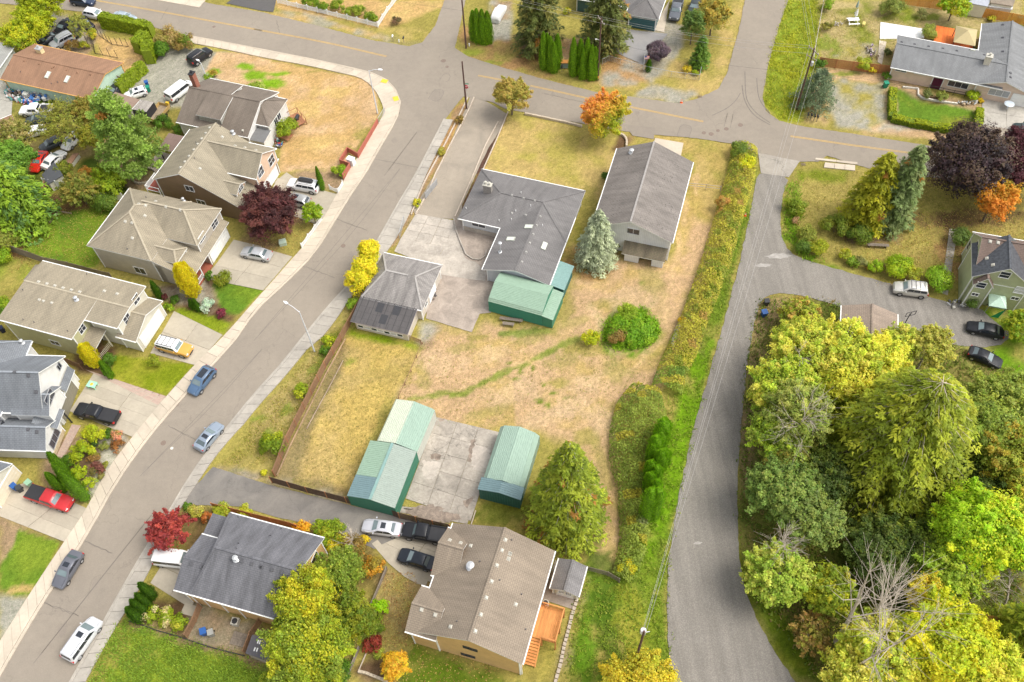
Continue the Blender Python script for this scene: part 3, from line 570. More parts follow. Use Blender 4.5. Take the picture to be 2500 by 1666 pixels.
def pavers(t,s,nu,nv):
 Q=GP(t,s);p=empty('paver_strip',(*bil(Q,.5,.5),0));tag(p,kind='structure');o=np.array(p.location[:2]);meshes={}
 m=[plain('paver_'+str(i),c,.85,.1)for i,c in enumerate(((.44,.31,.25),(.40,.30,.25),(.46,.35,.28)))]
 b=MB()
 for i in range(nu):
  for j in range(nv):
   P=[bil(Q,(i+a)/nu,(j+c)/nv)for a,c in((.03,.05),(.97,.05),(.97,.95),(.03,.95))];P=[q-o for q in P]
   if(P[1]-P[0])[0]*(P[2]-P[1])[1]-(P[1]-P[0])[1]*(P[2]-P[1])[0]<0:P=P[::-1]
   b.prism(P,-.05,.035,random.randrange(3))
 x=b.build('brick_pavers',m,p);x['kind']='stuff'
pavers('C0','760,300 1000,380 1480,540 1410,620',44,9);pavers('C0','640,790 720,800 560,1090 500,1080',6,34)
for t,x,y in(('A1',1162,728),('A1',1264,884)):
 c=G(t,x,y);b=MB();b.box(-.55,.55,-.45,.45,.0,.02)
 for i in range(7):
  for j in range(6):b.box(-.48+i*.15,-.42+i*.15,-.4+j*.15,-.34+j*.15,.02,.03)
 tag(b.build('tactile_plate',plain('tactile_yellow',(.75,.50,.05),.6),None,(c[0],c[1],.115),-.4 if x<1200 else-1.3),'yellow tactile plate set in the pavement, '+('farther round the street corner' if x<1200 else 'nearer the red wall'),'tactile plate','tactile plates at the corner')
 # ================================================================ BUILDINGS
class House:
 def __init__(s,name,label,cat,t,A,B,ze,group=None):
  s.t=t;s.ze=ze;a=s._G(A,ze);b=s._G(B,ze);s.ang=math.atan2(b[1]-a[1],b[0]-a[0]);s.o=a[:2].copy()
  s.U=np.array([math.cos(s.ang),math.sin(s.ang)]);s.V=np.array([-s.U[1],s.U[0]])
  s.root=empty(name,(a[0],a[1],0),s.ang,label,cat,group);s.faces=[];s.roofs=[];s.name=name
 def _G(s,p,z):return G(*p,z=z)if len(p)==3 else G(s.t,*p,z=z)
 def c(s,p,z=None):
  q=s._G(p,s.ze if z is None else z)[:2]-s.o;return float(q@s.U),float(q@s.V)
 def _ray(s,p):
  d=ray(px(*p)if len(p)==3 else px(s.t,*p));o=CAMP[:2]-s.o
  return np.array([o@s.U,o@s.V,CH]),np.array([d[:2]@s.U,d[:2]@s.V,d[2]])
 def hit(s,p,ax,val):
  o,d=s._ray(p);i=0 if ax=='u' else 1;k=(val-o[i])/d[i];q=o+k*d;return float(q[1-i]),float(q[2])
 def W(s,u,v,z=0):q=s.o+u*s.U+v*s.V;return np.array([q[0],q[1],z])
 def build(s,mb,name,mats,par=None,smooth=None):return mb.build(name,mats,par or s.root,smooth=smooth)
 def rect(s,pts,z=None):
  q=[s.c(p,z)for p in pts];return min(a for a,b in q),max(a for a,b in q),min(b for a,b in q),max(b for a,b in q)
 def block(s,u0,u1,v0,v1,ze,zr,ax='u',h0=0,h1=0,over=.4,roofm=None,wallm=None,z0=0,rf=.5,ze2=None,fascia=None,walls=True,th=.16,gut=True,name='roof',ov_g=None):
  if ax=='v':P=lambda a,b,z:(b,a,z);a0,a1,b0,b1=v0,v1,u0,u1
  else:P=lambda a,b,z:(a,b,z);a0,a1,b0,b1=u0,u1,v0,v1
  ze2=ze if ze2 is None else ze2;br=b0+(b1-b0)*rf
  fs=[[P(a0,b0,ze),P(a1,b0,ze),P(a1-h1,br,zr),P(a0+h0,br,zr)],[P(a1,b1,ze2),P(a0,b1,ze2),P(a0+h0,br,zr),P(a1-h1,br,zr)]]
  if h0:fs.append([P(a0,b1,ze2),P(a0,b0,ze),P(a0+h0,br,zr)])
  if h1:fs.append([P(a1,b0,ze),P(a1,b1,ze2),P(a1-h1,br,zr)])
  if ax=='v':fs=[f[::-1]for f in fs]
  key={};b=MB();vs=[];FF=[]
  for f in fs:
   g=[]
   for p in f:
    k=tuple(round(c,4)for c in p)
    if k not in key:key[k]=len(vs);vs.append(p)
    g.append(key[k])
   FF.append(tuple(g))
  n=len(vs);vb=[(p[0],p[1],p[2]-th)for p in vs];ed={}
  for f in FF:
   for i in range(len(f)):ed[(f[i],f[(i+1)%len(f)])]=1
  sides=[(x,n+x,n+y,y)for(x,y)in ed if(y,x)not in ed]
  b.add(vs+vb,FF+[tuple(n+i for i in f[::-1])for f in FF]);
  for sd in sides:b.f.append(sd);b.m.append(1)
  ro=s.build(b,name,[roofm,fascia or WHITE])
  for f in fs:s.faces.append(([np.array(p)for p in f],ro))
  cp=MB();rr=[(P(a0+h0,br,zr),P(a1-h1,br,zr))]
  if h0:rr+=[(P(a0,b0,ze),P(a0+h0,br,zr)),(P(a0,b1,ze2),P(a0+h0,br,zr))]
  if h1:rr+=[(P(a1,b0,ze),P(a1-h1,br,zr)),(P(a1,b1,ze2),P(a1-h1,br,zr))]
  for x,y in rr:
   if np.linalg.norm(np.array(x)-np.array(y))>.3:cp.bar(np.array(x)+[0,0,.03],np.array(y)+[0,0,.03],.26,.05)
  s.build(cp,'ridge_cap',CAPS.get(roofm.name,roofm),ro)
  if gut:
   for bb,zz in((b0-.06,ze-.06),(b1+.06,ze2-.06))[:1 if gut=='lo' else 2]:gb=MB();gb.bar(P(a0,bb,zz),P(a1,bb,zz),.12,.12);s.build(gb,'gutter',fascia or WHITE,ro)
  if walls:
   og=over if ov_g is None else ov_g;s0=(zr-ze)/(br-b0);s1=(zr-ze2)/(b1-br);oa0=over if h0 else og;oa1=over if h1 else og
   hh=lambda bb:(ze+(bb-b0)*s0 if bb<=br else ze2+(b1-bb)*s1)-th-.02
   w0,w1,c0,c1=a0+oa0,a1-oa1,b0+over,b1-over;zt0,zt1=hh(c0),hh(c1)
   if h0:sl=(zr-ze)/h0;zt0=min(zt0,ze+over*sl-th-.02)if h0 else zt0
   fl=[([P(w0,c0,z0),P(w1,c0,z0),P(w1,c0,zt0),P(w0,c0,zt0)],'l'),([P(w1,c1,z0),P(w0,c1,z0),P(w0,c1,zt1),P(w1,c1,zt1)],'h')]
   e0=[P(w0,c1,z0),P(w0,c0,z0),P(w0,c0,zt0)]+([]if h0 else[P(w0,br,zr-th-.02)])+[P(w0,c1,zt1)]
   e1=[P(w1,c0,z0),P(w1,c1,z0),P(w1,c1,zt1)]+([]if h1 else[P(w1,br,zr-th-.02)])+[P(w1,c0,zt0)]
   wb=MB()
   for f in[fl[0][0],fl[1][0],e0,e1]:wb.poly(f if ax=='u' else f[::-1])
   s.build(wb,'wall',wallm)
   for x,y,zt in((w0,c0,zt0),(w1,c0,zt0),(w0,c1,zt1),(w1,c1,zt1)):
    tb=MB();q=P(x,y,0);tb.box(q[0]-.07,q[0]+.07,q[1]-.07,q[1]+.07,z0,zt-.02);s.build(tb,'corner_board',fascia or WHITE)
  return ro
 def flat(s,pts,th,mat,name='roof',fascia=None):
  b=MB();P=pts;a=sum(P[i][0]*P[(i+1)%len(P)][1]-P[(i+1)%len(P)][0]*P[i][1]for i in range(len(P)))
  if a<0:P=P[::-1]
  b.slab(P,th);b.m=[0]+[1]*(len(b.f)-1);o=s.build(b,name,[mat,fascia or WHITE]);s.faces.append(([np.array(p)for p in P],o));return o
 def wallbox(s,u0,u1,v0,v1,z0,z1,mat,name='wall'):b=MB();b.box(u0,u1,v0,v1,z0,z1);return s.build(b,name,mat)
 def rhit(s,p):
  o,d=s._ray(p);best=None
  for f,ro in s.faces:
   N=np.cross(f[1]-f[0],f[2]-f[0]);N=N/np.linalg.norm(N)
   if abs(d@N)<1e-6:continue
   k=((f[0]-o)@N)/(d@N);q=o+k*d;ins=False;n=len(f)
   for i in range(n):
    a,b=f[i],f[(i+1)%n]
    if(a[1]>q[1])!=(b[1]>q[1])and q[0]<(b[0]-a[0])*(q[1]-a[1])/(b[1]-a[1])+a[0]:ins=not ins
   if ins and k>0 and(best is None or k<best[0]):best=(k,q,N if N[2]>0 else-N,ro)
  return best
 def _frame(s,N):
  h=math.hypot(N[0],N[1]);t=np.array([-N[1]/h,N[0]/h,0])if h>.02 else np.array([1.,0,0]);return t,np.cross(N,t)
 def vents(s,pts,mat=None,size=.3,name='roof_vent',hgt=.14):
  for p in pts:
   r=s.rhit(p)
   if not r:continue
   _,q,N,ro=r;t,w=s._frame(N);b=MB();a=size/2;vs=[]
   for z,k in((-.02,1.25),(.02,1.2),(.03,1),(hgt,.8)):vs+=[q+t*a*k*x+w*a*k*y+N*z for x,y in((-1,-1),(1,-1),(1,1),(-1,1))]
   b.add(vs,[tuple(4*i+[j,(j+1)%4,(j+1)%4+4,j+4][m]for m in range(4))for i in range(3)for j in range(4)]+[(12,13,14,15)])
   s.build(b,name,mat or VENTG,ro)
 def pipes(s,pts,mat=None,h=.5,r=.07,cap=False):
  for p in pts:
   k=s.rhit(p)
   if not k:continue
   _,q,N,ro=k;b=MB();b.tube([q-[0,0,.1],q+[0,0,h]],r,n=8)
   if cap:b.lathe([(r*2.2,0),(r*2.4,.06),(r*.6,.16)],tuple(q+[0,0,h]),10);b.lathe([(r*3,0),(r*1.2,.1)],tuple(q),10)
   s.build(b,'vent_pipe',mat or WHITE,ro)
 def skylight(s,pts,w=.65,l=1.2,ang=0):
  for p in pts:
   k=s.rhit(p)
   if not k:continue
   _,q,N,ro=k;t,x=s._frame(N);b=MB();g=MB();R4=((-1,-1),(1,-1),(1,1),(-1,1))
   vs=[q+t*w/2*a+x*l/2*c+N*z for z in(0,.14)for a,c in R4]
   b.add(vs,[(0,1,5,4),(1,2,6,5),(2,3,7,6),(3,0,4,7),(4,5,6,7)]);f=s.build(b,'skylight',SKYF,ro)
   s.build(g.add([q+t*(w/2-.06)*a+x*(l/2-.06)*c+N*.155 for a,c in R4],[(0,1,2,3)]),'skylight_pane',SKYL,ro)
 def _face(s,ax,val,sgn,a,z,w,h):
  if ax=='u':return lambda x,y,d:(val+sgn*d,a+x,z+y)
  return lambda x,y,d:(a+x,val+sgn*d,z+y)
 def window(s,ax,val,sgn,pts=None,at=None,w=1.2,h=1.1,grid=(2,1),frame=None,pane=None):
  todo=[s.hit(p,ax,val)for p in pts]if pts else at
  for a,z in todo:
   F=s._face(ax,val,sgn,a,z,w,h);fm=frame or WHITE;b=MB();fw=.07
   def bx(x0,x1,y0,y1,d0,d1,B):
    vs=[F(x,y,d)for d in(d0,d1)for x,y in((x0,y0),(x1,y0),(x1,y1),(x0,y1))]
    B.add(vs,[(0,3,2,1),(4,5,6,7),(0,1,5,4),(1,2,6,5),(2,3,7,6),(3,0,4,7)])
   bx(-w/2-fw,w/2+fw,h/2,h/2+fw,0,.07,b);bx(-w/2-fw,w/2+fw,-h/2-fw,-h/2,0,.09,b);bx(-w/2-fw,-w/2,-h/2,h/2,0,.07,b);bx(w/2,w/2+fw,-h/2,h/2,0,.07,b)
   for i in range(1,grid[0]):x=-w/2+w*i/grid[0];bx(x-.025,x+.025,-h/2,h/2,0,.06,b)
   for i in range(1,grid[1]):y=-h/2+h*i/grid[1];bx(-w/2,w/2,y-.02,y+.02,0,.055,b)
   f=s.build(b,'window',fm)
   for i in range(grid[0]):
    g=MB();x0=-w/2+w*i/grid[0]+.025;x1=-w/2+w*(i+1)/grid[0]-.025;bx(x0,x1,-h/2,h/2,.0,.03,g);s.build(g,'pane',pane or GLASS,f)
 def door(s,ax,val,sgn,a,w,h,mat,z0=0,name='door',rows=0,cols=0):
  F=s._face(ax,val,sgn,a,z0,w,h);b=MB()
  def bx(x0,x1,y0,y1,d0,d1,B):
   vs=[F(x,y,d)for d in(d0,d1)for x,y in((x0,y0),(x1,y0),(x1,y1),(x0,y1))];B.add(vs,[(0,3,2,1),(4,5,6,7),(0,1,5,4),(1,2,6,5),(2,3,7,6),(3,0,4,7)])
  bx(-w/2,w/2,0,h,0,.05,b);d=s.build(b,name,mat)
  if rows:
   for r in range(rows):
    g=MB()
    for c in range(cols):bx(-w/2+w*c/cols+.06,-w/2+w*(c+1)/cols-.06,h*r/rows+.05,h*(r+1)/rows-.04,.05,.075,g)
    s.build(g,'door_panel',mat,d)
  g=MB();bx(-w/2-.12,w/2+.12,h,h+.12,0,.08,g);bx(-w/2-.12,-w/2,0,h,0,.08,g);bx(w/2,w/2+.12,0,h,0,.08,g);s.build(g,'door_frame',WHITE)
  return d
 def chimney(s,p,w,l,h,mat,capm=None,flues=1):
  k=s.rhit(p)
  if not k:pass;return
  q=k[1];b=MB();b.box(q[0]-w/2,q[0]+w/2,q[1]-l/2,q[1]+l/2,q[2]-1,q[2]+h);c=s.build(b,'chimney',mat,k[3])
  g=MB();g.box(q[0]-w/2-.08,q[0]+w/2+.08,q[1]-l/2-.08,q[1]+l/2+.08,q[2]+h,q[2]+h+.1)
  for i in range(flues):x=q[0]+(i-(flues-1)/2)*w*.5;g.lathe([(.14,0),(.15,.35),(.2,.37),(.2,.42),(.02,.46)],(x,q[1],q[2]+h+.1),10)
  s.build(g,'chimney_cap',capm or STEEL,k[3])
 def spout(s,u,v,z):b=MB();b.box(u-.05,u+.05,v-.05,v+.05,.0,z);s.build(b,'downspout',WHITE)
VENTG=plain('vent_grey',(.33,.32,.30),.6);VENTL=plain('vent_light',(.47,.45,.39),.6);VENTD=plain('vent_dark',(.10,.10,.11),.6)
SKYF=plain('skylight_frame',(.45,.46,.40),.4);SKYL=plain('skylight_pane',(.62,.66,.58),.25,.06)
R_GREY=shingle('roof_grey_charcoal',(.185,.175,.172));R_BARN=shingle('roof_barn',(.215,.19,.17),(.18,.16,.145),.3,spots=1);R_BEIGE=shingle('roof_beige',(.315,.27,.195),(.25,.215,.155));R_BEIGE2=shingle('roof_weathered_beige',(.305,.265,.192),(.25,.215,.155))
R_BROWN=shingle('roof_brown',(.31,.175,.105),(.26,.145,.09));R_DKB=shingle('roof_dark_brown',(.19,.155,.125),(.15,.125,.10));R_BLUE=shingle('roof_blue_grey',(.19,.205,.225),(.155,.165,.185));R_SLATE=shingle('roof_slate',(.155,.155,.17),(.12,.12,.135),.35)
R_SAND=shingle('roof_sand',(.265,.214,.162),(.245,.197,.148));R_GAR=shingle('roof_garage',(.27,.25,.235),(.20,.185,.175),.4);R_ROLL=shingle('roof_roll_black',(.085,.078,.078),(.10,.092,.09),.15,.9);R_RANCH=shingle('roof_ranch',(.215,.22,.225),(.17,.175,.18))
R_GRBR=shingle('roof_red_brown',(.19,.135,.11),(.14,.10,.085));
W_WHITE=siding('white_siding',(.74,.73,.70));W_TAUPE=siding('taupe_siding',(.47,.42,.35));W_BROWN=siding('brown_siding',(.22,.145,.085));W_YEL=siding('yellow_green_siding',(.52,.50,.29));W_CREAM=siding('cream_siding',(.66,.63,.53));W_PEACH=siding('peach_trim_siding',(.70,.50,.36))
W_ORG=siding('apricot_siding',(.66,.42,.19));W_MINT=siding('mint_siding',(.52,.68,.55));W_PINK=siding('pink_siding',(.72,.56,.45));W_BLUEW=siding('pale_blue_board',(.56,.58,.61),.22,True);W_SAGE=siding('sage_siding',(.43,.46,.28));W_TEAL=siding('teal_siding',(.06,.13,.14));W_GARC=siding('garage_cream_siding',(.60,.54,.46),.2,True);W_BARNW=siding('barn_white_board',(.70,.70,.71),.25,True)
GDOOR=plain('garage_door_white',(.82,.82,.80),.4,.03);GDOORB=plain('garage_door_khaki',(.22,.20,.15),.5,.06)
BRICK=shingle('chimney_brick',(.36,.33,.30),(.28,.25,.23),.3,.09);BRICKR=shingle('red_chimney_brick',(.38,.15,.10),(.30,.12,.08),.2,.09)
CAPS={'roof_beige':plain('cap_beige',(.38,.33,.245),.8,.2,4),'roof_weathered_beige':plain('cap_beige2',(.36,.315,.235),.8,.2,4),'roof_barn':plain('cap_barn',(.30,.28,.265),.8,.2,4),'roof_blue_grey':plain('cap_blue',(.24,.26,.285),.8,.2,4),'roof_garage':plain('cap_garage',(.34,.32,.30),.8,.2,4)}
# ---- the main house, L-shaped with hip roof
h=House('ranch_house','low L-shaped house with dark grey hip roof beside the old concrete yard','house','B1',(2025,10),('B2',690,207),2.9)
NE=h.c(('B2',690,207));SW=h.c((1815,450));IN=h.c((2195,535));SE=h.c(('B2',360,1025));S2=h.c((2035,925))
u1=NE[0];vS=(SW[1]+IN[1])/2;_,zr=h.hit(('B2',0,235),'v',vS/2);uW=IN[0];um=(uW+u1)/2;vE=(SE[1]+S2[1])/2;_,zr2=h.hit(('B2',60,932),'v',vE)
zr=min(max(zr,4.0),5.2)
h.block(0,u1,vS,0,2.9,zr,'u',-vS/2*.95,-vS/2*.95,.5,R_GREY,W_BLUEW)
h.block(uW,u1-.01,vE,vS/2-.2,2.895,2.9+(zr-2.9)*(u1-uW)/(-vS),'v',0,0,.5,R_GREY,W_BLUEW)
h.vents([('B2',35,245),('B2',140,270),('B2',240,293),('B2',35,403),('B2',158,422),('B2',288,434),('B2',255,513),('B2',224,592),('B2',193,670),('B2',162,752),('B2',124,838)],VENTG,.28)
h.pipes([('B2',118,228),('B2',203,345),('B2',70,390),('B2',33,465),('B2',307,518),('B1',1890,365),('B1',2183,475)],None,.35,.05)
h.pipes([('B1',2195,750)],STEEL,1.9,.12,True);h.skylight([('B1',2287,636),('B2',187,527)],.7,1.25);h.skylight([('B2',322,698)],1.3,.7)
h.chimney((2085,215),1.2,.7,1.5,BRICK,VENTL,2)
h.window('v',vS+.5,-1,[(2000,505)],w=2.0,h=.9,grid=(2,1));h.wallbox(.5,uW-.1,vS+.42,vS+.5,0,.9,OLDC,'wall_base')
# ---- garage with hip roof and patio roof
h=House('garage','cream garage with weathered grey hip roof beside the yellow cypresses','garage','B1',(1150,755),(1675,868),2.7)
C=h.c((1495,1275));Dd=h.c((955,1145));w=h.c((1675,868))[0];v0=(C[1]+Dd[1])/2
_,zr=h.hit((1250,930),'v',v0*.5);zr=min(max(zr,3.9),5)
h.block(0,w,v0,0,2.7,zr,'u',2.3,2.3,.35,R_GAR,W_GARC)
b=MB();k=-v0*.5;b.poly([(w-2.35,v0*.5-1.3,zr-.55),(w-2.35,v0*.5+1.2,zr-.55),(w-2.35,v0*.5,zr+.18)]);b.poly([(w-2.35,v0*.5-1.3,zr-.55),(w-2.35,v0*.5,zr+.18),(w-3.3,v0*.5,zr+.18),(w-3.3,v0*.5-1.3,zr-.55)]);b.poly([(w-2.35,v0*.5+1.2,zr-.55),(w-3.3,v0*.5+1.2,zr-.55),(w-3.3,v0*.5,zr+.18),(w-2.35,v0*.5,zr+.18)])
h.build(b,'roof_gablet',R_GAR)
Q=[h.c(p,2.2)for p in((1360,1480),(855,1370))];vl=(Q[0][1]+Q[1][1])/2;ul=Q[1][0];ur=h.c((1455,1265),2.6)[0]
h.flat([(ul,vl,2.2),(ur,vl,2.2),(ur,v0+.5,2.78),(ul,v0+.5,2.78)],.1,R_ROLL,'patio_roof',plain('lavender_fascia',(.45,.42,.50),.6))
rp=bpy.data.objects[h.root.children[-1].name]if False else None
h.wallbox(ul+.4,ur-.3,vl+.45,v0+.4,0,2.05,W_GARC,'patio_room_wall')
h.window('v',vl+.45,-1,[(950,1410),(1070,1437),(1185,1465),(1300,1490)],w=.75,h=.5,grid=(1,1));h.window('v',vl+.45,-1,[(1008,1423),(1128,1450),(1243,1478)],w=.8,h=.5,grid=(1,1),pane=plain('curtained_pane',(.55,.55,.56),.3))
h.door('u',w-.35,1,v0*.45,2.4,2.1,GDOOR,0,'garage_door',4,3);h.window('u',w-.35,1,at=[(v0*.75,1.5)],w=.9,h=.8)
sh=MB();nn=9
for i in range(nn):x=ul+(ur-ul)*(i+.5)/nn;sh.bar((x,vl+.05,2.215),(x,v0+.4,2.785),.06,.03)
h.build(sh,'roof_seam',plain('roof_seam_black',(.05,.05,.05),.8))
for fx,fy,wd in((.33,.75,1.0),(.62,.78,1.0),(.46,.35,1.0)):
 x=ul+(ur-ul)*fx;y0=vl+(v0-vl)*(fy-.18);y1=vl+(v0-vl)*(fy+.18);zz=lambda y:2.2+(y-vl)/(v0+.5-vl)*.58+.02
 b=MB();b.poly([(x,y0,zz(y0)),(x+wd,y0,zz(y0)),(x+wd,y1,zz(y1)),(x,y1,zz(y1))]);h.build(b,'roof_patch',plain('roof_patch_dark',(.045,.045,.05),.8))
 # ---- barn
h=House('barn','long pale barn-like workshop with speckled grey gable roof and lean-to porch','workshop','A2',(972,1322),(1650,1445),4.2)
u1=h.c((1650,1445))[0];vS=h.c(('B2',1465,670))[1];um=u1/2;_,zr=h.hit(('B2',1120,485),'v',vS);uu,_=h.hit(('B2',1120,485),'v',vS)
h.block(0,u1,vS,0,4.2,zr,'v',0,0,.35,R_BARN,W_BARNW,rf=.47,ov_g=.3)
h.pipes([(1100,1360)],STEEL,.5,.15,True);vw=vS+.3
h.window('v',vw,-1,[('B2',1117,566)],w=1.7,h=1.0,frame=W_BARNW)
a=h.hit(('B2',1045,600),'v',vw)[0];b_=h.hit(('B2',1435,660),'v',vw)[0];ux0,ux1=a,min(b_,u1-.4)
o_=1.9;h.flat([(ux0,vw-o_,1.75),(ux1,vw-o_,1.75),(ux1,vw+.02,2.5),(ux0,vw+.02,2.5)],.1,shingle('mossy_shingle',(.15,.12,.08),(.12,.11,.06),.5),'porch_roof')
h.wallbox(ux0+.4,ux0+(ux1-ux0)*.40,vw-1.6,vw,0,1.7,W_BARNW,'porch_wall');h.wallbox(ux0+(ux1-ux0)*.70,ux1-.25,vw-1.6,vw,0,1.7,W_BARNW,'porch_wall')
h.window('v',vw-1.6,-1,at=[(ux0+(ux1-ux0)*.55,1.35)],w=.01,h=.01)if False else None
h.door('v',vw,-1,ux0+(ux1-ux0)*.55,.9,1.6,DARK)
# ---- green steel sheds
def steel(c,name):return plain(name,c,.6,.09,2.4,metal=0,spec=.3)
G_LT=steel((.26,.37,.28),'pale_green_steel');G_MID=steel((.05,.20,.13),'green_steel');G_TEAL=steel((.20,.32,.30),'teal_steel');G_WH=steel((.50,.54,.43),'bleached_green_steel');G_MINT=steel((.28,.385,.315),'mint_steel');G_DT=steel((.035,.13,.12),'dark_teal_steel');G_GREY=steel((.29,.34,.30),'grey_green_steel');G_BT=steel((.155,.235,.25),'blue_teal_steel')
def ribs(h,P,Q,R_,S_,pitch,mat,par,hgt=.035,w=.07,name='rib'):
 P,Q,R_,S_=[np.array(x,float)for x in(P,Q,R_,S_)];n=max(1,int(np.linalg.norm(Q-P)/pitch));b=MB()
 N=np.cross(Q-P,S_-P);N/=np.linalg.norm(N);N=N if N[2]>=-.01 else-N
 for i in range(n+1):
  a=P+(Q-P)*i/n;c=S_+(R_-S_)*i/n;e=(Q-P)/np.linalg.norm(Q-P)*w/2
  b.add([a-e,a+e,a+N*hgt,c-e,c+e,c+N*hgt],[(0,2,5,3),(1,4,5,2),(0,1,2),(3,5,4)])
 o=h.build(b,name,mat,par);o['kind']='stuff'
def carport(name,label,t,A,B,zr_p,SWp,ze,mats,along='v',prof=.5,ribdir='len',z_low=None,front=None):
 pass
h=House('steel_shed','steel shed with bleached white and mint roof halves, between dry lawn and cracked slab','shed','C1',(1090,930),(1450,1030),2.7,'green steel sheds')
def shed(h,u0,u1,v0,v1,ze,zr,mL,mR,mW,ribl,over=.0,roofax='v',ribmatL=None,ribmatR=None,pitch=.24,chamfer=.25):
 um=(u0+u1)/2;c=chamfer
 if roofax=='v':
  L=[(u0+c,v0,ze),(um,v0,zr),(um,v1,zr),(u0+c,v1,ze)];Rr=[(um,v0,zr),(u1-c,v0,ze),(u1-c,v1,ze),(um,v1,zr)]
 b=MB();b.slab(L,.05);ol=h.build(b,'roof_panel',mL);h.faces.append(([np.array(p)for p in L],ol))
 b=MB();b.slab(Rr,.05);orr=h.build(b,'roof_panel',mR);h.faces.append(([np.array(p)for p in Rr],orr))
 if ribl=='len':
  ribs(h,L[0],L[1],L[2],L[3],pitch,mL,ol);ribs(h,Rr[0],Rr[1],Rr[2],Rr[3],pitch,mR,orr)
 else:
  ribs(h,L[0],L[3],L[2],L[1],pitch,mL,ol);ribs(h,Rr[1],Rr[2],Rr[3],Rr[0],pitch,mR,orr)
 if c>0:
  for x0,x1,mm in((u0,u0+c,mL),(u1,u1-c,mR)):
   b=MB();P=[(x0,v0,ze-c*1.1),(x1,v0,ze),(x1,v1,ze),(x0,v1,ze-c*1.1)]
   if x0>x1:P=P[::-1]
   b.slab(P,.04);h.build(b,'eave_panel',mm)
 zt=ze-c*1.1-.03
 wb=MB();wb.poly([(u0+.02,v1,0),(u0+.02,v0,0),(u0+.02,v0,zt),(u0+.02,v1,zt)]);wb.poly([(u1-.02,v0,0),(u1-.02,v1,0),(u1-.02,v1,zt),(u1-.02,v0,zt)]);ow=h.build(wb,'wall_panel',mW)
 ribs(h,(u1-.02,v0,0),(u1-.02,v1,0),(u1-.02,v1,zt),(u1-.02,v0,zt),.3,mW,ow);
 for v,d in((v0+.03,-1),(v1-.03,1)):
  P=[(u0,v,0),(u1,v,0),(u1,v,zt),(u1-c,v,ze-.06),(um,v,zr-.06),(u0+c,v,ze-.06),(u0,v,zt)]
  b=MB();b.poly(P if d<0 else P[::-1]);h.build(b,'end_wall',mW)
 return ol,orr
u1=h.c((1450,1030))[0];v1=h.c((1262,562))[1];NEu=h.c((1608,655))[0];_,zr=h.hit((1440,590),'u',u1/2)
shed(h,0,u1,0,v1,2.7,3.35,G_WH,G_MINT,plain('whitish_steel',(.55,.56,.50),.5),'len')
h=House('steel_shed','steel shed with green and blue-teal gable roof beside the boundary fence','shed','C1',(830,1425),(1255,1535),2.7,'green steel sheds')
u1=h.c((1255,1535))[0];v1=h.c((1045,935))[1]
shed(h,0,u1,0,v1,2.7,3.4,G_LT,G_GREY,G_MID,'cross',chamfer=0)
b=MB();k=v1*.37;b.slab([(-.02,-.02,2.735),(u1/2-.15,-.02,3.42),(u1/2-.15,k,3.42),(-.02,k,2.735)],.03);o=h.build(b,'roof_panel',G_BT);ribs(h,(-.02,0,2.735),(-.02,k,2.735),(u1/2-.15,k,3.42),(u1/2-.15,0,3.42),.24,G_BT,o)
b=MB();b.bar((u1/2,-.02,3.45),(u1/2,v1+.02,3.45),.34,.05);h.build(b,'ridge_flashing',G_TEAL)
h=House('steel_shed','steel shed with rounded mint roof and teal front canopy, next to the big spruce','shed','C1',(2035,1265),('C2',135,1355),2.8,'green steel sheds')
u1=h.c(('C2',135,1355))[0];v1=h.c((2215,795))[1];_,zr=h.hit(('C2',120,810),'u',u1/2)
shed(h,0,u1,0,v1,2.8,3.45,G_MINT,G_MINT,G_MINT,'len',chamfer=.55)
f0=h.c((1985,1370),2.6)[1];b=MB();um=u1/2
for a0,a1,z0_,z1_ in((-.15,um,2.75,3.3),(um,u1+.15,3.3,2.75)):
 b=MB();b.slab([(a0,f0,z0_),(a1,f0,z1_),(a1,.06,z1_),(a0,.06,z0_)],.05);o=h.build(b,'canopy_panel',G_BT);ribs(h,(a0,f0,z0_),(a0,.06,z0_),(a1,.06,z1_),(a1,f0,z1_),.24,G_BT,o)
b=MB();b.poly([(0,f0+.1,0),(u1,f0+.1,0),(u1,f0+.1,2.7),(um,f0+.1,3.22),(0,f0+.1,2.7)]);b.poly([(u1-.02,f0+.1,0),(u1-.02,0,0),(u1-.02,0,2.7),(u1-.02,f0+.1,2.7)]);o=h.build(b,'front_wall',G_DT);ribs(h,(0,f0+.1,0),(u1,f0+.1,0),(u1,f0+.1,2.6),(0,f0+.1,2.6),.3,G_DT,o)
h=House('steel_shed','green rounded steel shed with lean-to wings touching the grey ranch house','shed','B1',(2085,1185),('B2',303,1315),2.4,'green steel sheds')
u1=h.c(('B2',303,1315))[0];v1=h.c((2190,930),2.4)[1];vr=v1*.52;vc=.7;zr=3.5
prof=[(0,2.35),(.35,2.75),(vr,zr),(v1-.35,2.9),(v1,2.4)]
b=MB()
for(a,z0_),(c,z1_)in zip(prof[:-1],prof[1:]):
 b=MB();b.slab([(0,a,z0_),(u1,a,z0_),(u1,c,z1_),(0,c,z1_)],.05);o=h.build(b,'roof_panel',G_LT);ribs(h,(0,a,z0_),(0,c,z1_),(u1,c,z1_),(u1,a,z0_),.22,G_LT,o,.035,.08);h.faces.append(([np.array(p)for p in[(0,a,z0_),(u1,a,z0_),(u1,c,z1_),(0,c,z1_)]],o))
b=MB();b.poly([(0,.03,0),(u1,.03,0),(u1,.03,2.33),(0,.03,2.33)]);o=h.build(b,'wall_panel',G_MID)
rb=MB()
for i in range(11):rb.bar((0,.0,.12+i*.2),(u1,.0,.12+i*.2),.05,.06)
x=h.build(rb,'wall_rib',steel((.07,.27,.17),'green_steel_bright'),o);x['kind']='stuff'
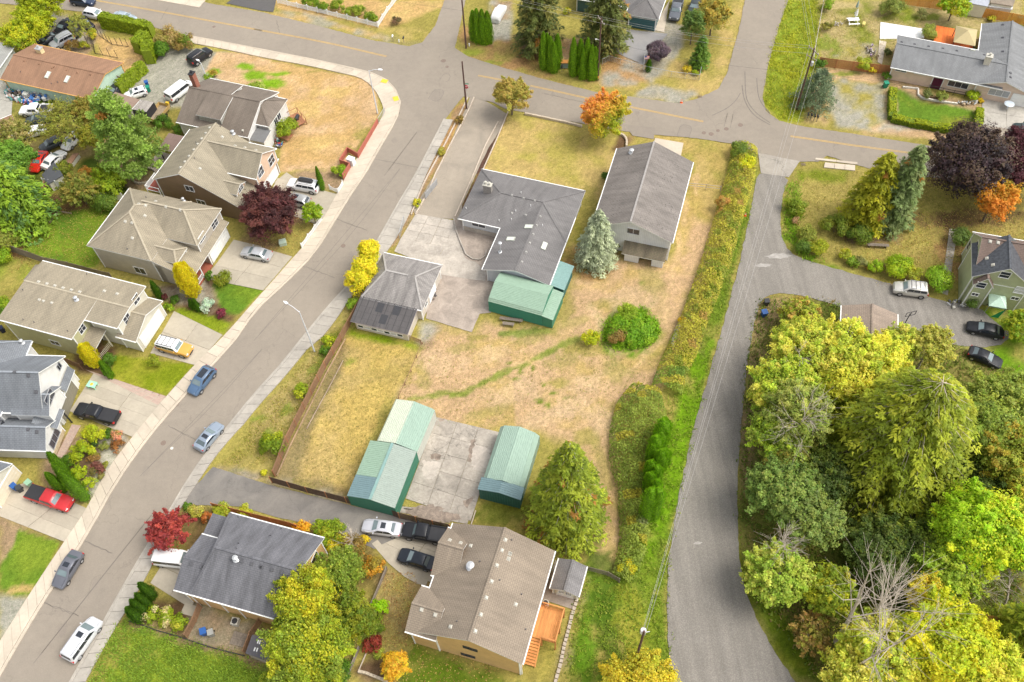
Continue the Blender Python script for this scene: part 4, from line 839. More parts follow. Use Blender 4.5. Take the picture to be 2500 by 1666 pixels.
for uu in(.03,u1-.03):
 b=MB();P=[(uu,0,0),(uu,v1,0)]+[(uu,a,z-.06)for a,z in prof[::-1]];b.poly(P if uu>1 else P[::-1]);h.build(b,'end_wall',G_MID)
b=MB();e=1.55;b.slab([(u1-.02,-.02,2.3),(u1+e,-.02,2.0),(u1+e,v1*.93,2.0),(u1-.02,v1*.93,2.3)],.06);o=h.build(b,'lean_to_roof',G_LT);ribs(h,(u1,0,2.3),(u1,v1*.93,2.3),(u1+e,v1*.93,2.0),(u1+e,0,2.0),.3,G_LT,o)
b=MB();b.box(u1,u1+e-.1,.05,v1*.9,0,1.93);h.build(b,'lean_to_wall',G_MID)
P=[h.c(p,2.4)for p in(('B2',360,1028),('B2',432,820),('B2',585,885),('B2',495,1105))]
u_a,u_b,v_a,v_b=(P[0][0]+P[1][0])/2,(P[2][0]+P[3][0])/2,(P[0][1]+P[3][1])/2,(P[1][1]+P[2][1])/2
b=MB();b.slab([(u_a,v_a,2.75),(u_b,v_a,2.3),(u_b,v_b,2.3),(u_a,v_b,2.75)],.06);o=h.build(b,'lean_to_roof',G_TEAL);ribs(h,(u_a,v_a,2.75),(u_a,v_b,2.75),(u_b,v_b,2.3),(u_b,v_a,2.3),.28,G_TEAL,o)
b=MB();b.box(u_a+.1,u_b-.2,v_a+.15,v_b-.1,0,2.2);h.build(b,'lean_to_wall',G_DT)
# ---- H4 taupe hip house
h=House('two_storey_house','taupe two-storey house with beige hip roof and dormers, silver sedan on its drive','house','B0',(1155,180),(1980,365),5.1)
SW=h.c((752,690));SB=h.c((1350,830));NE=h.c((1980,365));vS=(SW[1]+SB[1])/2;uM=SB[0];vm=vS/2;_,zr=h.hit((1205,355),'v',vm)
zr=8.2;e=min(uM,-vS)/2
LU,LV=h.c((2040,485),2.9),h.c((1720,970),2.9);uF=(LU[0]+LV[0])/2
h.block(0,uM,vS,0,5.1,zr,'v' if-vS>uM else 'u',e*.98,e*.98,.4,R_BEIGE,W_TAUPE,gut='lo')
uE=(h.c((1980,365))[0]+h.c((1745,700))[0])/2;vd=h.c((1515,635))[1];_,zd=h.hit((1615,385),'v',vd/2)
h.block(uM*.5,uE,vd,0,5.098,min(7.6,5.1+(-vd)*.36),'u',0,-vd*.45,.35,R_BEIGE,W_TAUPE,z0=2.6,gut=False)
d=h.c((1385,810),4.6);e2=h.c((1660,710),4.6);h.block(uM*.72,(h.c((1575,860),4.6)[0]+e2[0])/2,d[1],e2[1],4.6,5.5,'u',0,.9,.25,R_BEIGE,W_TAUPE,z0=3.2,gut=False)
h.flat([(uM-.6,vS-.0,5.3),(uF,vS,2.9),(uF,LU[1],2.9),(uM-.6,LU[1],5.3)],.15,R_BEIGE)
sp=h.c((1865,770),2.5)[1]
h.wallbox(uM-.5,uF-.5,sp,LU[1]-.35,0,2.95,W_TAUPE);h.wallbox(uM-.5,uM+.6,vS+.4,sp,0,3.6,W_TAUPE)
b=MB();uw=uM-.5;b.poly([(uw,vS+.4,0),(uF-1.7,vS+.4,0),(uF-1.7,vS+.4,3.3),(uw,vS+.4,5)]);h.build(b,'wall',W_TAUPE)
h.door('u',uF-.5,1,(sp+LU[1])/2-.1,4.9,2.2,GDOOR,0,'garage_door',4,6)
pr=MB()
for y in(vS+.5,(vS+sp)/2,sp-.1):pr.box(uF-.45,uF-.3,y-.07,y+.07,0,2.85)
h.build(pr,'porch_post',WHITE);h.wallbox(uM+.6,uF-.3,vS+.45,sp,.0,.25,plain('brick_red_porch',(.33,.10,.06),.8),'porch_floor')
rl=MB();rl.bar((uF-.38,vS+.5,1.15),(uF-.38,(vS+sp)/2,1.15),.07,.07);rl.bar((uF-.38,vS+.5,.4),(uF-.38,(vS+sp)/2,.4),.05,.05)
for i in range(14):y=vS+.5+((sp-vS)/2-.5)*i/13;rl.box(uF-.4,uF-.36,y-.02,y+.02,.4,1.15)
h.build(rl,'porch_railing',WHITE)
h.window('u',uE-.35,1,[(1910,500),(1795,622)],w=1.5,h=1.1,grid=(2,2));h.window('v',vS+.4,-1,[(1248,915)],w=1.7,h=1.3,grid=(2,1));
h.vents([(1115,478),(1176,490),(1178,626),(1291,427),(1236,322),(1295,336),(1385,298),(1478,348),(1605,377)],VENTL,.34);h.pipes([(1303,265),(1458,258),(1135,725)],VENTD,.25,.05);h.pipes([(1635,295)],STEEL,.5,.1,True)
h.vents([(1740,560)],VENTL,.01)if False else None
# ---- H3 brown house
h=House('two_storey_house','brown-walled two-storey house with long sloping beige roof, white car with roof box in front','house','G',(605,150),(985,50+-0),5.1)
A_,B_=G('G',70,860,z=5.1),G('G',605,150,z=5.1);dv=(B_-A_)[:2];h.ang=math.atan2(dv[1],dv[0])-math.pi/2;h.o=A_[:2].copy()
h.U=np.array([math.cos(h.ang),math.sin(h.ang)]);h.V=np.array([-h.U[1],h.U[0]]);h.root.location=(A_[0],A_[1],0);h.root.rotation_euler=(0,0,h.ang)
vN=float(np.linalg.norm(dv));ur,zr=h.hit((440,785),'v',0);LE=h.c((1950,600),2.9);uF=LE[0];LS=h.c((1285,1245),2.9)
uF=(LE[0]+LS[0])/2
h.block(0,uF,0,vN,5.1,zr,'v',0,0,.4,R_BEIGE2,W_BROWN,rf=ur/uF,ze2=2.9,ov_g=.25)
zc=5.6;a=h.c((1840,405),zc);bq=h.c((1525,855),5.2);pk=h.hit((1625,490),'u',(bq[0]+a[0])/2);uE=(a[0]+bq[0])/2
vc0,vc1=bq[1],a[1];h.block(ur+.4,uE,vc0,vc1,5.2,min(zr-.1,max(7.0,pk[1])),'u',0,0,.35,R_BEIGE2,W_PEACH,z0=2.8,rf=min(.75,max(.3,(pk[0]-vc0)/(vc1-vc0))),ov_g=.3)
h.window('u',uE-.3,1,[(1755,590),(1600,755)],w=1.5,h=1.5,grid=(2,2))
d0=h.c((1265,1085),4.3);d1=h.c((1400,885),4.3);uD=(d0[0]+d1[0])/2;h.block(ur+2.5,uD,d0[1],d1[1],4.3,5.1,'u',0,0,.22,R_BEIGE2,W_PEACH,z0=2.9,ov_g=.2,gut=False);h.window('u',uD-.2,1,at=[((d0[1]+d1[1])/2,4.15)],w=1.3,h=.75,grid=(2,2))
h.wallbox(uF-.42,uF-.38,vc0+.6,vN-.6,0,2.6,W_PEACH,'front_wall');h.door('u',uF-.38,1,(vc0+vN)/2+.2,4.9,2.2,GDOOR,0,'garage_door',4,6)
h.window('v',.25,-1,[(597,990),(765,1190)],w=1.35,h=1.0);h.vents([(880,130),(825,208),(768,286),(710,362),(655,441),(588,532),(527,613),(468,693),(1062,260),(745,708)],VENTL,.34);h.pipes([(1215,215)],STEEL,.5,.13,True);h.pipes([(1035,115),(693,345),(670,565),(180,745)],VENTD,.25,.05);h.vents([(1242,384),(1382,411),(1538,447)],VENTL,.32)
bl=MB();bl.box(-2.0,-.1,-.1,2.6,2.3,2.45);h.build(bl,'balcony_floor',plain('red_deck',(.25,.07,.05),.8));rl=MB()
for x0,y0,x1,y1 in((-2,-.1,-2,2.6),(-2,-.1,.3,-.1)):rl.bar((x0,y0,3.3),(x1,y1,3.3),.08,.08);rl.bar((x0,y0,2.5),(x1,y1,2.5),.08,.06)
for x,y in((-2,-.1),(-2,2.6),(.3,-.1)):rl.box(x-.06,x+.06,y-.06,y+.06,0,3.35)
h.build(rl,'balcony_railing',WHITE);g=MB();g.box(-2.02,-1.98,-.1,2.6,2.5,3.3);h.build(g,'balcony_screen',plain('frosted_panel',(.62,.63,.62),.4))
h2=House('patio_cover','flat brown patio cover behind the brown-walled house','patio cover','E',(150,1120),(370,1170),2.5)
q=[h2.c(p,2.5)for p in((150,1120),(370,1170),(510,960),(215,890))];U1=max(q[1][0],q[2][0]);V1=(q[2][1]+q[3][1])/2;m_=shingle('brown_roll_roof',(.20,.135,.115),(.19,.13,.11),.15,1.2)
h2.flat([(0,0,2.5),(U1,0,2.5),(U1,V1,2.7),(0,V1,2.7)],.1,m_);pp=MB()
for x,y in((.1,.1),(U1-.1,.1),(.1,V1-.1),(U1-.1,V1-.1)):pp.box(x-.06,x+.06,y-.06,y+.06,0,2.45)
h2.build(pp,'post',DARK)
# ---- H2 dark brown roofed house
h=House('two_storey_house','dark brown roofed older house with red brick chimney on the dry corner lot','house','E',(405,745),(1420,965),3.6)
u1=(h.c((1420,965))[0]);N0=h.c((1980,420),3.6);vN=h.c((1400,215),3.4)[1];_,zr=h.hit((590,245),'u',0);vr,_=h.hit((590,245),'u',0)
zr=min(max(zr,6.0),8.5);vr=max(min(vr,9),3.5);vN=vr*1.9;ur=N0[0]
h.block(0,u1,0,vN,3.6,zr,'u',0,0,.4,R_DKB,W_WHITE,rf=vr/vN,ov_g=.25)
s0=h.c((1485,780),3.3);sE=h.c((1730,830),3.3);uE=(N0[0]+sE[0])/2
h.block(u1-.8,uE,sE[1],N0[1],3.55,min(zr-.6,3.55+(N0[1]-sE[1])*.32),'u',0,(N0[1]-sE[1])*.42,.35,R_DKB,W_WHITE)
da,db=h.hit((680,640),'v',.9),h.hit((1040,735),'v',.9);h.flat([(da[0],.9,da[1]),(db[0],.9,da[1]),(db[0],vr,zr+.02),(da[0],vr,zr+.02)],.14,R_DKB,'dormer_roof');h.wallbox(da[0]+.25,db[0]-.2,1.1,vr-.5,4.0,da[1]-.12,plain('peeling_grey_paint',(.34,.33,.29),.9,.35,5),'dormer_wall')
n0=h.c((905,225),4.8);n1=h.c((1360,235),4.8);h.flat([(h.c((905,225),4.8)[0],vr,zr+.02),(n1[0],vr,zr+.02),(n1[0],n1[1],5.0),(n0[0],n1[1],5.0)],.14,R_DKB,'dormer_roof');h.wallbox(n0[0]+.3,n1[0]-.2,vr+.6,n1[1]-.3,3.5,5.0-.1,W_WHITE,'dormer_wall')
h.chimney((700,240),.7,.9,2.6,BRICKR,DARK,1)
b=MB();c0=h.c((1415,975),2.6);c1=h.c((1640,1030),2.6);h.flat([(c0[0],c0[1]-.2,2.6),(c1[0]+.2,c0[1]-.2,2.6),(c1[0]+.2,s0[1],2.9),(c0[0],s0[1],2.9)],.1,plain('grey_porch_roof',(.16,.16,.16),.7),'porch_roof');h.wallbox(c0[0]+.1,c1[0],c0[1],s0[1],0,2.4,W_WHITE,'porch_wall')
h.window('u',uE-.35,1,[(1820,740),(1860,660)],w=.9,h=1.3);h.vents([(1350,865)],VENTL,.3);h.pipes([(1360,895),(1605,455)],VENTL,.35,.06)
# ---- H5 yellow-green house
h=House('two_storey_house','pale yellow-green two-storey house with beige gable roof, yellow off-roader on its drive','house','B0',(375,828),(1280,1055),5.1)
NE=h.c((1280,1055));SW=h.c((60,1375));S1=h.c((640,1520));vS=(SW[1]+S1[1])/2;uM=S1[0];vr,zr=h.hit((217,1003),'u',0)
h.block(0,uM,vS,0,5.1,zr,'u',0,0,.4,R_BEIGE,W_YEL,rf=(vr-vS)/-vS,ov_g=.25)
E1=h.c((1060,1435));v2=E1[1];uE=(NE[0]+E1[0])/2;sl=(zr-5.1)/(-vr)
h.block(uM-.02,uE,v2,-.01,zr-sl*(vr-v2),zr-.01,'u',0,0,.4,R_BEIGE,W_CREAM,rf=(vr-v2)/(-v2),ze2=5.1,ov_g=.3)
w1=h.hit((725,1430),'u',uM-.25);h.window('u',uM-.24,1,at=[w1],w=1.1,h=1.3,grid=(2,2));h.window('u',uE-.3,1,[(1210,1170),(1130,1345)],w=1.2,h=1.3,grid=(2,2));h.window('v',vS+.4,-1,[('C0',490,62)],w=1.4,h=.9)
g0=h.c((1205,1550),2.9);g1=h.c((1450,1190),2.9);gw=h.c((1325,1155),2.9);gu=(g0[0]+g1[0])/2
h.block(uE-1.2,gu,g0[1],g1[1],2.9,4.3,'u',0,0,.35,R_BEIGE,W_CREAM,ov_g=.3);h.door('u',gu-.3,1,(g0[1]+g1[1])/2,4.9,2.2,GDOOR,0,'garage_door',4,6)
p0=h.c((955,1465),2.8);p1=h.c((700,1568),2.8);p2=h.c(('C0',880,150),2.8);h.flat([(uM-.2,p2[1],2.8),(p0[0],p2[1],2.8),(p0[0],v2+.3,3.3),(uM-.2,v2+.3,3.3)],.12,R_BEIGE,'porch_roof')
pp=MB();
for y in(p2[1]+.15,v2-.2):pp.box(p0[0]-.3,p0[0]-.15,y-.07,y+.07,0,2.75)
for i in range(12):y=p2[1]+.2+(v2-p2[1]-.5)*i/11;pp.box(p0[0]-.25,p0[0]-.2,y-.03,y+.03,.3,1.2)
h.build(pp,'porch_railing',plain('cream_trim',(.70,.65,.50),.6))
h.flat([(-1.0,-3.4,4.6),(.2,-3.4,5.15),(.2,-.6,5.15),(-1.0,-.6,4.6)],.12,R_BEIGE,'side_roof');h.wallbox(-.8,.3,-3.2,-.8,0,4.5,W_YEL)
h.vents([(258,932),(343,1015),(418,1032),(488,1050),(562,1070),(635,1087),(709,1105),(930,1097),(1043,1122)],VENTL,.34);h.vents([(350,1175),(387,1186),(461,1202)],VENTL,.3);h.pipes([(682,1175)],STEEL,.5,.12,True);h.pipes([(205,1090),(210,1355),(307,1378),(605,1455),(775,950)],VENTD,.25,.05)
# ---- H6 blue-grey roof, white walls
h=House('two_storey_house','white two-storey house with blue-grey roof, black pickup on its drive','house','H',(440,1000),(785,350),5.1)
A_=G('H',515,1035,z=5.0);B_=G('H',785,350,z=5.0)
h.ang=math.atan2((B_-A_)[1],(B_-A_)[0])-math.pi/2;h.o=A_[:2].copy();h.U=np.array([math.cos(h.ang),math.sin(h.ang)]);h.V=np.array([-h.U[1],h.U[0]]);h.root.location=(A_[0],A_[1],0);h.root.rotation_euler=(0,0,h.ang)
L=float(np.linalg.norm((B_-A_)[:2]));W0=h.c((0,95),5.2)
ux=h.c((-120,160),5.1)[0]
pk=h.hit((460,540),'u',0)
zr=max(7.4,min(9,pk[1]));vp=min(max(pk[0],L*.35),L*.6)
h.block(-9,0,0,L,5.1,zr,'u',0,0,.4,R_BLUE,W_WHITE,rf=vp/L,ov_g=.3)
w_=h.c((140,90),5.2);v_w=h.c((0,1150),5.2)
h.block(-12,-5.2,v_w[1]+1,L+2.2,5.2,8.9,'v',0,3.0,.4,R_BLUE,W_WHITE)
c0=h.c((700,605),4.9);c1=h.c((500,1030),4.8);pk2=h.hit((515,735),'u',.9)
wv=h.hit((590,835),'u',.62)[0];h.block(-4,.9,wv-2.1,wv+2.2,5.02,6.6,'u',0,0,.3,R_BLUE,W_WHITE,z0=2.7,ov_g=.3,gut=False);h.window('u',.62,1,[(590,835)],w=1.9,h=1.4,grid=(2,2),frame=plain('grey_trim',(.35,.35,.36),.5))
h.window('u',-.28,1,[(705,465)],w=.75,h=.9,frame=plain('grey_trim',(.35,.35,.36),.5));
f0=h.c((755,755),2.9);f1=h.c((935,510),2.9);uF=(f0[0]+f1[0])/2;h.flat([(.0,f0[1]-.2,3.9),(uF,f0[1]-.2,2.9),(uF,f1[1],2.9),(.0,f1[1],3.9)],.12,R_BLUE,'garage_roof')
h.wallbox(-.4,uF-.45,1.2,f1[1]-.3,0,2.8,W_WHITE,'garage_wall');h.door('u',uF-.45,1,(1.2+f1[1]-.3)/2-.2,max(4.5,f1[1]-2.8),2.3,GDOORB,0,'garage_door',5,1)
r0=h.c((580,1230),3.2);e0=h.c((485,1475),2.8);e1=h.c((760,1085),2.8);ww=h.c((25,1345),2.8)
uw=(e0[0]+e1[0])/2;h.block(min(ww[0],uw-8),uw,e0[1],e1[1]+.0,2.8,4.6,'u',0,0,.35,R_BLUE,W_WHITE,ov_g=.3);h.window('u',uw-.28,1,[(650,1325)],w=2.4,h=1.3,grid=(3,1),frame=plain('grey_trim',(.35,.35,.36),.5));h.wallbox(uw-.36,uw-.24,e0[1]+.4,e1[1]-.4,0,.7,plain('stone_veneer',(.50,.40,.26),.9,.35,6),'stone_base')
v_=h.c((770,985),2.9);h.flat([(-1.5,e1[1]-1.6,4.3),(v_[0],e1[1]-1.6,2.9),(v_[0],v_[1],2.9),(-1.5,v_[1],4.3)],.12,R_BLUE,'porch_roof');pp=MB();pp.box(v_[0]-.3,v_[0]-.15,v_[1]-.3,v_[1]-.15,0,2.8);h.build(pp,'porch_post',DARK)
h.window('u',-5.2,1,at=[(-1.2,4.0),(-3.2,4.0)],w=.7,h=.8,frame=DARK)
h.vents([(180,530),(338,572),(430,770),(335,1215),(440,1247),(35,175)],VENTD,.4);h.pipes([(268,185)],STEEL,.5,.12,True)
# ---- H6b corner of the next house
h=House('small_house','corner of a grey-roofed house with cream garage door beside the red pickup','house','C0',(0,1320),(105,1145),2.9)
h.block(0,h.c((105,1145))[0],.0,6,2.9,4.6,'v',0,0,.35,R_BLUE,W_CREAM)if False else None
A_=G('C0',-30,1370,z=2.9);B_=G('C0',105,1145,z=2.9);h.ang=math.atan2((B_-A_)[1],(B_-A_)[0])-math.pi/2;h.o=A_[:2].copy();h.U=np.array([math.cos(h.ang),math.sin(h.ang)]);h.V=np.array([-h.U[1],h.U[0]]);h.root.location=(A_[0],A_[1],0);h.root.rotation_euler=(0,0,h.ang)
L=float(np.linalg.norm((B_-A_)[:2]));h.block(-7,0,-1.5,L,2.9,4.8,'u',0,0,.35,R_BLUE,W_CREAM,ov_g=.3);h.door('u',-.3,1,L*.35,4.6,2.2,plain('garage_door_cream',(.70,.62,.48),.5,.04),0,'garage_door',4,5)
# ---- H7 grey roofed house, bottom
h=House('two_storey_house','apricot-walled house with slate-grey gable roof behind the red maple','house','D0',(2050,60),('D1',625,285),5.2)
NE=h.c(('D1',625,285));SE=h.c(('D1',135,985));SWc=h.c((1545,745));vS=(SE[1]+SWc[1])/2;uE=NE[0];vr,zr=h.hit(('D1',410,575),'u',uE)
h.block(0,uE,vS,0,5.2,zr,'u',1.6,0,.45,R_SLATE,W_ORG,rf=(vr-vS)/-vS,ov_g=.3)
uW=SWc[0];N7=h.c((1800,250));_,z2=h.hit((1640,450),'u',uW);vg1=N7[1];h.block(uW,3.0,vS-.01,min(vg1,-2.0),5.19,min(zr-.3,max(6.6,z2)),'u',0,0,.45,R_SLATE,W_ORG,ov_g=.3)
q0=h.c((1805,255),3.2);q1=h.c((2010,100),3.2);h.flat([(q0[0],q0[1],3.3),(q1[0]+.3,q0[1],3.3),(q1[0]+.3,q1[1],3.4),(q0[0],q1[1],3.4)],.15,R_SLATE,'porch_roof');h.wallbox(q0[0]+.4,.4,q0[1]+.4,q1[1]-.4,0,3.1,W_ORG,'porch_wall')
h.window('u',uE-.3,1,[('D1',540,465),('D1',425,695)],w=1.3,h=1.3);h.vents([(1705,517),(1790,542),(2058,465),(2152,488),(2240,515),(2325,538),('D1',68,542),('D1',160,565),('D1',250,590)],VENTD,.36);h.pipes([(2103,475)],STEEL,.5,.13,True);h.pipes([(2125,332),(2108,376),(2125,100),('D1',150,262),('D1',245,202)],VENTD,.25,.06)
h.spout(uW+1.2,vS+.3,5.1);h.spout(uW+7,vS+.3,5.1)
# ---- H8 big beige roof, bottom centre
h=House('two_storey_house','apricot-walled house with broad sandy beige roof and cedar deck at the bottom','house','D2',(130,1410),(420,400),5.6)
A_=G('D2',130,1410,z=5.6);B_=G('D2',420,400,z=5.6);h.ang=math.atan2((B_-A_)[1],(B_-A_)[0])-math.pi/2;h.o=A_[:2].copy();h.U=np.array([math.cos(h.ang),math.sin(h.ang)]);h.V=np.array([-h.U[1],h.U[0]]);h.root.location=(A_[0],A_[1],0);h.root.rotation_euler=(0,0,h.ang)
L=float(np.linalg.norm((B_-A_)[:2]));NW=h.c(('D1',1770,160));ur,zr=h.hit(('D1',2240,190),'v',L);uW=NW[0]
h.block(uW,0,0,L,5.6,zr,'v',0,0,.45,R_SAND,W_ORG,rf=(ur-uW)/(0-uW),ov_g=.3)
def wing(N_,S_,P_):
 n,s_=h.c(N_,5.58),h.c(S_,5.58);uw=(n[0]+s_[0])/2;v,z=h.hit(P_,'u',uw);z=min(max(z,6.6),zr-.2);h.block(uw,uW+2.5,s_[1],n[1],5.58,z,'u',0,0,.45,R_SAND,W_ORG,rf=min(.65,max(.35,(v-s_[1])/(n[1]-s_[1]))),ov_g=.3)
wing(('D1',1700,185),('D1',1600,620),('D1',1640,320));wing(('D1',1490,710),('D1',1345,1115),('D1',1405,860))
h.window('v',.3,-1,[('D1',1896,1258),('D1',1955,1277),('D1',1878,1320),('D1',1936,1336)],w=.75,h=.55,grid=(1,1),frame=DARK)
h.vents([('D1',1743,303),('D1',1840,328),('D1',1930,353),('D1',2238,300),('D1',2208,393),('D1',2281,423),('D1',2268,468),('D1',2162,527),('D1',2116,670),('D1',2068,815),('D1',2020,965),('D1',1971,1113),('D1',1750,1073),('D1',1614,968),('D1',1492,922),('D2',18,425),('D2',5,470),('D2',70,875)],VENTL,.34)
h.pipes([('D1',1930,540)],STEEL,.5,.18,True);h.pipes([('D1',2012,495),('D1',2190,660),('D1',1808,1028),('D2',35,305),('D2',123,787),('D2',160,1098)],VENTD,.25,.06);h.spout(-.3,.4,5.5)
CED=wood('cedar',(.62,.27,.085),var=.16);dk=[h.c(p,2.2)for p in(('D2',290,880),('D2',500,930),('D2',425,1225),('D2',275,1180),('D2',205,1165))]
d_u1=(dk[1][0]+dk[2][0])/2;d_v0=(dk[2][1]+dk[3][1])/2;d_v1=(dk[0][1]+dk[1][1])/2;root=empty('cedar_deck',h.W(0,0),h.ang,'orange cedar deck with railing and stairs behind the sandy-roofed house','deck');n=max(8,int((d_u1-.1)/.15))
for i in range(n):
 x0=-.35+(d_u1+.35)*i/n;b=MB();b.box(x0+.008,x0+(d_u1+.35)/n-.008,d_v0,d_v1,2.15,2.2);b.build('deck_board',CED,root)
b=MB()
for(x0,y0),(x1,y1)in(((d_u1,d_v0),(d_u1,d_v1)),((d_u1,d_v1),(0,d_v1)),((.9,d_v0),(d_u1,d_v0))):
 b.bar((x0,y0,3.15),(x1,y1,3.15),.14,.05);b.bar((x0,y0,2.4),(x1,y1,2.4),.06,.08);k=int(math.hypot(x1-x0,y1-y0)/.14)
 for j in range(k+1):x=x0+(x1-x0)*j/k;y=y0+(y1-y0)*j/k;b.box(x-.025,x+.025,y-.025,y+.025,2.4,3.15)
b.build('deck_railing',CED,root);b=MB()
for x,y in((d_u1,d_v0),(d_u1,d_v1),(d_u1,(d_v0+d_v1)/2),(.2,d_v1),(.9,d_v0)):b.box(x-.07,x+.07,y-.07,y+.07,0,3.15)
b.build('deck_post',CED,root)
for i in range(9):b=MB();y=d_v0-.02-i*.27;z=2.0-i*.22;b.box(-.3,.8,y-.27,y,z-.05,z);b.build('stair_tread',CED,root)
b=MB();b.bar((.85,d_v0,2.1),(.85,d_v0-2.5,.1),.06,.22);b.bar((-.32,d_v0,2.1),(-.32,d_v0-2.5,.1),.06,.22);b.bar((.85,d_v0,3.0),(.85,d_v0-2.5,1.0),.08,.05);b.build('stair_stringer',CED,root)
h=House('garden_shed','small grey-roofed garden shed with white double doors by the cedar deck house','shed','D2',(375,735),(455,465),2.2)
A_=G('D2',375,735,z=2.2);B_=G('D2',455,465,z=2.2);h.ang=math.atan2((B_-A_)[1],(B_-A_)[0])-math.pi/2;h.o=A_[:2].copy();h.U=np.array([math.cos(h.ang),math.sin(h.ang)]);h.V=np.array([-h.U[1],h.U[0]]);h.root.location=(A_[0],A_[1],0);h.root.rotation_euler=(0,0,h.ang)
L=float(np.linalg.norm((B_-A_)[:2]));ue=h.c(('D2',630,805))[0];h.block(0,ue,0,L,2.2,3.0,'v',0,0,.25,shingle('shed_roof_grey',(.20,.19,.19)),W_CREAM,ov_g=.35);h.door('v',.35,-1,ue/2,1.7,1.9,GDOOR,0);h.window('v',.29,-1,at=[(ue/2-.42,1.45),(ue/2+.42,1.45)],w=.6,h=.7,grid=(3,3))
# ---- H1 brown ranch
h=House('ranch_house','long mint-green house with brown gable roof and two skylights','house','A0',(0,705),(820,885),2.7)
u1=h.c((820,885))[0];vN=h.c((1105,560))[1];uNE=h.c((1105,560))[0];vr,zr=h.hit((935,660),'u',u1)
h.block(0,u1,0,vN,2.7,zr,'u',0,0,.45,R_BROWN,W_MINT,rf=vr/vN,ov_g=.35,fascia=plain('orange_fascia',(.62,.34,.10),.6));h.skylight([(427,670),(599,708)],.7,1.3)
h.chimney((365,470),1.0,.8,.9,plain('cream_chimney_box',(.66,.56,.32),.7),STEEL,1);h.vents([(217,542),(353,571),(465,606),(483,598),(596,624),(688,648),(808,665)],R_BROWN,.3);h.pipes([(460,750),(515,738),(80,585),(185,645)],VENTD,.3,.05)
# ---- H0 sliver top left, lower-left orange roof corner
h=House('small_house','grey-roofed house cut by the left edge of the photo','house','A0',(0,600),(130,410),2.7)
A_=G('A0',-20,625,z=2.7);B_=G('A0',130,410,z=2.7);h.ang=math.atan2((B_-A_)[1],(B_-A_)[0])-math.pi/2;h.o=A_[:2].copy();h.U=np.array([math.cos(h.ang),math.sin(h.ang)]);h.V=np.array([-h.U[1],h.U[0]]);h.root.location=(A_[0],A_[1],0);h.root.rotation_euler=(0,0,h.ang)
L=float(np.linalg.norm((B_-A_)[:2]));h.block(-10,0,-3,L,2.7,4.0,'v',0,0,.4,shingle('roof_pale_grey',(.33,.33,.31)),W_WHITE)
h=House('small_house','terracotta roof corner at the left edge beyond the parked wrecks','house','A0',(0,1110),(145,1105),2.7)
A_=G('A0',-60,1185,z=2.7);B_=G('A0',145,1100,z=2.7);h.ang=math.atan2((B_-A_)[1],(B_-A_)[0]);h.o=A_[:2].copy();h.U=np.array([math.cos(h.ang),math.sin(h.ang)]);h.V=np.array([-h.U[1],h.U[0]]);h.root.location=(A_[0],A_[1],0);h.root.rotation_euler=(0,0,h.ang)
h.block(-4,float(np.linalg.norm((B_-A_)[:2])),0,2.6,2.7,3.1,'u',0,0,.3,R_BROWN,W_CREAM)
h=House('workshop','low shed with flat brown roof between white hatchback and pine tree','shed','A0',(1000,990),(1160,985),2.4)
q=[h.c(p,2.4)for p in((1160,985),(1250,893),(1005,845))];A_=G('A0',1160,985,z=2.4);B_=G('A0',1250,893,z=2.4);h.ang=math.atan2((B_-A_)[1],(B_-A_)[0])-math.pi/2;h.o=A_[:2].copy();h.U=np.array([math.cos(h.ang),math.sin(h.ang)]);h.V=np.array([-h.U[1],h.U[0]]);h.root.location=(A_[0],A_[1],0);h.root.rotation_euler=(0,0,h.ang)
uu=h.c((1005,845),2.4)[0];L=float(np.linalg.norm((B_-A_)[:2]));h.flat([(uu,0,2.4),(0,0,2.4),(0,L,2.5),(uu,L,2.5)],.15,shingle('brown_flat_roof',(.27,.19,.145),(.26,.18,.14),.15,1.5));h.wallbox(uu+.2,-.2,.2,L-.2,0,2.25,W_CREAM)
# ---- H9 pink ranch
h=House('ranch_house','pink rambling house with grey roof and hedged front lawn','house','A3',(1145,600),(1890,748),2.7)
vN=h.c((1175,305))[1];u2=h.c((1890,748))[0];vr,zr=h.hit((1180,375),'u',0);pkS,zS=h.hit((2180,725),'v',h.c((1890,748))[1])
zr=min(max(zr,4.2),5.5);uc=pkS;vF=h.c((1890,748))[1];NP=h.hit((2185,170),'u',uc)
h.block(0,uc,0,vN,2.7,zr,'u',0,0,.5,R_RANCH,W_PINK,ov_g=.35);hw=uc-u2;vN2=h.c((1905,200),2.7)[1]
h.block(u2,u2+2*hw,vF-.0,vN2,2.69,2.7+hw*(zr-2.7)/(vN/2),'v',0,0,.5,R_RANCH,W_PINK,ov_g=.35)
h.chimney((2000,560),.9,.9,1.3,plain('cream_brick',(.62,.57,.46),.8,.2,6),VENTL,1);h.skylight([(1876,450)],.8,.6);h.vents([(1245,377),(1360,396),(1485,415),(1612,434),(1735,455),(1980,492),(2146,222),(2146,337),(2146,460),(2212,652),(2214,690)],VENTD,.35)
h.window('v',.5,-1,[(1240,625),(1412,650)],w=1.7,h=.5,grid=(2,1));h.window('v',.5,-1,at=[(h.hit((1765,718),'v',.5)[0],1.6)],w=3.0,h=1.0,grid=(3,1));a=h.hit((1570,712),'v',.5)[0];h.door('v',.5,-1,a,1.5,2.1,plain('maroon_door',(.09,.015,.04),.4))
h.window('v',vF+.35,-1,at=[(h.hit((2130,795),'v',vF+.35)[0],1.7)],w=3.0,h=1.1,grid=(3,1),pane=plain('pale_pane',(.35,.36,.36),.1));g=MB();a=h.hit((2225,850),'v',vF+.35)[0];h.door('v',vF+.33,-1,a+2.5,4.6,2.1,GDOOR,0,'garage_door',4,5)
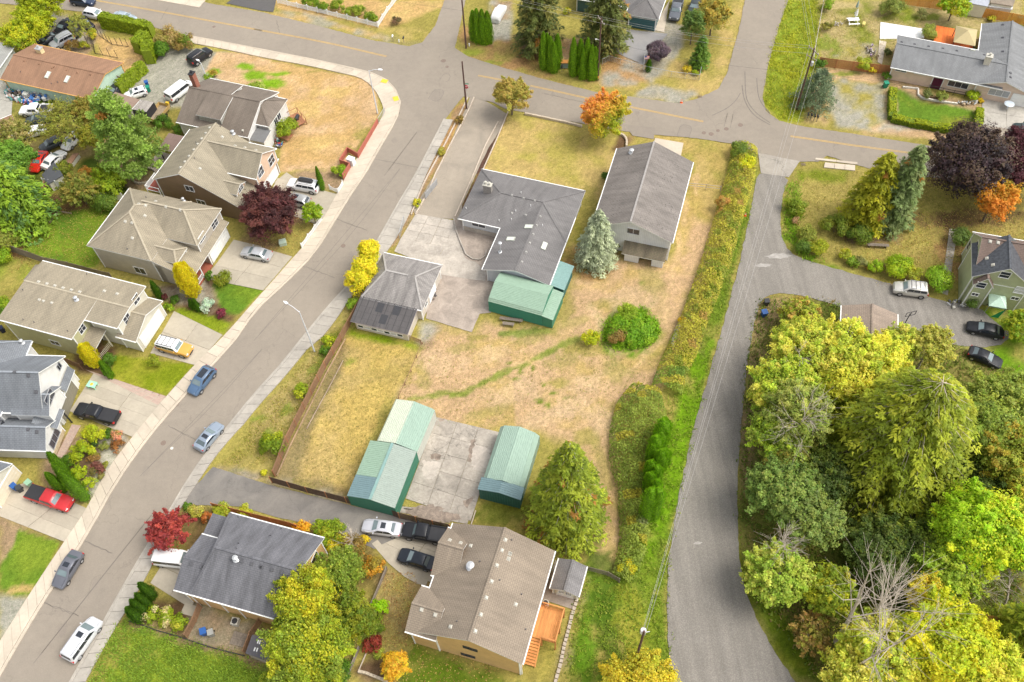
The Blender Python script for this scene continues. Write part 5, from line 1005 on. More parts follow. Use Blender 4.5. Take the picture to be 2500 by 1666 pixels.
g.lathe([(.75,0),(.78,.05),(.6,.12)],(a,vF-.9,1.0),16);g.tube([(a,vF-.9,0),(a,vF-.9,1.0)],.06);o=h.build(g,'awning_disc',plain('pale_blue_shell',(.55,.62,.68),.3))
h9=h
b0=[h.c(p,1.0)for p in(('I',720,690),('I',1060,740),('I',1450,480),('I',820,470))]
root=empty('deck',h.W(b0[0][0],b0[0][1]),h.ang,'orange-painted deck behind the pink house','deck');x1=b0[2][0]-b0[0][0];y1=(b0[2][1]+b0[3][1])/2-b0[0][1];n=26;ORG=wood('orange_deck',(.72,.17,.03),var=.1)
for i in range(n):b=MB();b.box(x1*i/n+.01,x1*(i+1)/n-.01,-.8,y1,.55,.6);b.build('deck_board',ORG,root)
gz=[h.c(p,2.6)for p in(('I',1070,745),('I',1450,800),('I',1455,510),('I',1080,450))];gu0=(gz[0][0]+gz[3][0])/2;gu1=(gz[1][0]+gz[2][0])/2;gv0=(gz[0][1]+gz[1][1])/2;gv1=(gz[2][1]+gz[3][1])/2
r=empty('gazebo',h.W(gu0,gv0),h.ang,'tan pyramid gazebo canopy on the orange deck','gazebo');gx_,gy_=gu1-gu0,gv1-gv0;c=(gx_/2,gy_/2,3.7);e=[(0,0,2.6),(gx_,0,2.6),(gx_,gy_,2.6),(0,gy_,2.6)];mt=plain('tan_canvas',(.44,.36,.19),.8,.06)
for i in range(4):b=MB();b.slab([e[i],e[(i+1)%4],c],.03);b.build('canopy_panel',mt,r)
b=MB()
for x,y,z in e:b.box(x*.94+c[0]*.06-.05,x*.94+c[0]*.06+.05,y*.94+c[1]*.06-.05,y*.94+c[1]*.06+.05,0,2.6)
b.build('post',DARK,r)
# ---- H10 sage house with tarp
h=House('two_storey_house','tall sage-green house with brown roof and black tarp at the right edge','house','J',(640,150),(490,1060),4.5)
A_=G('J',645,800,z=4.5);B_=G('J',640,150,z=4.5);h.ang=math.atan2((B_-A_)[1],(B_-A_)[0])-math.pi/2;h.o=A_[:2].copy();h.U=np.array([math.cos(h.ang),math.sin(h.ang)]);h.V=np.array([-h.U[1],h.U[0]]);h.root.location=(A_[0],A_[1],0);h.root.rotation_euler=(0,0,h.ang)
L=float(np.linalg.norm((B_-A_)[:2]));vr,zr=h.hit((775,215),'u',0);zr=min(max(zr,7),10);vr=min(max(vr,L*.5),L*.75)
h.block(0,14,0,L,4.5,zr,'u',0,0,.25,R_GRBR,W_SAGE,rf=vr/L,ov_g=.2)
c0=h.c((940,840),4.9)[0];h.block(-.02,c0,-1.0,L*.45,4.6,6.3,'v',0,0,.2,R_GRBR,W_SAGE,ov_g=.15,gut=False);q=h.c((850,710),5.0)
pkx,pkz=h.hit((1160,650),'v',-.2);hw=pkx-h.hit((850,710),'v',-.2)[0];hw=3.7;h.block(pkx-hw,pkx+hw,-.25,L*.66,5.3,8.05,'v',0,0,.2,plain('tarp_black',(.07,.075,.085),.35,.5,3),W_SAGE,ov_g=.15,gut=False)
h.window('v',-.85,-1,[(758,875)],w=1.1,h=1.0,grid=(1,2));h.window('v',-.85,-1,[(675,1000)],w=.8,h=.5,grid=(2,1));h.window('v',-.1,-1,[(1085,735)],w=1.2,h=1.1,grid=(1,2));h.window('v',-.1,-1,[(1290,945)],w=1.2,h=1.2,grid=(1,2),pane=plain('curtained_pane',(.55,.55,.56),.3));h.window('v',-.1,-1,[(1220,1055)],w=.9,h=.5,grid=(2,1))
for p,w,hh in(((592,335),.8,1.5),((695,340),.8,1.5),((613,550),.7,1.0),((618,760),.7,1.2)):h.window('u',.2,-1,[p],w=w,h=hh,grid=(1,2),frame=plain('cream_trim',(.70,.65,.50),.6))
h.vents([(880,280),(988,295),(833,510),(918,600),(828,187)],VENTL,.38)
tp=MB();T=[(pkx-hw*.9,L*.62,0),(pkx+5,L*.62,0)]
cz=[G('J',*p,z=2.4)for p in((870,1150),(1110,1195),(1125,1150),(885,965))];a=cz[0];bq=cz[1];r=empty('popup_canopy',(a[0],a[1],0),math.atan2(bq[1]-a[1],bq[0]-a[0]),'mint green pop-up canopy against the sage house','canopy');w=float(np.linalg.norm((bq-a)[:2]));c=(w/2,w/2,3.2);e=[(0,0,2.3),(w,0,2.3),(w,w,2.3),(0,w,2.3)];mt=plain('mint_canvas',(.50,.66,.55),.7,.1)
for i in range(4):b=MB();b.slab([e[i],e[(i+1)%4],c],.02);b.slab([(e[i][0],e[i][1],2.3),(e[(i+1)%4][0],e[(i+1)%4][1],2.3),(e[(i+1)%4][0]*1.001,e[(i+1)%4][1]*1.001,2.1),(e[i][0]*1.001,e[i][1]*1.001,2.1)],.01);b.build('canopy_panel',mt,r)
b=MB();[b.tube([(x,y,0),(x,y,2.3)],.025)for x,y,z in e];b.build('pole',STEEL,r);b=MB();b.slab([(w,0,2.2),(w,.02,2.2),(w-.2,.02,.1),(w-1.2,0,.1)],.01);b.build('side_flap',plain('green_canvas',(.02,.35,.13),.7),r)
# ---- H11 brown roof within the trees
h=House('garage','small brown-roofed garage half hidden by yellow trees beside the gravel lane','garage','B3',(700,1500),(1190,1500),2.7)
A_=G('B3',700,1500,z=2.7);B_=G('B3',710,1225,z=2.7);h.ang=math.atan2((B_-A_)[1],(B_-A_)[0])-math.pi/2;h.o=A_[:2].copy();h.U=np.array([math.cos(h.ang),math.sin(h.ang)]);h.V=np.array([-h.U[1],h.U[0]]);h.root.location=(A_[0],A_[1],0);h.root.rotation_euler=(0,0,h.ang)
L=float(np.linalg.norm((B_-A_)[:2]));pu,pz=h.hit((985,1210),'v',L);pu=min(max(pu,3),6)
h.block(0,2*pu,-1.5,L,2.7,min(max(pz,4),6),'v',0,0,.35,shingle('roof_mid_brown',(.30,.235,.185),(.24,.185,.145)),W_CREAM,ov_g=.3)
# ---- H12 teal house, top
h=House('ranch_house','grey-roofed house with dark teal garage door at the top edge','house','A2',(1065,130),(1340,175),2.8)
u1=h.c((1340,175))[0];uw=h.c((560,45))[0];h.block(-.3,u1,0,16,2.8,4.4,'v',3.2,0,.5,R_GREY,W_TEAL);h.block(uw,1.0,2.0,11,2.8,4.5,'u',0,0,.5,R_GREY,W_TEAL)
h.door('v',.5,-1,u1/2-.1,4.6,2.1,plain('teal_garage_door',(.045,.13,.14),.5,.05),0,'garage_door',4,2)
def lowroof(name,label,cat,t,s,z,mat,zw=None,wall=W_CREAM):
 P=GP(t,s,z);c=sum(P)/len(P);r=empty(name,(c[0],c[1],0),0,label,cat);o=np.array([c[0],c[1],0])
 if sum(P[i][0]*P[(i+1)%len(P)][1]-P[(i+1)%len(P)][0]*P[i][1]for i in range(len(P)))<0:P=P[::-1]
 b=MB();b.slab([p-o for p in P],.12);b.build('roof',mat,r);b=MB();b.prism([((p-o)*.92)[:2]for p in P],0,z-.13);b.build('wall',wall,r);return r
lowroof('tarp_shed','blue-grey tarp-covered shed behind the orange fence, top right','shed','I','1290,-20 1700,5 1650,115 1290,50',2.4,plain('blue_grey_tarp',(.36,.38,.43),.5,.15))
lowroof('carport','brown-roofed lean-to behind the orange fence in the top right corner','shed','I','1700,-60 2130,0 2090,110 1700,50',2.6,R_SAND);lowroof('shed','pale flat-roofed shed directly behind the orange fence, top right','shed','I','1700,52 2090,112 2080,170 1660,115',2.0,plain('pale_grey_roof',(.5,.5,.5),.6))
lowroof('small_shed','charcoal flat shed with white strip left of the white vinyl fence','shed','A0','370,1560 480,1440 560,1560 430,1640',1.8,plain('charcoal_roof',(.08,.085,.095),.6));
lowroof('garden_shed','dark plastic garden shed with four white roof lights, bottom left','shed','D0','2185,1310 2245,1145 2500,1200 2430,1400',2.0,plain('dark_shed_roof',(.095,.09,.10),.5),wall=plain('taupe_plastic',(.34,.29,.24),.6))
for x,y,lb in((2298,1208,'upper left'),(2315,1212,'upper right'),(2268,1275,'lower left'),(2290,1280,'lower right')):
 c=G('D0',x,y,z=2.02);b=MB();b.box(-.07,.07,-.2,.2,0,.05);tag(b.build('roof_light',WHITE,None,tuple(c),-.25),f'white roof light on the dark plastic garden shed, {lb} of four','roof light','roof lights on the plastic shed')
lowroof('dog_kennel','brown shingled little roof on the grass between the parked wrecks and lawn','kennel','K','810,1150 900,1040 975,1030 880,1160',.9,R_BROWN)
# ================================================================ VEHICLES
MESHES={}
def loft(st,prof,mb=None):
 mb=mb or MB();rings=[]
 for x,w,zb,zt in st:rings.append([(x,w*fy,zb+(zt-zb)*fz)for fy,fz in prof]+[(x,-w*fy,zb+(zt-zb)*fz)for fy,fz in prof[::-1]])
 n=len(rings[0]);vs=[v for r in rings for v in r];k=len(rings)
 fs=[(i*n+j,i*n+(j+1)%n,(i+1)*n+(j+1)%n,(i+1)*n+j)for i in range(k-1)for j in range(n)]
 return mb.add(vs,[f[::-1]for f in fs]+[tuple(range(n)),tuple(range((k-1)*n,k*n))[::-1]])
PROF=[(.86,0),(.95,.12),(1,.35),(1,.62),(.97,.84),(.90,.96),(.62,1.0),(.0,1.02)]
TYPES={
'sedan':(4.85,.92,[(0,.80,.35,.78),(.02,.88,.26,.98),(.10,.96,.22,1.05),(.25,1,.2,1.04),(.5,1,.2,1.0),(.70,1,.2,.99),(.86,.97,.22,.86),(.96,.88,.24,.72),(1,.74,.32,.58)],(.13,.75),(.26,.56),1.45,1.02,(.19,.80),.33),
'coupe':(4.7,.92,[(0,.78,.35,.80),(.03,.88,.26,1.0),(.12,.96,.22,1.04),(.3,1,.2,1.0),(.5,1,.2,.97),(.70,1,.2,.95),(.86,.97,.22,.82),(.96,.86,.24,.68),(1,.70,.32,.55)],(.08,.72),(.28,.52),1.38,1.0,(.18,.80),.34),
'crossover':(4.65,.93,[(0,.80,.4,.95),(.02,.90,.28,1.12),(.12,.97,.24,1.12),(.4,1,.22,1.08),(.70,1,.22,1.06),(.86,.97,.24,.98),(.96,.88,.28,.84),(1,.76,.36,.66)],(.02,.77),(.13,.58),1.66,1.10,(.18,.80),.37),
'suv':(4.85,.96,[(0,.84,.4,1.0),(.015,.93,.3,1.18),(.12,.98,.26,1.18),(.4,1,.24,1.15),(.72,1,.24,1.13),(.88,.97,.26,1.06),(.97,.90,.3,.92),(1,.80,.38,.72)],(.01,.76),(.07,.61),1.78,1.16,(.18,.80),.39),
'boxsuv':(4.6,.96,[(0,.88,.5,1.1),(.02,.95,.38,1.22),(.15,1,.34,1.22),(.45,1,.32,1.2),(.74,1,.32,1.18),(.9,.98,.34,1.14),(.98,.94,.38,1.04),(1,.86,.44,.84)],(.01,.72),(.03,.63),1.86,1.2,(.17,.81),.42),
'minivan':(5.1,.98,[(0,.86,.4,1.0),(.015,.95,.28,1.12),(.12,1,.22,1.12),(.5,1,.2,1.08),(.76,1,.2,1.05),(.88,.97,.22,.94),(.97,.86,.26,.78),(1,.74,.34,.62)],(.01,.84),(.06,.66),1.76,1.08,(.16,.81),.35),
'hatch':(3.9,.84,[(0,.82,.4,.85),(.02,.92,.28,1.0),(.15,.98,.24,1.0),(.5,1,.22,.97),(.72,1,.22,.96),(.9,.95,.24,.86),(.98,.86,.28,.72),(1,.76,.34,.58)],(.02,.74),(.10,.55),1.42,.99,(.17,.80),.29),
'van':(5.0,.98,[(0,.90,.4,1.05),(.01,.97,.3,1.15),(.2,1,.26,1.15),(.6,1,.26,1.12),(.84,1,.26,1.1),(.93,.96,.28,1.0),(1,.82,.36,.72)],(.005,.90),(.02,.74),1.95,1.12,(.17,.82),.34),
'pickup':(5.7,1.0,[(0,.92,.5,1.05),(.01,.97,.42,1.18),(.30,1,.36,1.18),(.40,1,.36,1.2),(.72,1,.36,1.2),(.9,.98,.38,1.16),(.98,.93,.42,1.02),(1,.86,.48,.8)],(.38,.76),(.41,.66),1.84,1.2,(.21,.82),.41)}
def quad_inset(P,m,off,tri=None):
 P=[np.array(p,float)for p in P];N=np.cross(P[1]-P[0],P[-1]-P[0]);N/=np.linalg.norm(N);c=sum(P)/len(P)
 out=[]
 n=len(P)
 for i in range(n):
  e0=P[i]-P[i-1];e1=P[(i+1)%n]-P[i];e0/=np.linalg.norm(e0);e1/=np.linalg.norm(e1);d=(e1-e0);l=np.linalg.norm(d);out.append(P[i]+(d/l*m*1.35 if l>1e-3 else 0)+N*off)
 return out
def car_parts(kind,var=''):
 key=(kind,var)
 if key in MESHES:return MESHES[key]
 L,Wd,st,cb,ct,zr,zb,wx,wr=TYPES[kind];X=lambda f:(f-.5)*L;parts=[]
 S_=[(X(f),Wd*w,a,b)for f,w,a,b in st]
 def add(name,mb,mat,par=None,sm=None):parts.append((name,mb.mesh(name,mat if mat else[WHITE],sm),mat is None,par))
 bed=kind=='pickup'
 add('body',loft(S_,PROF),None,None,35)
 wb=Wd*.93;wt=Wd*(.74 if kind in('sedan','coupe','crossover','hatch')else.80 if kind!='van' and kind!='boxsuv' else.86);hr=zr-zb
 def ring(f,xs):return[(X(cb[0]+(ct[0]-cb[0])*f)+xs,wb+(wt-wb)*f,zb-.06+(hr)*f),(X(cb[1]+(ct[1]-cb[1])*f)-xs,wb+(wt-wb)*f,zb-.06+(hr)*f)]
 r0,r1=ring(0,0),ring(.93,0);(x0,w0,z0_),(x1,_,_)=r0;(x2,w2,z2),(x3,_,_)=r1
 mb=MB();ins=.16*Wd;vs=[]
 for(xa,xb,w,z)in((x0,x1,w0,z0_),(x2,x3,w2,z2),(x2+ins*.7,x3-ins,w2-ins,zr-.015)):
  xm=(xa+xb)/2;bow=.0 if z<zb+.1 else.03
  vs+=[(xa,-w*.86,z),(xa,w*.86,z),(xa+.08,w,z),(xm,w*1.01,z+bow*.3),(xb-.12,w,z),(xb,w*.82,z),(xb,-w*.82,z),(xb-.12,-w,z),(xm,-w*1.01,z+bow*.3),(xa+.08,-w,z)]
 n=10;fs=[(i*n+j,i*n+(j+1)%n,(i+1)*n+(j+1)%n,(i+1)*n+j)for i in range(2)for j in range(n)]
 mb.add(vs,[f[::-1]for f in fs]+[tuple(range(20,30))[::-1]]);add('roof',mb,None,0,40)
 F=lambda f,fx,y:None
 def pt(end,s,f):
  x=(x0+(x2-x0)*f)if end==0 else(x1+(x3-x1)*f);w=w0+(w2-w0)*f;z=z0_+(z2-z0_)*f;return x,w*s,z
 lo,hi=.16,.93
 def glass(P,name,mat,m=.03,off=.012):
  q=quad_inset(P,m,off);b=MB();b.poly(q);add(name,b,mat,0)
 fl,fr=pt(1,.82,lo),pt(1,-.82,lo);tl,tr=pt(1,.80,hi),pt(1,-.80,hi);glass([fl,fr,tr,tl][::-1]if False else[fr,fl,tl,tr],'windscreen',CARGLASSL,.03,.014)
 fl,fr=pt(0,.84,lo+.04),pt(0,-.84,lo+.04);tl,tr=pt(0,.82,hi),pt(0,-.82,hi);glass([fl,fr,tr,tl],'rear_window',CARGLASS if kind in('suv','minivan','boxsuv','van','pickup','crossover')else plain('rear_glass',(.09,.12,.13),.08,.1,1,spec=.9),.04,.014)
 nwin={'sedan':2,'coupe':1,'crossover':3,'suv':3,'boxsuv':3,'minivan':3,'hatch':2,'van':2,'pickup':2}[kind]
 for s in(1,-1):
  a0=(x0+(x2-x0)*lo+.16,x1+(x3-x1)*lo-.30);a1=(x0+(x2-x0)*hi+.14,x1+(x3-x1)*hi-.16)
  for i in range(nwin):
   u,v=i/nwin,(i+1)/nwin;P=[]
   for fu,f,aa in((u,lo,a0),(v,lo,a0),(v,hi,a1),(u,hi,a1)):
    w=w0+(w2-w0)*f;P.append((aa[0]+(aa[1]-aa[0])*fu,s*w*1.008,z0_+(z2-z0_)*f))
   P=P if s<0 else P[::-1];glass(P,'side_window',CARGLASS,.028,.016)
 for f in wx:
  for s in(1,-1):
   y=s*(Wd-.13);b=MB();n=16;T=[(wr,-.11),(wr,.09),(wr*.95,.125),(wr*.68,.125),(wr*.62,.07)]
   vs=[(X(f)+r*math.cos(2*math.pi*j/n),y+s*o,wr+r*math.sin(2*math.pi*j/n))for r,o in T for j in range(n)];b.add(vs,[(i*n+j,i*n+(j+1)%n,(i+1)*n+(j+1)%n,(i+1)*n+j)for i in range(len(T)-1)for j in range(n)]);add('wheel',b,TYRE,None,40);wi=len(parts)-1
   b=MB();
   vs=[(X(f)+wr*.66*math.cos(2*math.pi*j/n),y+s*.10,wr+wr*.66*math.sin(2*math.pi*j/n))for j in range(n)]+[(X(f),y+s*.135,wr)];b.add(vs,[(j,(j+1)%n,n)for j in range(n)])
   for q in range(5):
    a=2*math.pi*q/5;b.bar((X(f),y+s*.14,wr),(X(f)+wr*.6*math.cos(a),y+s*.13,wr+wr*.6*math.sin(a)),.02,.05)
   add('rim',b,RIM,wi)
   b=MB();R1=wr*1.17;m=12;vs=[]
   for j in range(m+1):
    a=math.pi*j/m*1.12-.19
    for r,o in((R1,.0),(R1*.86,.0)):vs.append((X(f)+r*math.cos(a),s*(Wd+.012),wr+r*math.sin(a)))
   b.add(vs,[(2*j,2*j+1,2*j+3,2*j+2)for j in range(m)]);add('wheel_arch',b,DARK,0)
 e=S_[-2];g=S_[1]
 for s in(1,-1):
  zt=e[3];b=MB();b.add([(e[0]-.18,s*e[1]*.97,zt-.02),(e[0]+.03,s*e[1]*.92,zt-.07),(e[0]+.12,s*e[1]*.55,zt-.10),(e[0]-.02,s*e[1]*.6,zt+.018),(e[0]-.16,s*e[1]*.985,zt-.18),(e[0]+.05,s*e[1]*.95,zt-.2),(e[0]+.14,s*e[1]*.55,zt-.2)],[(0,1,2,3),(0,4,5,1),(1,5,6,2)]);add('headlight',b,LAMP,0)
  zt=g[3];b=MB();b.box(g[0]-.06,g[0]+.12,min(s*g[1]*.72,s*g[1]*1.0),max(s*g[1]*.72,s*g[1]*1.0),zt-.34,zt-.06);add('taillight',b,RED,0)
  b=MB();xm=x1-.42;b.box(xm-.07,xm+.07,min(s*(Wd-.02),s*(Wd+.17)),max(s*(Wd-.02),s*(Wd+.17)),zb-.02,zb+.12);add('mirror',b,None,0)
 b=MB();b.box(e[0]+.02,e[0]+.13,-.42,.42,.36,.56);add('grille',b,DARK,0)
 b=MB();z=S_[-3][3]+.0
 for s in(1,-1):
  b.bar((x1+.05,s*Wd*.72,zb-.035),(X(.95),s*Wd*.66,S_[-2][3]+.03),.02,.012)
 o=None;add('bonnet_seam',b,DARK,0);parts[-1][1]['k']=1
 if 'rack' in var:
  for s in(1,-1):b=MB();b.bar((x2+.2,s*w2*.86,zr+.05),(x3-.25,s*w2*.86,zr+.05),.05,.05);add('roof_rail',b,DARK if 'dark' in var else CHROME,0)
  if 'bars' in var:
   for k in range(4):x=x2+.4+(x3-x2-.8)*k/3;b=MB();b.bar((x,-w2*.86,zr+.08),(x,w2*.86,zr+.08),.05,.03);add('roof_bar',b,DARK,0)
 if 'sun' in var:b=MB();b.box(x3-.95,x3-.35,-.36,.36,zr-.02,zr+.012);add('sunroof',b,CARGLASS,0)
 if 'pano' in var:b=MB();b.box(x2+.35,x3-.35,-.42,.42,zr-.02,zr+.012);add('sunroof',b,CARGLASS,0)
 if 'box' in var:add('roof_box',loft([(x2+.4,.30,zr+.1,zr+.25),(x2+.6,.38,zr+.08,zr+.42),(x3-.3,.38,zr+.08,zr+.42),(x3,.2,zr+.1,zr+.22)],PROF),DARK,0,35)
 if bed:
  if 'tonneau' in var:b=MB();b.box(X(.015),X(.375),-Wd*.88,Wd*.88,1.17,1.23);add('tonneau_cover',b,DARK,0)
  elif 'canopy' in var:
   add('canopy',loft([(X(.01),Wd*.90,1.1,1.70),(X(.03),Wd*.9,1.1,1.80),(X(.375),Wd*.9,1.1,1.82)],[(1,0),(1,.2),(.92,.85),(.8,.98),(0,1.02)]),None,0,35)
   for s in(1,-1):b=MB();b.box(X(.06),X(.33),min(s*Wd*.875,s*Wd*.9),max(s*Wd*.875,s*Wd*.9),1.3,1.6);add('canopy_window',b,CARGLASS,0)
   b=MB();b.box(X(.0),X(.012),-.7,.7,1.3,1.65);add('canopy_window',b,CARGLASS,0)
  else:
   b=MB();b.box(X(.03),X(.37),-Wd*.80,Wd*.80,1.19,1.215);add('bed_liner',b,DARK,0)
   b=MB();
   for s in(1,-1):b.bar((X(.02),s*Wd*.88,1.26),(X(.38),s*Wd*.88,1.26),.13,.14)
   b.bar((X(.015),-Wd*.9,1.24),(X(.015),Wd*.9,1.24),.1,.16);add('bed_rail',b,None,0)
 MESHES[key]=parts;return parts
def car(kind,label,col,rear,front,var='',metal=0,cat='car',rough=.28,lenlim=True,tilt=0):
 a=G(*rear,z=.7);b=G(*front,z=.7);d=b-a;L=float(np.linalg.norm(d));ang=math.atan2(d[1],d[0]);T=TYPES[kind];s=min(1.06,max(.92,L/T[0]))
 root=empty('pickup_truck' if kind=='pickup' else 'minivan' if kind=='minivan' else 'parked_car',((a+b)/2*np.array([1,1,0]))+np.array([0,0,.02]),ang,label,cat,'parked vehicles');root.scale=(s,.97+.03*s,1)
 pm=paint(str(col).replace(' ','')+str(metal),col,metal,rough);objs=[]
 for name,me,painted,par in car_parts(kind,var):
  o=link(name,me,root if par is None else objs[par]);objs.append(o)
  if painted:o.material_slots[0].link='OBJECT';o.material_slots[0].material=pm
  if name=='roof' and 'white' in var:o.material_slots[0].material=paint('white_roof',(.78,.78,.78))
  if name=='bonnet_seam':o['kind']='stuff'
 return root
SIL=(.55,.56,.58);WHT=(.80,.80,.80);BLK=(.02,.021,.025);GRY=(.16,.17,.19);NAVY=(.025,.04,.08)
car('minivan','silver white minivan parked at the kerb near the bottom left lawn',(.66,.67,.70),('D0',600,1375),('D0',865,1000),'rack sun',.2,'minivan')
car('sedan','dark grey sedan with sunroof parked at the kerb by the small green lawn',(.15,.155,.18),('D0',700,402),('D0',500,722),'sun',.3)
car('crossover','slate blue crossover parked beside the storm drain',(.10,.17,.28),('C0',1888,285),('C0',1702,515),'pano rack',.3)
car('coupe','light steel-blue fastback sedan parked on the far kerb',(.33,.39,.47),('C0',1768,1005),('C0',1950,785),'pano',.4)
car('pickup','black pickup with covered bed on the drive of the white house',BLK,('C0',1068,742),('C0',665,648),'tonneau',0,'pickup')
car('pickup','red pickup with black bed cover beside the tall cypresses',(.50,.025,.03),('C0',250,1383),('C0',645,1515),'tonneau',0,'pickup')
car('boxsuv','mustard off-roader with white roof and roof rails',(.62,.33,.07),('C0',1395,62),('C0',1718,148),'rack bars dark white',0)
car('sedan','silver sedan alone on the drive of the taupe house',SIL,('B1',150,787),('B0',2150,735),'',.4)
car('suv','white SUV with dark roof box outside the white garage door',WHT,('B1',580,185),('B1',302,133),'rack box',0)
car('crossover','bronze-grey crossover with sunroof half behind the purple plum tree',(.42,.42,.41),('B1',495,318),('B1',262,262),'sun',.5)
car('suv','black SUV parked by the pavement at the top of the gravel drive',BLK,('A0',1690,565),('A0',1868,440),'rack',0)
car('van','white van beside the brick chimney',WHT,('A0',1500,888),('A0',1705,730),'',0,'van')
car('hatch','small white hatchback by the blue and green bins',WHT,('A0',1305,800),('A0',1105,862),'sun',0)
car('coupe','black coupe against the gable of the mint house',(.03,.03,.035),('A0',1085,752),('A0',965,850),'',0)
car('sedan','black sedan in the middle of the gravel lot',BLK,('A0',635,172),('A0',500,300),'',0)
car('crossover','black crossover behind the drooping birch in the lot',BLK,('A0',690,205),('A0',650,320),'',0)
car('sedan','black sedan nearest the street at the far end of the lot',BLK,('A0',690,175),('A0',800,235),'',0)
car('coupe','black car tucked between bush and brown roof',BLK,('A0',480,318),('A0',345,392),'',0)
car('suv','silver grey SUV just behind the brown roof',(.42,.43,.46),('A0',615,338),('A0',488,402),'rack',.3)
car('suv','navy SUV on the street at the top left edge',NAVY,('A0',645,0),('A0',832,22),'rack',.1)
car('crossover','white crossover parked off the street beside the clipped hedge',WHT,('A0',755,112),('A0',935,145),'',0)
car('sedan','pale blue car hidden behind the clipped hedge',(.40,.47,.53),('A0',1010,135),('A0',1205,175),'rack',.3)
car('pickup','white pickup with bed full of junk beside the mint house',WHT,('A0',470,985),('A0',182,990),'',0,'pickup')
car('sedan','dark green-grey wreck next to the white junk-filled pickup',(.05,.065,.065),('A0',420,1052),('A0',262,1075),'',0,rough=.6)
car('coupe','white car half hidden by trees, nearer the left edge',WHT,('A0',380,1150),('A0',200,1195),'',0)
car('hatch','dark hatchback below the olive tree, above the red car',(.06,.07,.08),('A0',500,1260),('A0',395,1310),'',0)
car('sedan','white car under the olive tree branches',WHT,('A0',720,1170),('A0',570,1320),'',0)
car('coupe','bright red two-door car with black roof stripe in the back yard',(.62,.03,.015),('A0',385,1365),('A0',300,1510),'pano',0)
car('sedan','white sedan parked against the red two-door car',WHT,('A0',400,1495),('A0',555,1350),'',0)
car('pickup','dark grey pickup facing the camera beside the teal garage',(.12,.13,.15),('A2',1525,-15),('A2',1473,185),'',.2,'pickup')
car('crossover','dark SUV under the golden tree at the top',(.05,.06,.065),('A2',1680,10),('A2',1640,110),'',0)
car('suv','silver beige SUV with roof bars on the gravel side lane',(.58,.56,.52),('B3',1475,1105),('B3',1170,1062),'rack bars',.4)
car('sedan','black sedan at the end of the gravel lane, nose to the left',BLK,('B3',2158,1478),('B3',1828,1400),'',0)
car('coupe','black coupe on the grass above the big fir',BLK,('C3',1842,130),('C3',2140,252),'',0)
car('sedan','silver sedan at the end of the dark shared lane',(.60,.60,.64),('D1',1312,215),('D1',965,168),'sun',.3)
car('pickup','black pickup beside the wooden fence at the sandy-roofed house',BLK,('D1',1695,272),('D1',1342,212),'',0,'pickup')
car('sedan','black sedan parked closest to the sandy roof',(.025,.03,.04),('D1',1600,520),('D1',1298,425),'',.1)
car('van','white boxy van under the red maple',WHT,('D0',1412,458),('D0',1700,490),'',0,'van')
car('suv','dark green SUV cut by the right edge on the ranch drive',(.03,.05,.05),('A3',2420,1170),('A3',2312,1150),'',0)
a=G('A1',2150,170,z=.7);b_=G('A1',2212,60,z=.7);r=empty('covered_car',((a+b_)/2*np.array([1,1,0])),math.atan2((b_-a)[1],(b_-a)[0]),'car under a wrinkled white cover beside the conifer hedge','car')
loft([(-2.2,.78,.05,.85),(-1.9,.86,.05,1.2),(-1,.86,.05,1.5),(.3,.86,.05,1.5),(.9,.88,.05,1.1),(2,.8,.05,.95),(2.25,.7,.05,.6)],PROF).build('cover',plain('white_car_cover',(.66,.66,.66),.8,.15,3),r,smooth=50)
def frame_from(t,A,B,z=0):a=G(t,*A,z=z);b=G(t,*B,z=z);return a,math.atan2(b[1]-a[1],b[0]-a[0]),float(np.linalg.norm((b-a)[:2]))
a,an,L=frame_from('A0',(1300,1060),(1415,918),1.0);r=empty('dump_trailer',(a[0],a[1],0),an,'open yellow-brown dump trailer behind the dark roofed house','trailer');w=2.1;OC=plain('ochre_paint',(.48,.33,.13),.6,.2);b=MB()
b.box(0,L,-w,0,.6,.68);b.build('trailer_floor',plain('trailer_floor',(.28,.22,.15),.8,.3),r)
for x0,x1,y0,y1 in((0,L,-.06,0),(0,L,-w,-w+.06),(0,.06,-w,0),(L-.06,L,-w,0)):b=MB();b.box(x0,x1,y0,y1,.6,1.25);b.build('side_board',OC,r)
for x in(L*.4,L*.55):
 for y in(.1,-w-.1):b=MB();b.tube([(x,y-.1,.36),(x,y+.1,.36)],.36,n=14);b.build('wheel',TYRE,r)
b=MB();b.bar((L,-w/2,.55),(L+1.2,-w/2,.5),.12,.1);b.box(L-.1,L+.25,-w+.2,-w+.7,.9,1.5);b.build('drawbar',plain('bright_yellow_paint',(.70,.45,.03),.5),r)
a,an,L=frame_from('A0',(1180,985),(1250,895),2.0);r=empty('box_trailer',(a[0],a[1],0),an,'black box trailer with weathered boards on top, beside the dump trailer','trailer');wB=float(np.linalg.norm((G('A0',1275,1040,z=2)-G('A0',1180,985,z=2))[:2]));b=MB();b.box(0,L,-wB,0,.5,2.2);b.build('body',plain('black_box',(.03,.03,.035),.5),r)
for i in range(9):b=MB();b.box(.05,L-.05,-wB+wB*i/9+.02,-wB+wB*(i+1)/9-.02,2.2,2.24);b.build('roof_board',wood('grey_board',(.33,.30,.27),var=.4),r)
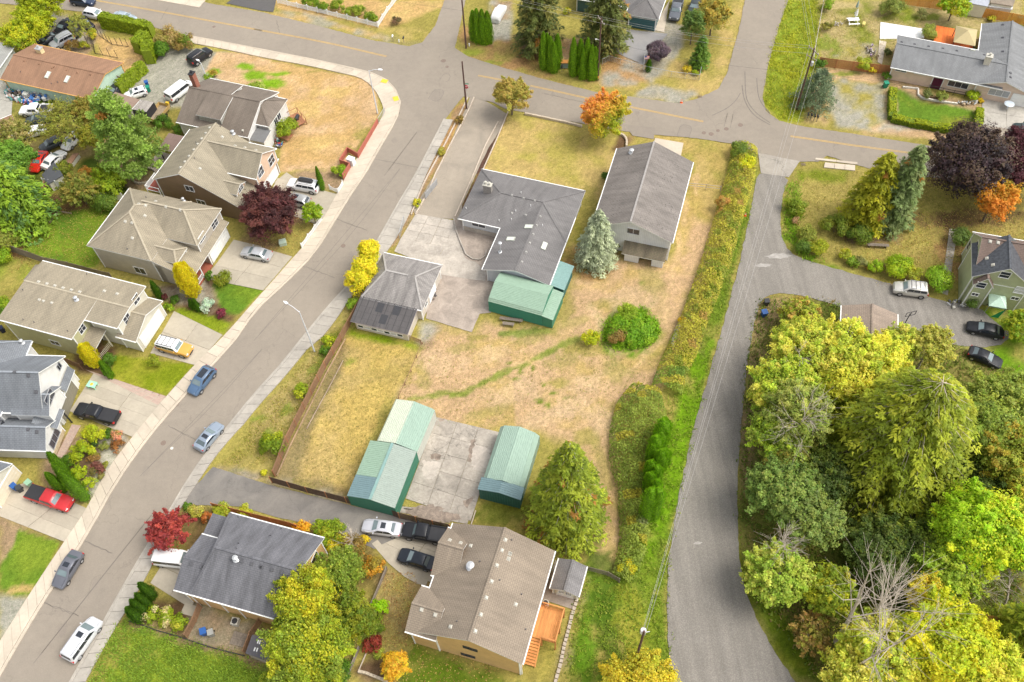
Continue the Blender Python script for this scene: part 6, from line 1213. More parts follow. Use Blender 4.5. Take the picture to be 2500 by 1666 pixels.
# ================================================================ FENCES
WFN=wood('weathered_fence',(.27,.155,.085));WFG=wood('grey_fence',(.22,.18,.14));WFO=wood('orange_fence',(.62,.28,.055),var=.15);WFR=wood('redwood_fence',(.42,.17,.07),var=.2);PW=plain('white_vinyl',(.82,.82,.82),.4,.03);REDP=plain('red_fence_paint',(.42,.13,.09),.7,.12,3)
WFD=wood('dark_fence',(.12,.075,.05))
def fence(label,P,hgt,mat,bay=2.4,board=.14,post=.1,style='board',name='wooden_fence',capz=0,pm=None,gap=.012,cat='fence',group=None):
 P=[np.array(p[:2],float)for p in P];root=empty(name,(*P[0],0),0,label,cat,group);o=P[0];pm=pm or mat
 for i in range(len(P)-1):
  a,b=P[i]-o,P[i+1]-o;L=np.linalg.norm(b-a);d=(b-a)/L;nb=max(1,round(L/bay));nr=np.array([-d[1],d[0]])
  for k in range(nb):
   s,e=a+d*L*k/nb,a+d*L*(k+1)/nb;m=MB();m.box(s[0]-post/2,s[0]+post/2,s[1]-post/2,s[1]+post/2,0,hgt+.06);m.build('post',pm,root)
   m=MB();n=max(1,int(L/nb/board))
   if style=='board':
    for q in range(n):
     f0=s+(e-s)*q/n+d*gap;f1=s+(e-s)*(q+1)/n-d*gap;j=random.uniform(-.02,.02);y=nr*(.012+random.uniform(-.004,.004));m.prism([f0-y,f1-y,f1+y,f0+y],.04,hgt+j)
    x=m.build('fence_boards',mat,root);x['kind']='stuff'
    m=MB();m.bar((*(s+nr*.03),hgt-.12),(*(e+nr*.03),hgt-.12),.04,.09);m.build('rail',mat,root)
    if capz:m=MB();m.bar((*s,hgt+.05),(*e,hgt+.05),.12,.04);m.build('cap_rail',mat,root)
   elif style=='picket':
    for q in range(n):
     f0=s+(e-s)*(q+.2)/n;f1=s+(e-s)*(q+.8)/n;c=abs((q+.5)/n-.5)*2;zt=hgt-.22+.22*c*c;y=nr*.01;m.prism([f0-y,f1-y,f1+y,f0+y],.06,zt)
    x=m.build('pickets',mat,root);x['kind']='stuff'
    for z in(.25,hgt-.3):m=MB();m.bar((*s,z),(*e,z),.04,.08);m.build('rail',mat,root)
   elif style=='rail':
    for z in((hgt*.5,hgt*.95)if hgt>.9 else(hgt*.9,)):m=MB();m.bar((*s,z),(*e,z),.05,.06);m.build('rail',mat,root)
   elif style=='mesh':
    m.bar((*s,hgt),(*e,hgt),.05,.05);n=int(L/nb/.22)
    for q in range(n):f=s+(e-s)*q/n;g=s+(e-s)*min(1,(q+hgt/(L/nb)*n*.9)/n);m.bar((*f,.05),(*g,.05+(hgt-.05)*min(1,np.linalg.norm(g-f)/hgt/.9)),.012,.012)
    for q in range(n):f=s+(e-s)*(q+1)/n;g=s+(e-s)*max(0,((q+1)-hgt/(L/nb)*n*.9)/n);m.bar((*f,.05),(*g,.05+(hgt-.05)*min(1,np.linalg.norm(g-f)/hgt/.9)),.012,.012)
    x=m.build('chain_link',mat,root);x['kind']='stuff'
   elif style=='solid':
    m.prism([s-nr*.04,e-nr*.04,e+nr*.04,s+nr*.04],0,hgt);m.build('panel',mat,root)
 b=P[-1]-o;m=MB();m.box(b[0]-post/2,b[0]+post/2,b[1]-post/2,b[1]+post/2,0,hgt+.06);m.build('post',pm,root);return root
fence('brown board fence between the side street verge and the long dry lawn',GP('B1','985,1175 780,1545')+GP('C1','640,290 455,655 305,955 190,1255'),1.7,WFN,2.3,pm=wood('fence_post_red',(.36,.15,.07)))
fence('dark brown fence along the shared lane below the steel sheds',GP('C1','165,1310 480,1400 830,1490 1150,1568')+GP('D1','1300,110 1750,215'),1.7,WFD,2.4,pm=wood('fence_post_orange',(.46,.20,.08)))
fence('low red painted fence lining the pavement of the dry corner lot',GP('A1','1108,1105 932,1412 838,1358'),1.1,REDP,2.4,.2,.1,'board','painted_fence',1)
fence('short red fence piece in front of the lime shrub',GP('A1','838,1362 772,1468 862,1500 800,1600'),1.1,REDP,2.4,.2,.1,'board','painted_fence',1)
fence('see-through mesh fence at the corner of the dry lot',GP('A1','1168,1005 1112,1100'),1.1,STEEL,1.8,.2,.06,'mesh','mesh_fence')
fence('long white scalloped picket fence across the street at the top',GP('A1','215,30 660,135 1105,245 1190,110 1275,0 1330,-80'),1.15,PW,2.0,.13,.13,'picket','picket_fence')
fence('white picket fence beside the plum tree lawn',GP('B1','607,470 430,715'),1.05,PW,1.9,.14,.12,'picket','picket_fence')
fence('short white picket corner at the shared drive of the brown house',GP('B1','680,195 752,228 795,155'),1.05,PW,1.3,.14,.12,'picket','picket_fence')
fence('bright orange cedar fence behind the shrubs at the top, left stretch',GP('A3','1140,0 1270,42 1600,90'),1.8,WFO,2.4,.15)
fence('bright orange cedar fence right of the lime tree at the top',GP('A3','1815,130 2334,225 2420,240'),1.8,WFO,2.4,.15)
fence('reddish cedar fence joining the pink house to the utility pole',GP('A3','500,590 800,630 1145,668'),1.8,WFR,2.4,.15)
fence('pale rail fence running along the tall grass verge',GP('A3','560,-40 545,20 470,430 450,560'),1.2,plain('bleached_rail',(.45,.40,.33),.8,.2),2.6,.2,.1,'rail','rail_fence')
fence('grey weathered fence between the two back lawns on the left',GP('B0','-80,700 60,735 170,770 290,812 420,860 640,905 900,975 1010,1000'),1.7,WFG,2.3)
fence('white vinyl fence behind the charcoal shed',GP('B0','415,165 530,190 640,200'),1.8,PW,2.3,.3,.12,'board','vinyl_fence')
fence('white vinyl fence showing behind the hip-roofed house',GP('B0','850,275 960,285 1110,290'),1.6,PW,2.3,.3,.12,'board','vinyl_fence')
fence('brown board fence corner by the raised soil bed',GP('B0','430,180 375,330 300,270'),1.6,WFN,2.2,capz=1)
fence('rust-brown fence behind the slate-grey roof',GP('D1','-350,20 0,110 330,190 400,215'),1.6,WFR,2.4)
fence('weathered fence beside the bins of the apricot house',GP('D0','1800,905 1750,1030 1672,1175'),1.6,WFN,2.0)
fence('brown fence at the back corner of the bin yard',GP('D0','2330,1040 2250,1160 2190,1320'),1.6,WFN,2.0)
fence('rusty wooden gate left of the white house wing',GP('C0','-30,1090 60,1010 125,1030'),1.6,WFR,2.0)
fence('slim board fence between the yellow-green and white houses',GP('C0','560,235 650,265 740,305'),1.5,WFN,1.8)
fence('grey block retaining wall behind the rust shrubs',GP('D1','1185,560 1120,720 1050,885'),.8,plain('grey_block',(.26,.22,.18),.9,.2,4),2,.3,.1,'solid','retaining_wall',cat='wall')
fence('grey block retaining wall running to the bottom edge',GP('D1','940,1270 880,1420 805,1590'),.9,plain('grey_block',(.26,.22,.18),.9,.2,4),2,.3,.1,'solid','retaining_wall',cat='wall')
fence('chain-link fence across the gravel drive by the grey truck house',GP('A2','840,575 900,545 1000,575 1100,600 1200,625'),1.1,STEEL,2.5,.2,.06,'mesh','mesh_fence')
fence('chain-link fence round the bed with yellow bushes',GP('A2','1210,640 1450,690 1700,718 1720,625'),1.2,STEEL,2.5,.2,.06,'mesh','mesh_fence')
fence('grey panel fence between pavement and old driveway',GP('B1','1632,150 1530,278'),1.3,plain('grey_panel',(.38,.38,.38),.6),2.2,.12,.08,'board','panel_fence')
fence('chain-link fence beside the concrete yard',GP('B1','1340,480 1300,630'),1.2,STEEL,2.2,.2,.06,'mesh','mesh_fence')
fence('thin grey rail fence east of the barn',GP('B2','1600,180 1760,195 1890,210'),1.1,plain('grey_rail',(.36,.32,.28),.7),2.6,.2,.07,'rail','rail_fence')
fence('low double timber rail dividing dry lawn from the field',GP('C1','1500,75 1400,320 1290,560'),.55,WFN,2.2,.2,.1,'rail','rail_fence')
fence('weathered fence by the yellow bramble at the end of the strip',GP('D2','700,570 890,620 990,680'),1.2,WFG,2.2)
fence('brown trellis gate at the gable of the mint house',GP('A0','1035,735 1115,760'),1.7,WFN,1.2,.2,gap=.04)
fence('wooden fence between tool shed porch and patio',GP('C1','1380,30 1490,75'),1.0,WFN,1.5,gap=.04)
fence('low iron railing of the pink house terrace',GP('A3','1480,800 1600,830 1700,850 1800,870'),1.0,DARK,1.6,.2,.05,'rail','railing',cat='railing')
def edging(label,P,w,hgt,mat,piece,step,name='edging',gap=.02,cat='edging'):
 P=[np.array(p[:2],float)for p in P];root=empty(name,(*P[0],0),0,label,cat);o=P[0]
 for i in range(len(P)-1):
  a,b=P[i]-o,P[i+1]-o;L=np.linalg.norm(b-a);n=max(1,round(L/step));d=(b-a)/L;nr=np.array([-d[1],d[0]])*w/2
  for k in range(n):
   s,e=a+d*(L*k/n+gap),a+d*(L*(k+1)/n-gap);j=nr*random.uniform(.9,1.08);m=MB();m.prism([s-j,e-j,e+j,s+j],-.05,hgt*random.uniform(.92,1.06));m.build(piece,mat,root)
 return root
CURB=plain('pale_curb',(.52,.44,.36),.85,.15,2);TIM=wood('timber',(.38,.26,.16));BLKS=plain('edging_block',(.50,.42,.32),.85,.2,5)
edging('pale curb on the street side of the long planting strip',GP('A1','1905,870 1840,1010 1700,1290 1548,1568')+GP('B1','1500,170 1400,420'),.16,.22,CURB,'curb_stone',2.0)
edging('pale curb on the driveway side of the long planting strip',GP('A1','1960,872 1900,1010 1750,1290 1610,1568')+GP('B1','1560,200 1440,420'),.16,.22,CURB,'curb_stone',2.0)
edging('curb between the old driveway and the dark planting bed',GP('A1','2175,1085 2060,1300 1950,1568')+GP('B1','1790,440'),.14,.18,CURB,'curb_stone',2.2)
edging('pale curb edging the front lawn of the grey ranch house',GP('A1','2262,1000 2150,1270 2042,1510'),.14,.18,CURB,'curb_stone',2.2)
edging('row of small retaining blocks along the golden lawn',GP('A2','150,1018 300,1050 450,1082 560,1105 660,1132'),.3,.35,BLKS,'block',.42,'block_edging')
edging('curved block edging behind the orange maple',GP('A2','1000,1200 1030,1215 1052,1240 1058,1270 1055,1310'),.3,.35,BLKS,'block',.42,'block_edging')
edging('white stone edging curving round the rock garden',GP('A3','1250,780 1390,795 1390,850 1430,880 1560,905 1740,930'),.25,.25,plain('white_edging_stone',(.66,.62,.55),.8),'stone',.5,'stone_edging')
edging('timber edging of the long dry lawn on the fence side',GP('C1','795,220 660,480 560,660 470,830'),.10,.10,wood('silver_timber',(.33,.25,.18)),'timber',2.4,'timber_edging')
edging('white timber edge of the cracked forecourt',GP('D1','1975,40 1935,165'),.12,.2,CURB,'curb_stone',2)
edging('weathered timber edging at the foot of the brown fence',GP('C1','815,30 650,330 470,690 320,990 205,1250'),.1,.22,TIM,'timber',2.4,'timber_edging')
edging('timber edging of the raised soil bed',GP('B0','440,492 525,392 640,410'),.12,.2,wood('silver_timber',(.45,.37,.30)),'timber',2.4,'timber_edging')
edging('curved low stone wall round the patio circle',GP('B1','1780,460 1800,560 1850,690 1890,780 1950,820 2010,825 2060,790 2070,740'),.16,.3,OLDC,'wall_stone',.8,'low_wall',.01)
edging('broken stone border beside the cedar deck lot',GP('D2','655,720 620,820 570,970 540,1100 500,1250 470,1400 430,1540 410,1620'),.35,.2,plain('border_stone',(.42,.36,.29),.9,.25,4),'stone',.5,'stone_border',.05)
edging('block wall at the bottom of the orange shrub bed',GP('D1','930,1475 1000,1490 1100,1530 1200,1568'),.3,.4,BLKS,'block',.5,'block_edging')
edging('white string-straight edging in the orange shrub bed',GP('D1','1000,1310 930,1475'),.1,.15,CURB,'curb_stone',2)
edging('dark steel landscape edging of the bottom left lawn',GP('D0','1150,1025 1250,1055 1400,1110 1570,1155 1700,1200 1850,1250 2000,1290 2180,1335'),.08,.2,DARK,'strip',2,'metal_edging')
edging('boulders against the tall hedge strip',GP('B2','1525,1395 1505,1440 1490,1490')+GP('C2','1480,30 1470,70 1465,110'),.5,.4,plain('boulder',(.46,.43,.39),.9,.25,3),'stone',.6,'boulder_row',.04,'rocks')
for y0,y1 in(('830,385 850,480 1050,520','885,320 1000,400 1145,420'),):
 for s,lb in((y0,'dark steel trellis frame nearer the brown roof'),(y1,'dark steel trellis frame nearer the clipped hedge')):
  P=GP('A0',s);r=empty('trellis_frame',(P[0][0],P[0][1],0),0,lb,'frame');o=P[0];b=MB()
  for i in range(len(P)-1):
   for k in range(4):
    q=P[i]-o+(P[i+1]-P[i])*k/3;b.bar(q,q+[0,0,1.8],.06,.06)
   b.bar(P[i]-o+[0,0,.1],P[i+1]-o+[0,0,.1],.06,.06)
  x=b.build('frame',DARK,r)
  # ================================================================ POLES AND WIRES
POLE=plain('pole_wood',(.10,.055,.045),.85,.25,3)
def pole(label,base,top=None,h=None,r=.16,arm=None,armz=.5,mat=POLE,name='utility_pole'):
 X=G(*base);h=h or vheight(top,base)[1];rt=empty(name,X,0,label,'utility pole');b=MB();b.tube([(0,0,0),(0,0,h)],r,r*.7,10);b.build('pole',mat,rt)
 if arm is not None:
  d=np.array([math.cos(arm),math.sin(arm),0]);b=MB();b.bar(-d*1.2+[0,0,h-armz],d*1.2+[0,0,h-armz],.1,.12);b.build('crossarm',WFG,rt)
  for k in(-1.1,-.4,.4,1.1):b=MB();b.lathe([(.04,0),(.07,.06),(.04,.12),(.06,.16),(.01,.2)],tuple(d*k+[0,0,h-armz+.06]),8);b.build('insulator',plain('insulator',(.45,.43,.42),.3),rt)
 return X,h,rt
Pa=pole('tall dark pole at the top beside the conifer hedge',('A1',1890,430),h=12,arm=None)
Pb=pole('lone dark pole at the tip of the planting strip, stop sign behind',('A1',1893,968),('A1',1850,550))
Pc=pole('dark pole with crossarm in front of the second conifer clump',('A2',800,715),('A2',838,160),arm=1.9)
Pd=pole('pole with many cables standing in the blue-green pine',('A3',305,985),('A3',485,435),arm=2.0)
Pe=pole('leaning-looking pole with white transformer near the bottom edge',('D2',1120,1430),('D2',1195,1110),arm=None)
X,h,rt=Pe;b=MB();b.lathe([(.05,-.1),(.27,-.08),(.28,.7),(.24,.78),(.05,.8)],(0,.28,h-1.2),12);b.build('transformer',plain('white_transformer',(.72,.68,.72),.4),rt);b=MB();b.bar((0,0,h-.4),(.6,.1,h-.5),.06,.06);b.build('bracket',STEEL,rt)
X,h,rt=Pd;b=MB();b.bar((-.6,.8,h-1.8),(.6,-.8,h-1.8),.1,.12);b.build('crossarm',WFG,rt);b=MB();b.lathe([(.05,-.1),(.22,-.08),(.22,.6),(.05,.65)],(.25,-.2,h-3),12);b.build('transformer',STEEL,rt)
X,h,rt=Pc;b=MB();b.bar((0,0,h-4.2),(-.5,.3,h-4.1),.05,.05);b.box(-.75,-.45,.2,.4,h-4.2,h-4.1);b.build('street_light',WHITE,rt);b=MB();b.lathe([(.165,.4),(.168,.9)],(0,0,0),10);b.build('reflector_band',plain('orange_band',(.7,.28,.06),.5),rt)
WIRE=plain('wire_aluminium',(.42,.40,.39),.5);WIRED=plain('wire_black',(.06,.055,.055),.6)
def wire(a,b,sag,label,mat=WIRE,r=.013):
 a,b=np.array(a,float),np.array(b,float);P=[a+(b-a)*t-np.array([0,0,sag*4*t*(1-t)])for t in np.linspace(0,1,17)];m=MB();m.tube([p-a for p in P],r,n=4,cap=False);o=m.build('power_line',mat,None,tuple(a));tag(o,label,'cable','overhead cables')
tp=lambda P,dx=0,dy=0,dz=0:np.array([P[0][0]+dx,P[0][1]+dy,P[1]+dz])
dirL=np.array([-60,22,0.])
for i,k in enumerate((-1.1,.4,1.1)):
 d=np.array([math.cos(1.95)*k,math.sin(1.95)*k,-.35]);w_=('first','middle','last')[i]
 wire(tp(Pc)+d,tp(Pd)+d,.8,f'pale power line between the crossarm poles over the top street, {w_} of three from below')
 wire(tp(Pc)+d,tp(Pa)+d+np.array([-14,9,0]),.7,f'pale power line running up-left from the crossarm pole, {w_} of three from below')
 wire(tp(Pd)+d,tp(Pe)+d*np.array([.12,.3,1]),1.2,f'pale power line along the gravel road, {w_} of three from the left')
 wire(tp(Pd)+d,tp(Pd)+d+np.array([8,55,0]),1,f'power line running up along the tall grass verge, {w_} of three from the left')
wire(tp(Pc,dz=-4),tp(Pd,dz=-4.5),1.1,'black telephone cable sagging across the mouth of the north street',WIRED);wire(tp(Pc,dz=-4),tp(Pa,dz=-4.5),.8,'black telephone cable between the two left roadside poles',WIRED)
wire(tp(Pa,dz=-4.5),tp(Pa,-60,24,-4.5),.9,'black telephone cable running to the top left over the picket fence',WIRED);wire(tp(Pd,dz=-4.5),tp(Pd,60,-12,-5),1,'black telephone cable over the pink house lawn',WIRED)
def lamp(label,base,top,headpx=None,arm=2.2):
 X,h=vheight(top,base);r=empty('street_lamp',X,0,label,'street lamp','street lamps');b=MB();b.tube([(0,0,0),(0,0,h)],.12,.07,10);b.build('pole',plain('lamp_grey',(.62,.63,.65),.4,.04),r);hp=G(*headpx,z=h+.35)-X;e=np.array([hp[0],hp[1],h+.35]);b=MB();b.tube([(0,0,h-.1),e*.5+np.array([0,0,h+.3])*.5,e],.05,.04,8);b.build('arm',plain('lamp_grey',(.6,.6,.6),.4),r)
 d=e/np.linalg.norm(e[:2]+1e-9);d=np.array([hp[0],hp[1],0])/np.linalg.norm(hp[:2]);n=np.array([-d[1],d[0],0]);b=MB();b.prism([(e+d*.55)[:2],(e+n*.17+d*.2)[:2],(e+n*.13-d*.2)[:2],(e-n*.13-d*.2)[:2],(e-n*.17+d*.2)[:2]][::1],e[2]-.06,e[2]+.1);b.build('lamp_head',plain('lamp_head',(.75,.75,.76),.3,.03),r)
lamp('grey street lamp at the dry corner lot',('A1',1100,1010),('A1',1025,630),('A1',1118,622));lamp('grey street lamp over the side street, beside the brown fence',('C1',540,140),('B1',405,1282),('B1',290,1205))
X,h=vheight(('A0',1775,545),('A0',1830,672));lamp('short white lamp post beside the black SUV',('A0',1830,672),('A0',1785,560),('A0',1765,540))
# ================================================================ SMALL STREET FURNITURE
def bin_(label,at,c,rz=0,s=1.0):
 X=G(*at);r=empty('wheelie_bin',X,rz,label,'bin','wheelie bins');m=plain('bin_'+str(c),c,.45);b=MB();w=.3*s
 b.add([(-w*.8,-w*.8,.05),(w*.8,-w*.8,.05),(w*.8,w*.8,.05),(-w*.8,w*.8,.05),(-w,-w,.98),(w,-w,.98),(w,w,.98),(-w,w,.98)],[(0,3,2,1),(4,5,6,7),(0,1,5,4),(1,2,6,5),(2,3,7,6),(3,0,4,7)]);b.build('bin_body',m,r)
 b=MB();b.slab([(-w*1.1,-w*1.15,1.04),(w*1.1,-w*1.15,1.04),(w*1.1,w*1.1,1.1),(-w*1.1,w*1.1,1.1)],.06);b.build('lid',m,r)
 for x in(-w*.8,w*.8):b=MB();b.tube([(x-.04,w,.12),(x+.04,w,.12)],.12,n=10);b.build('wheel',TYRE,r)
BL=(.02,.09,.30);GR=(.01,.22,.13);
bin_('blue bin with raised lid behind the white hatchback',('A0',1318,770),BL,.4);bin_('green bin in front of the blue one by the white hatchback',('A0',1330,815),GR,.4)
bin_('black bin at the gravel fork, farther one',('B2',2295,1222),(.03,.03,.035));bin_('blue bin at the gravel fork, nearer one',('B2',2275,1320),(.02,.08,.25),.2,1.15)
bin_('green bin at the corner of the clipped hedge',('A3',1095,780),GR,.1,1.1);bin_('green bin in the top right corner by the orange fence',('A3',2280,200),GR,.1,1.1)
bin_('blue bin in the fenced bin yard',('D0',1830,1135),BL,.3,1.1);bin_('grey bin right of the blue bin in the yard',('D0',1895,1145),(.28,.28,.26),.3,1.0)
bin_('blue bin beside the red pickup',('C0',150,1365),BL,.9,1.05);bin_('pale green bin at the tail of the red pickup',('C0',280,1335),(.25,.42,.28),.9,1.1);bin_('black bin leaning by the blue bin near the red pickup',('C0',195,1380),(.04,.045,.05),.5)
bin_('dark blue bin behind the yellow-green house',('B0',35,1460),(.015,.02,.05),.5)
X=G('A1',1900,875);r=empty('stop_sign',X,0,'red stop sign just behind the lone dark pole','sign');b=MB();b.tube([(0,0,0),(0,0,2.9)],.035,n=6);b.build('post',STEEL,r)
an=2.6;nrm=np.array([math.cos(an-math.pi/2),math.sin(an-math.pi/2),0]);side=np.array([-nrm[1],nrm[0],0]);nrm=-np.array([0.2,1.0,0]);nrm/=np.linalg.norm(nrm);side=np.array([-nrm[1],nrm[0],0])
def oct_(R_,off,name,mat):
 b=MB();P=[side*R_*math.cos(R(22.5+45*k))+np.array([0,0,2.4+R_*math.sin(R(22.5+45*k))])+nrm*off for k in range(8)];Q=[p-nrm*.02 for p in P];b.add(P+Q,[tuple(range(8)),tuple(range(8,16))[::-1]]+[(k,8+k,8+(k+1)%8,(k+1)%8)for k in range(8)]);return b.build(name,mat,r)
oct_(.42,.04,'sign_border',WHITE);oct_(.38,.062,'sign_face',plain('stop_red',(.55,.02,.03),.4))
def text(s,size,mat,parent,loc,rot,name='lettering'):
 c=bpy.data.curves.new(name,'FONT');c.body=s;c.size=size;c.extrude=.004;c.align_x='CENTER';c.align_y='CENTER';c.materials.append(mat);tmp=bpy.data.objects.new(name,c);COL.objects.link(tmp);bpy.context.view_layer.update();me=bpy.data.meshes.new_from_object(tmp);bpy.data.objects.remove(tmp);o=bpy.data.objects.new(name,me);COL.objects.link(o);o.parent=parent;o.location=loc;o.rotation_euler=rot;return o
ya=math.atan2(nrm[1],nrm[0])+math.pi/2;text('STOP',.27,WHITE,r,tuple(nrm*.08+np.array([0,0,2.4])),(math.pi/2,0,ya))
b=MB();b.bar((-.45,.05,2.95),(.45,-.05,2.95),.02,.18);b.build('street_name_blade',plain('sign_green',(.05,.25,.15),.5),r)
def smallthing(name,label,cat,at,parts,rz=0,z=0):
 r=empty(name,G(*at)+[0,0,z],rz,label,cat)
 for pn,mb,mat in parts:mb.build(pn,mat,r)
 return r
def post_box(label,at,c):
 b=MB();b.tube([(0,0,0),(0,0,1.0)],.05,n=6);g=MB();g.box(-.12,.12,-.25,.25,1.0,1.16);g.tube([(0,-.25,1.16),(0,.25,1.16)],.12,n=10);return smallthing('mailbox',label,'mailbox',at,[('post',b,WFG),('box',g,c)],-.2)
post_box('white mailbox on a dark post at the verge',('A1',1240,370),WHITE);post_box('black mailbox right of the white one',('A1',1337,385),DARK);post_box('black mailbox between the two conifer clumps',('A2',480,640),DARK)
for i,(x,lb)in enumerate(((400,'leftmost'),(430,'second'),(460,'third'),(485,'rightmost'))):post_box(f'dark mailbox on the verge below the blue-green pine, {lb} of four',('A3',x,1065+i*7),DARK)
for at,lb in((('A1',1292,378),'white stub post between two mailboxes'),(('A1',1918,412),'white stub post at the foot of the tall pole')):b=MB();b.lathe([(.1,0),(.1,.5),(.11,.52),(.04,.62)],(0,0,0),10);smallthing('marker_post',lb,'post',at,[('post',b,WHITE)])
def cone(label,at):b=MB();b.lathe([(.15,.03),(.11,.22),(.06,.5),(.03,.66)],(0,0,0),12);g=MB();g.box(-.2,.2,-.2,.2,0,.03);w=MB();w.lathe([(.105,.27),(.075,.42)],(0,0,0),12);smallthing('traffic_cone',label,'cone',at,[('cone',b,plain('cone_orange',(.75,.12,.02),.5)),('base',g,plain('cone_orange',(.75,.12,.02),.5)),('band',w,WHITE)])
cone('orange traffic cone at the kerb corner of the north street',('A2',1545,915));cone('small orange cone at the hedge beside the gravel road',('B2',2112,425))
b=MB();b.box(-.55,.55,-.4,.4,0,1.25);g=MB();g.box(-.6,.6,-.45,.45,1.25,1.33);smallthing('mailbox_cluster','white communal mailbox cabinet inside the red fence corner','cabinet',('A1',872,1465),[('cabinet',b,WHITE),('lid',g,WHITE)],-.5)
b=MB();b.box(-.5,.5,-.4,.4,0,.55);g=MB();g.slab([(-.55,-.45,.66),(.55,-.45,.66),(.5,.4,.75),(-.5,.4,.75)],.1);smallthing('utility_box','pale green utility box under the plum tree','utility box',('B1',262,680),[('body',b,plain('pale_green_metal',(.42,.50,.40),.6)),('lid',g,plain('pale_green_metal',(.42,.50,.40),.6))],.2)
b=MB();b.box(-.4,.4,-.4,.4,0,.75);g=MB();g.lathe([(.33,.75),(.3,.8),(.05,.8)],(0,0,0),14);smallthing('air_conditioner','air conditioning unit beside the apricot house wall','air conditioner',('D0',2105,1040),[('body',b,VENTL),('fan_guard',g,DARK)],-.2)
b=MB();b.lathe([(.4,0),(.4,.75),(.36,.8)],(0,0,0),16);g=MB();g.lathe([(.3,.8),(.28,.83),(.05,.83)],(0,0,0),14);smallthing('air_conditioner','round air conditioning unit between cedar deck and little shed','air conditioner',('D2',335,880),[('body',b,VENTL),('fan_guard',g,DARK)])
b=MB();b.box(-.62,.62,-.45,.45,.62,.68);g=MB();[g.tube([(x,y,0),(x,y,.62)],.05,n=6)for x in(-.5,.5)for y in(-.36,.36)];y_=MB();y_.lathe([(.22,.68),(.2,.72),(.02,.72)],(0,0,0),14);smallthing('play_table','mint play table with yellow and orange disc on the drive','table',('C0',835,455),[('tabletop',b,plain('mint_plastic',(.33,.72,.48),.4)),('legs',g,plain('mint_plastic',(.33,.72,.48),.4)),('disc',y_,plain('orange_plastic',(.75,.42,.05),.4))],-.3)
def bench(label,at,rz,L=2.2,mat=WFG,table=False,name='bench'):
 r=empty(name,G(*at),rz,label,'picnic table' if table else 'bench')
 for k in range(3 if not table else 5):b=MB();b.box(-L/2,L/2,-.25+k*.17,-.1+k*.17,(.45 if not table else.74),(.5 if not table else.78));b.build('seat_board' if not table else 'table_board',mat,r)
 if table:
  for y in(-.75,.85):b=MB();b.box(-L/2,L/2,y-.13,y+.13,.42,.46);b.build('bench_seat',mat,r)
 for x in(-L*.38,L*.38):b=MB();b.box(x-.05,x+.05,-.2 if not table else-.8,.25 if not table else.9,0 if not table else.34,.44 if not table else.4);b.build('leg',mat,r)
 if table:
  for x in(-L*.38,L*.38):b=MB();b.bar((x,-.6,0),(x,.0,.74),.05,.09);b.bar((x,.7,0),(x,.1,.74),.05,.09);b.build('trestle',mat,r)
bench('long weathered bench on the leafy lawn near the conifers',('B3',1028,705),-.15,3.0);bench('white picnic table on the rough lawn of the pink house',('A3',808,210),-.03,1.9,PW,True,'picnic_table')
bench('weathered wooden bench against the green steel shed',('B2',30,1365),-.22,3.2);bench('small low bench in front of the green shed',('B2',5,1405),-.22,1.6)
bench('tiny yellow bench on the rough lawn',('A3',903,228),1.2,.9,plain('yellow_bench',(.62,.52,.16),.6))
b=MB();b.lathe([(.15,0),(.05,.1),(.04,2.3)],(0,0,0),8);g=MB();g.lathe([(.04,1.0),(.28,1.2),(.2,1.9),(.03,2.5)],(0,0,0),12);smallthing('parasol','closed white parasol standing at the picnic table','parasol',('A3',822,190),[('pole',b,STEEL),('canopy',g,plain('white_canvas',(.75,.75,.73),.7))])
b=MB();b.lathe([(.13,0),(.05,.1),(.04,2.3)],(0,0,0),8);g=MB();g.lathe([(.04,1.0),(.25,1.2),(.18,1.9),(.03,2.5)],(0,0,0),12);smallthing('parasol','closed grey-green parasol above the white one on the rough lawn','parasol',('A3',830,115),[('pole',b,STEEL),('canopy',g,plain('green_grey_canvas',(.30,.38,.34),.7))])
b=MB();b.tube([(0,0,0),(0,0,3.2)],.03,n=6);r=smallthing('flag','small american flag on a pole beside the purple shrub','flag',('A2',1205,625),[('pole',b,WHITE)])
for k in range(7):b=MB();b.box(.0,.8,-.006,.006,2.2+.09*k,2.29+.09*k);b.build('stripe',plain('flag_red',(.55,.03,.04),.6)if k%2==0 else WHITE,r)
b=MB();b.box(0,.35,-.012,.012,2.55,2.83);b.build('canton',plain('flag_blue',(.03,.05,.25),.6),r)
X=G('B3',1265,1400);r=empty('basketball_hoop',X,.2,'black basketball backboard frame at the edge of the gravel lane','basketball hoop');b=MB();b.tube([(0,0,0),(0,0,2.6)],.06,n=8);b.build('pole',DARK,r);b=MB()
for(x0,z0_,x1,z1_)in((-.7,2.3,.7,2.3),(-.7,3.1,.7,3.1),(-.7,2.3,-.7,3.1),(.7,2.3,.7,3.1),(0,2.3,0,3.1)):b.bar((x0,-.1,z0_),(x1,-.1,z1_),.06,.06)
b.build('backboard_frame',DARK,r)
edging('ring of stones round the pine',[np.array([*(G('B0',1285,75)[:2]+np.array([1.9*math.cos(a),1.7*math.sin(a)]))])for a in np.linspace(0,2*math.pi,15)],.3,.28,plain('border_stone',(.42,.36,.29),.9,.25,4),'stone',.45,'stone_ring',.03,'rocks')
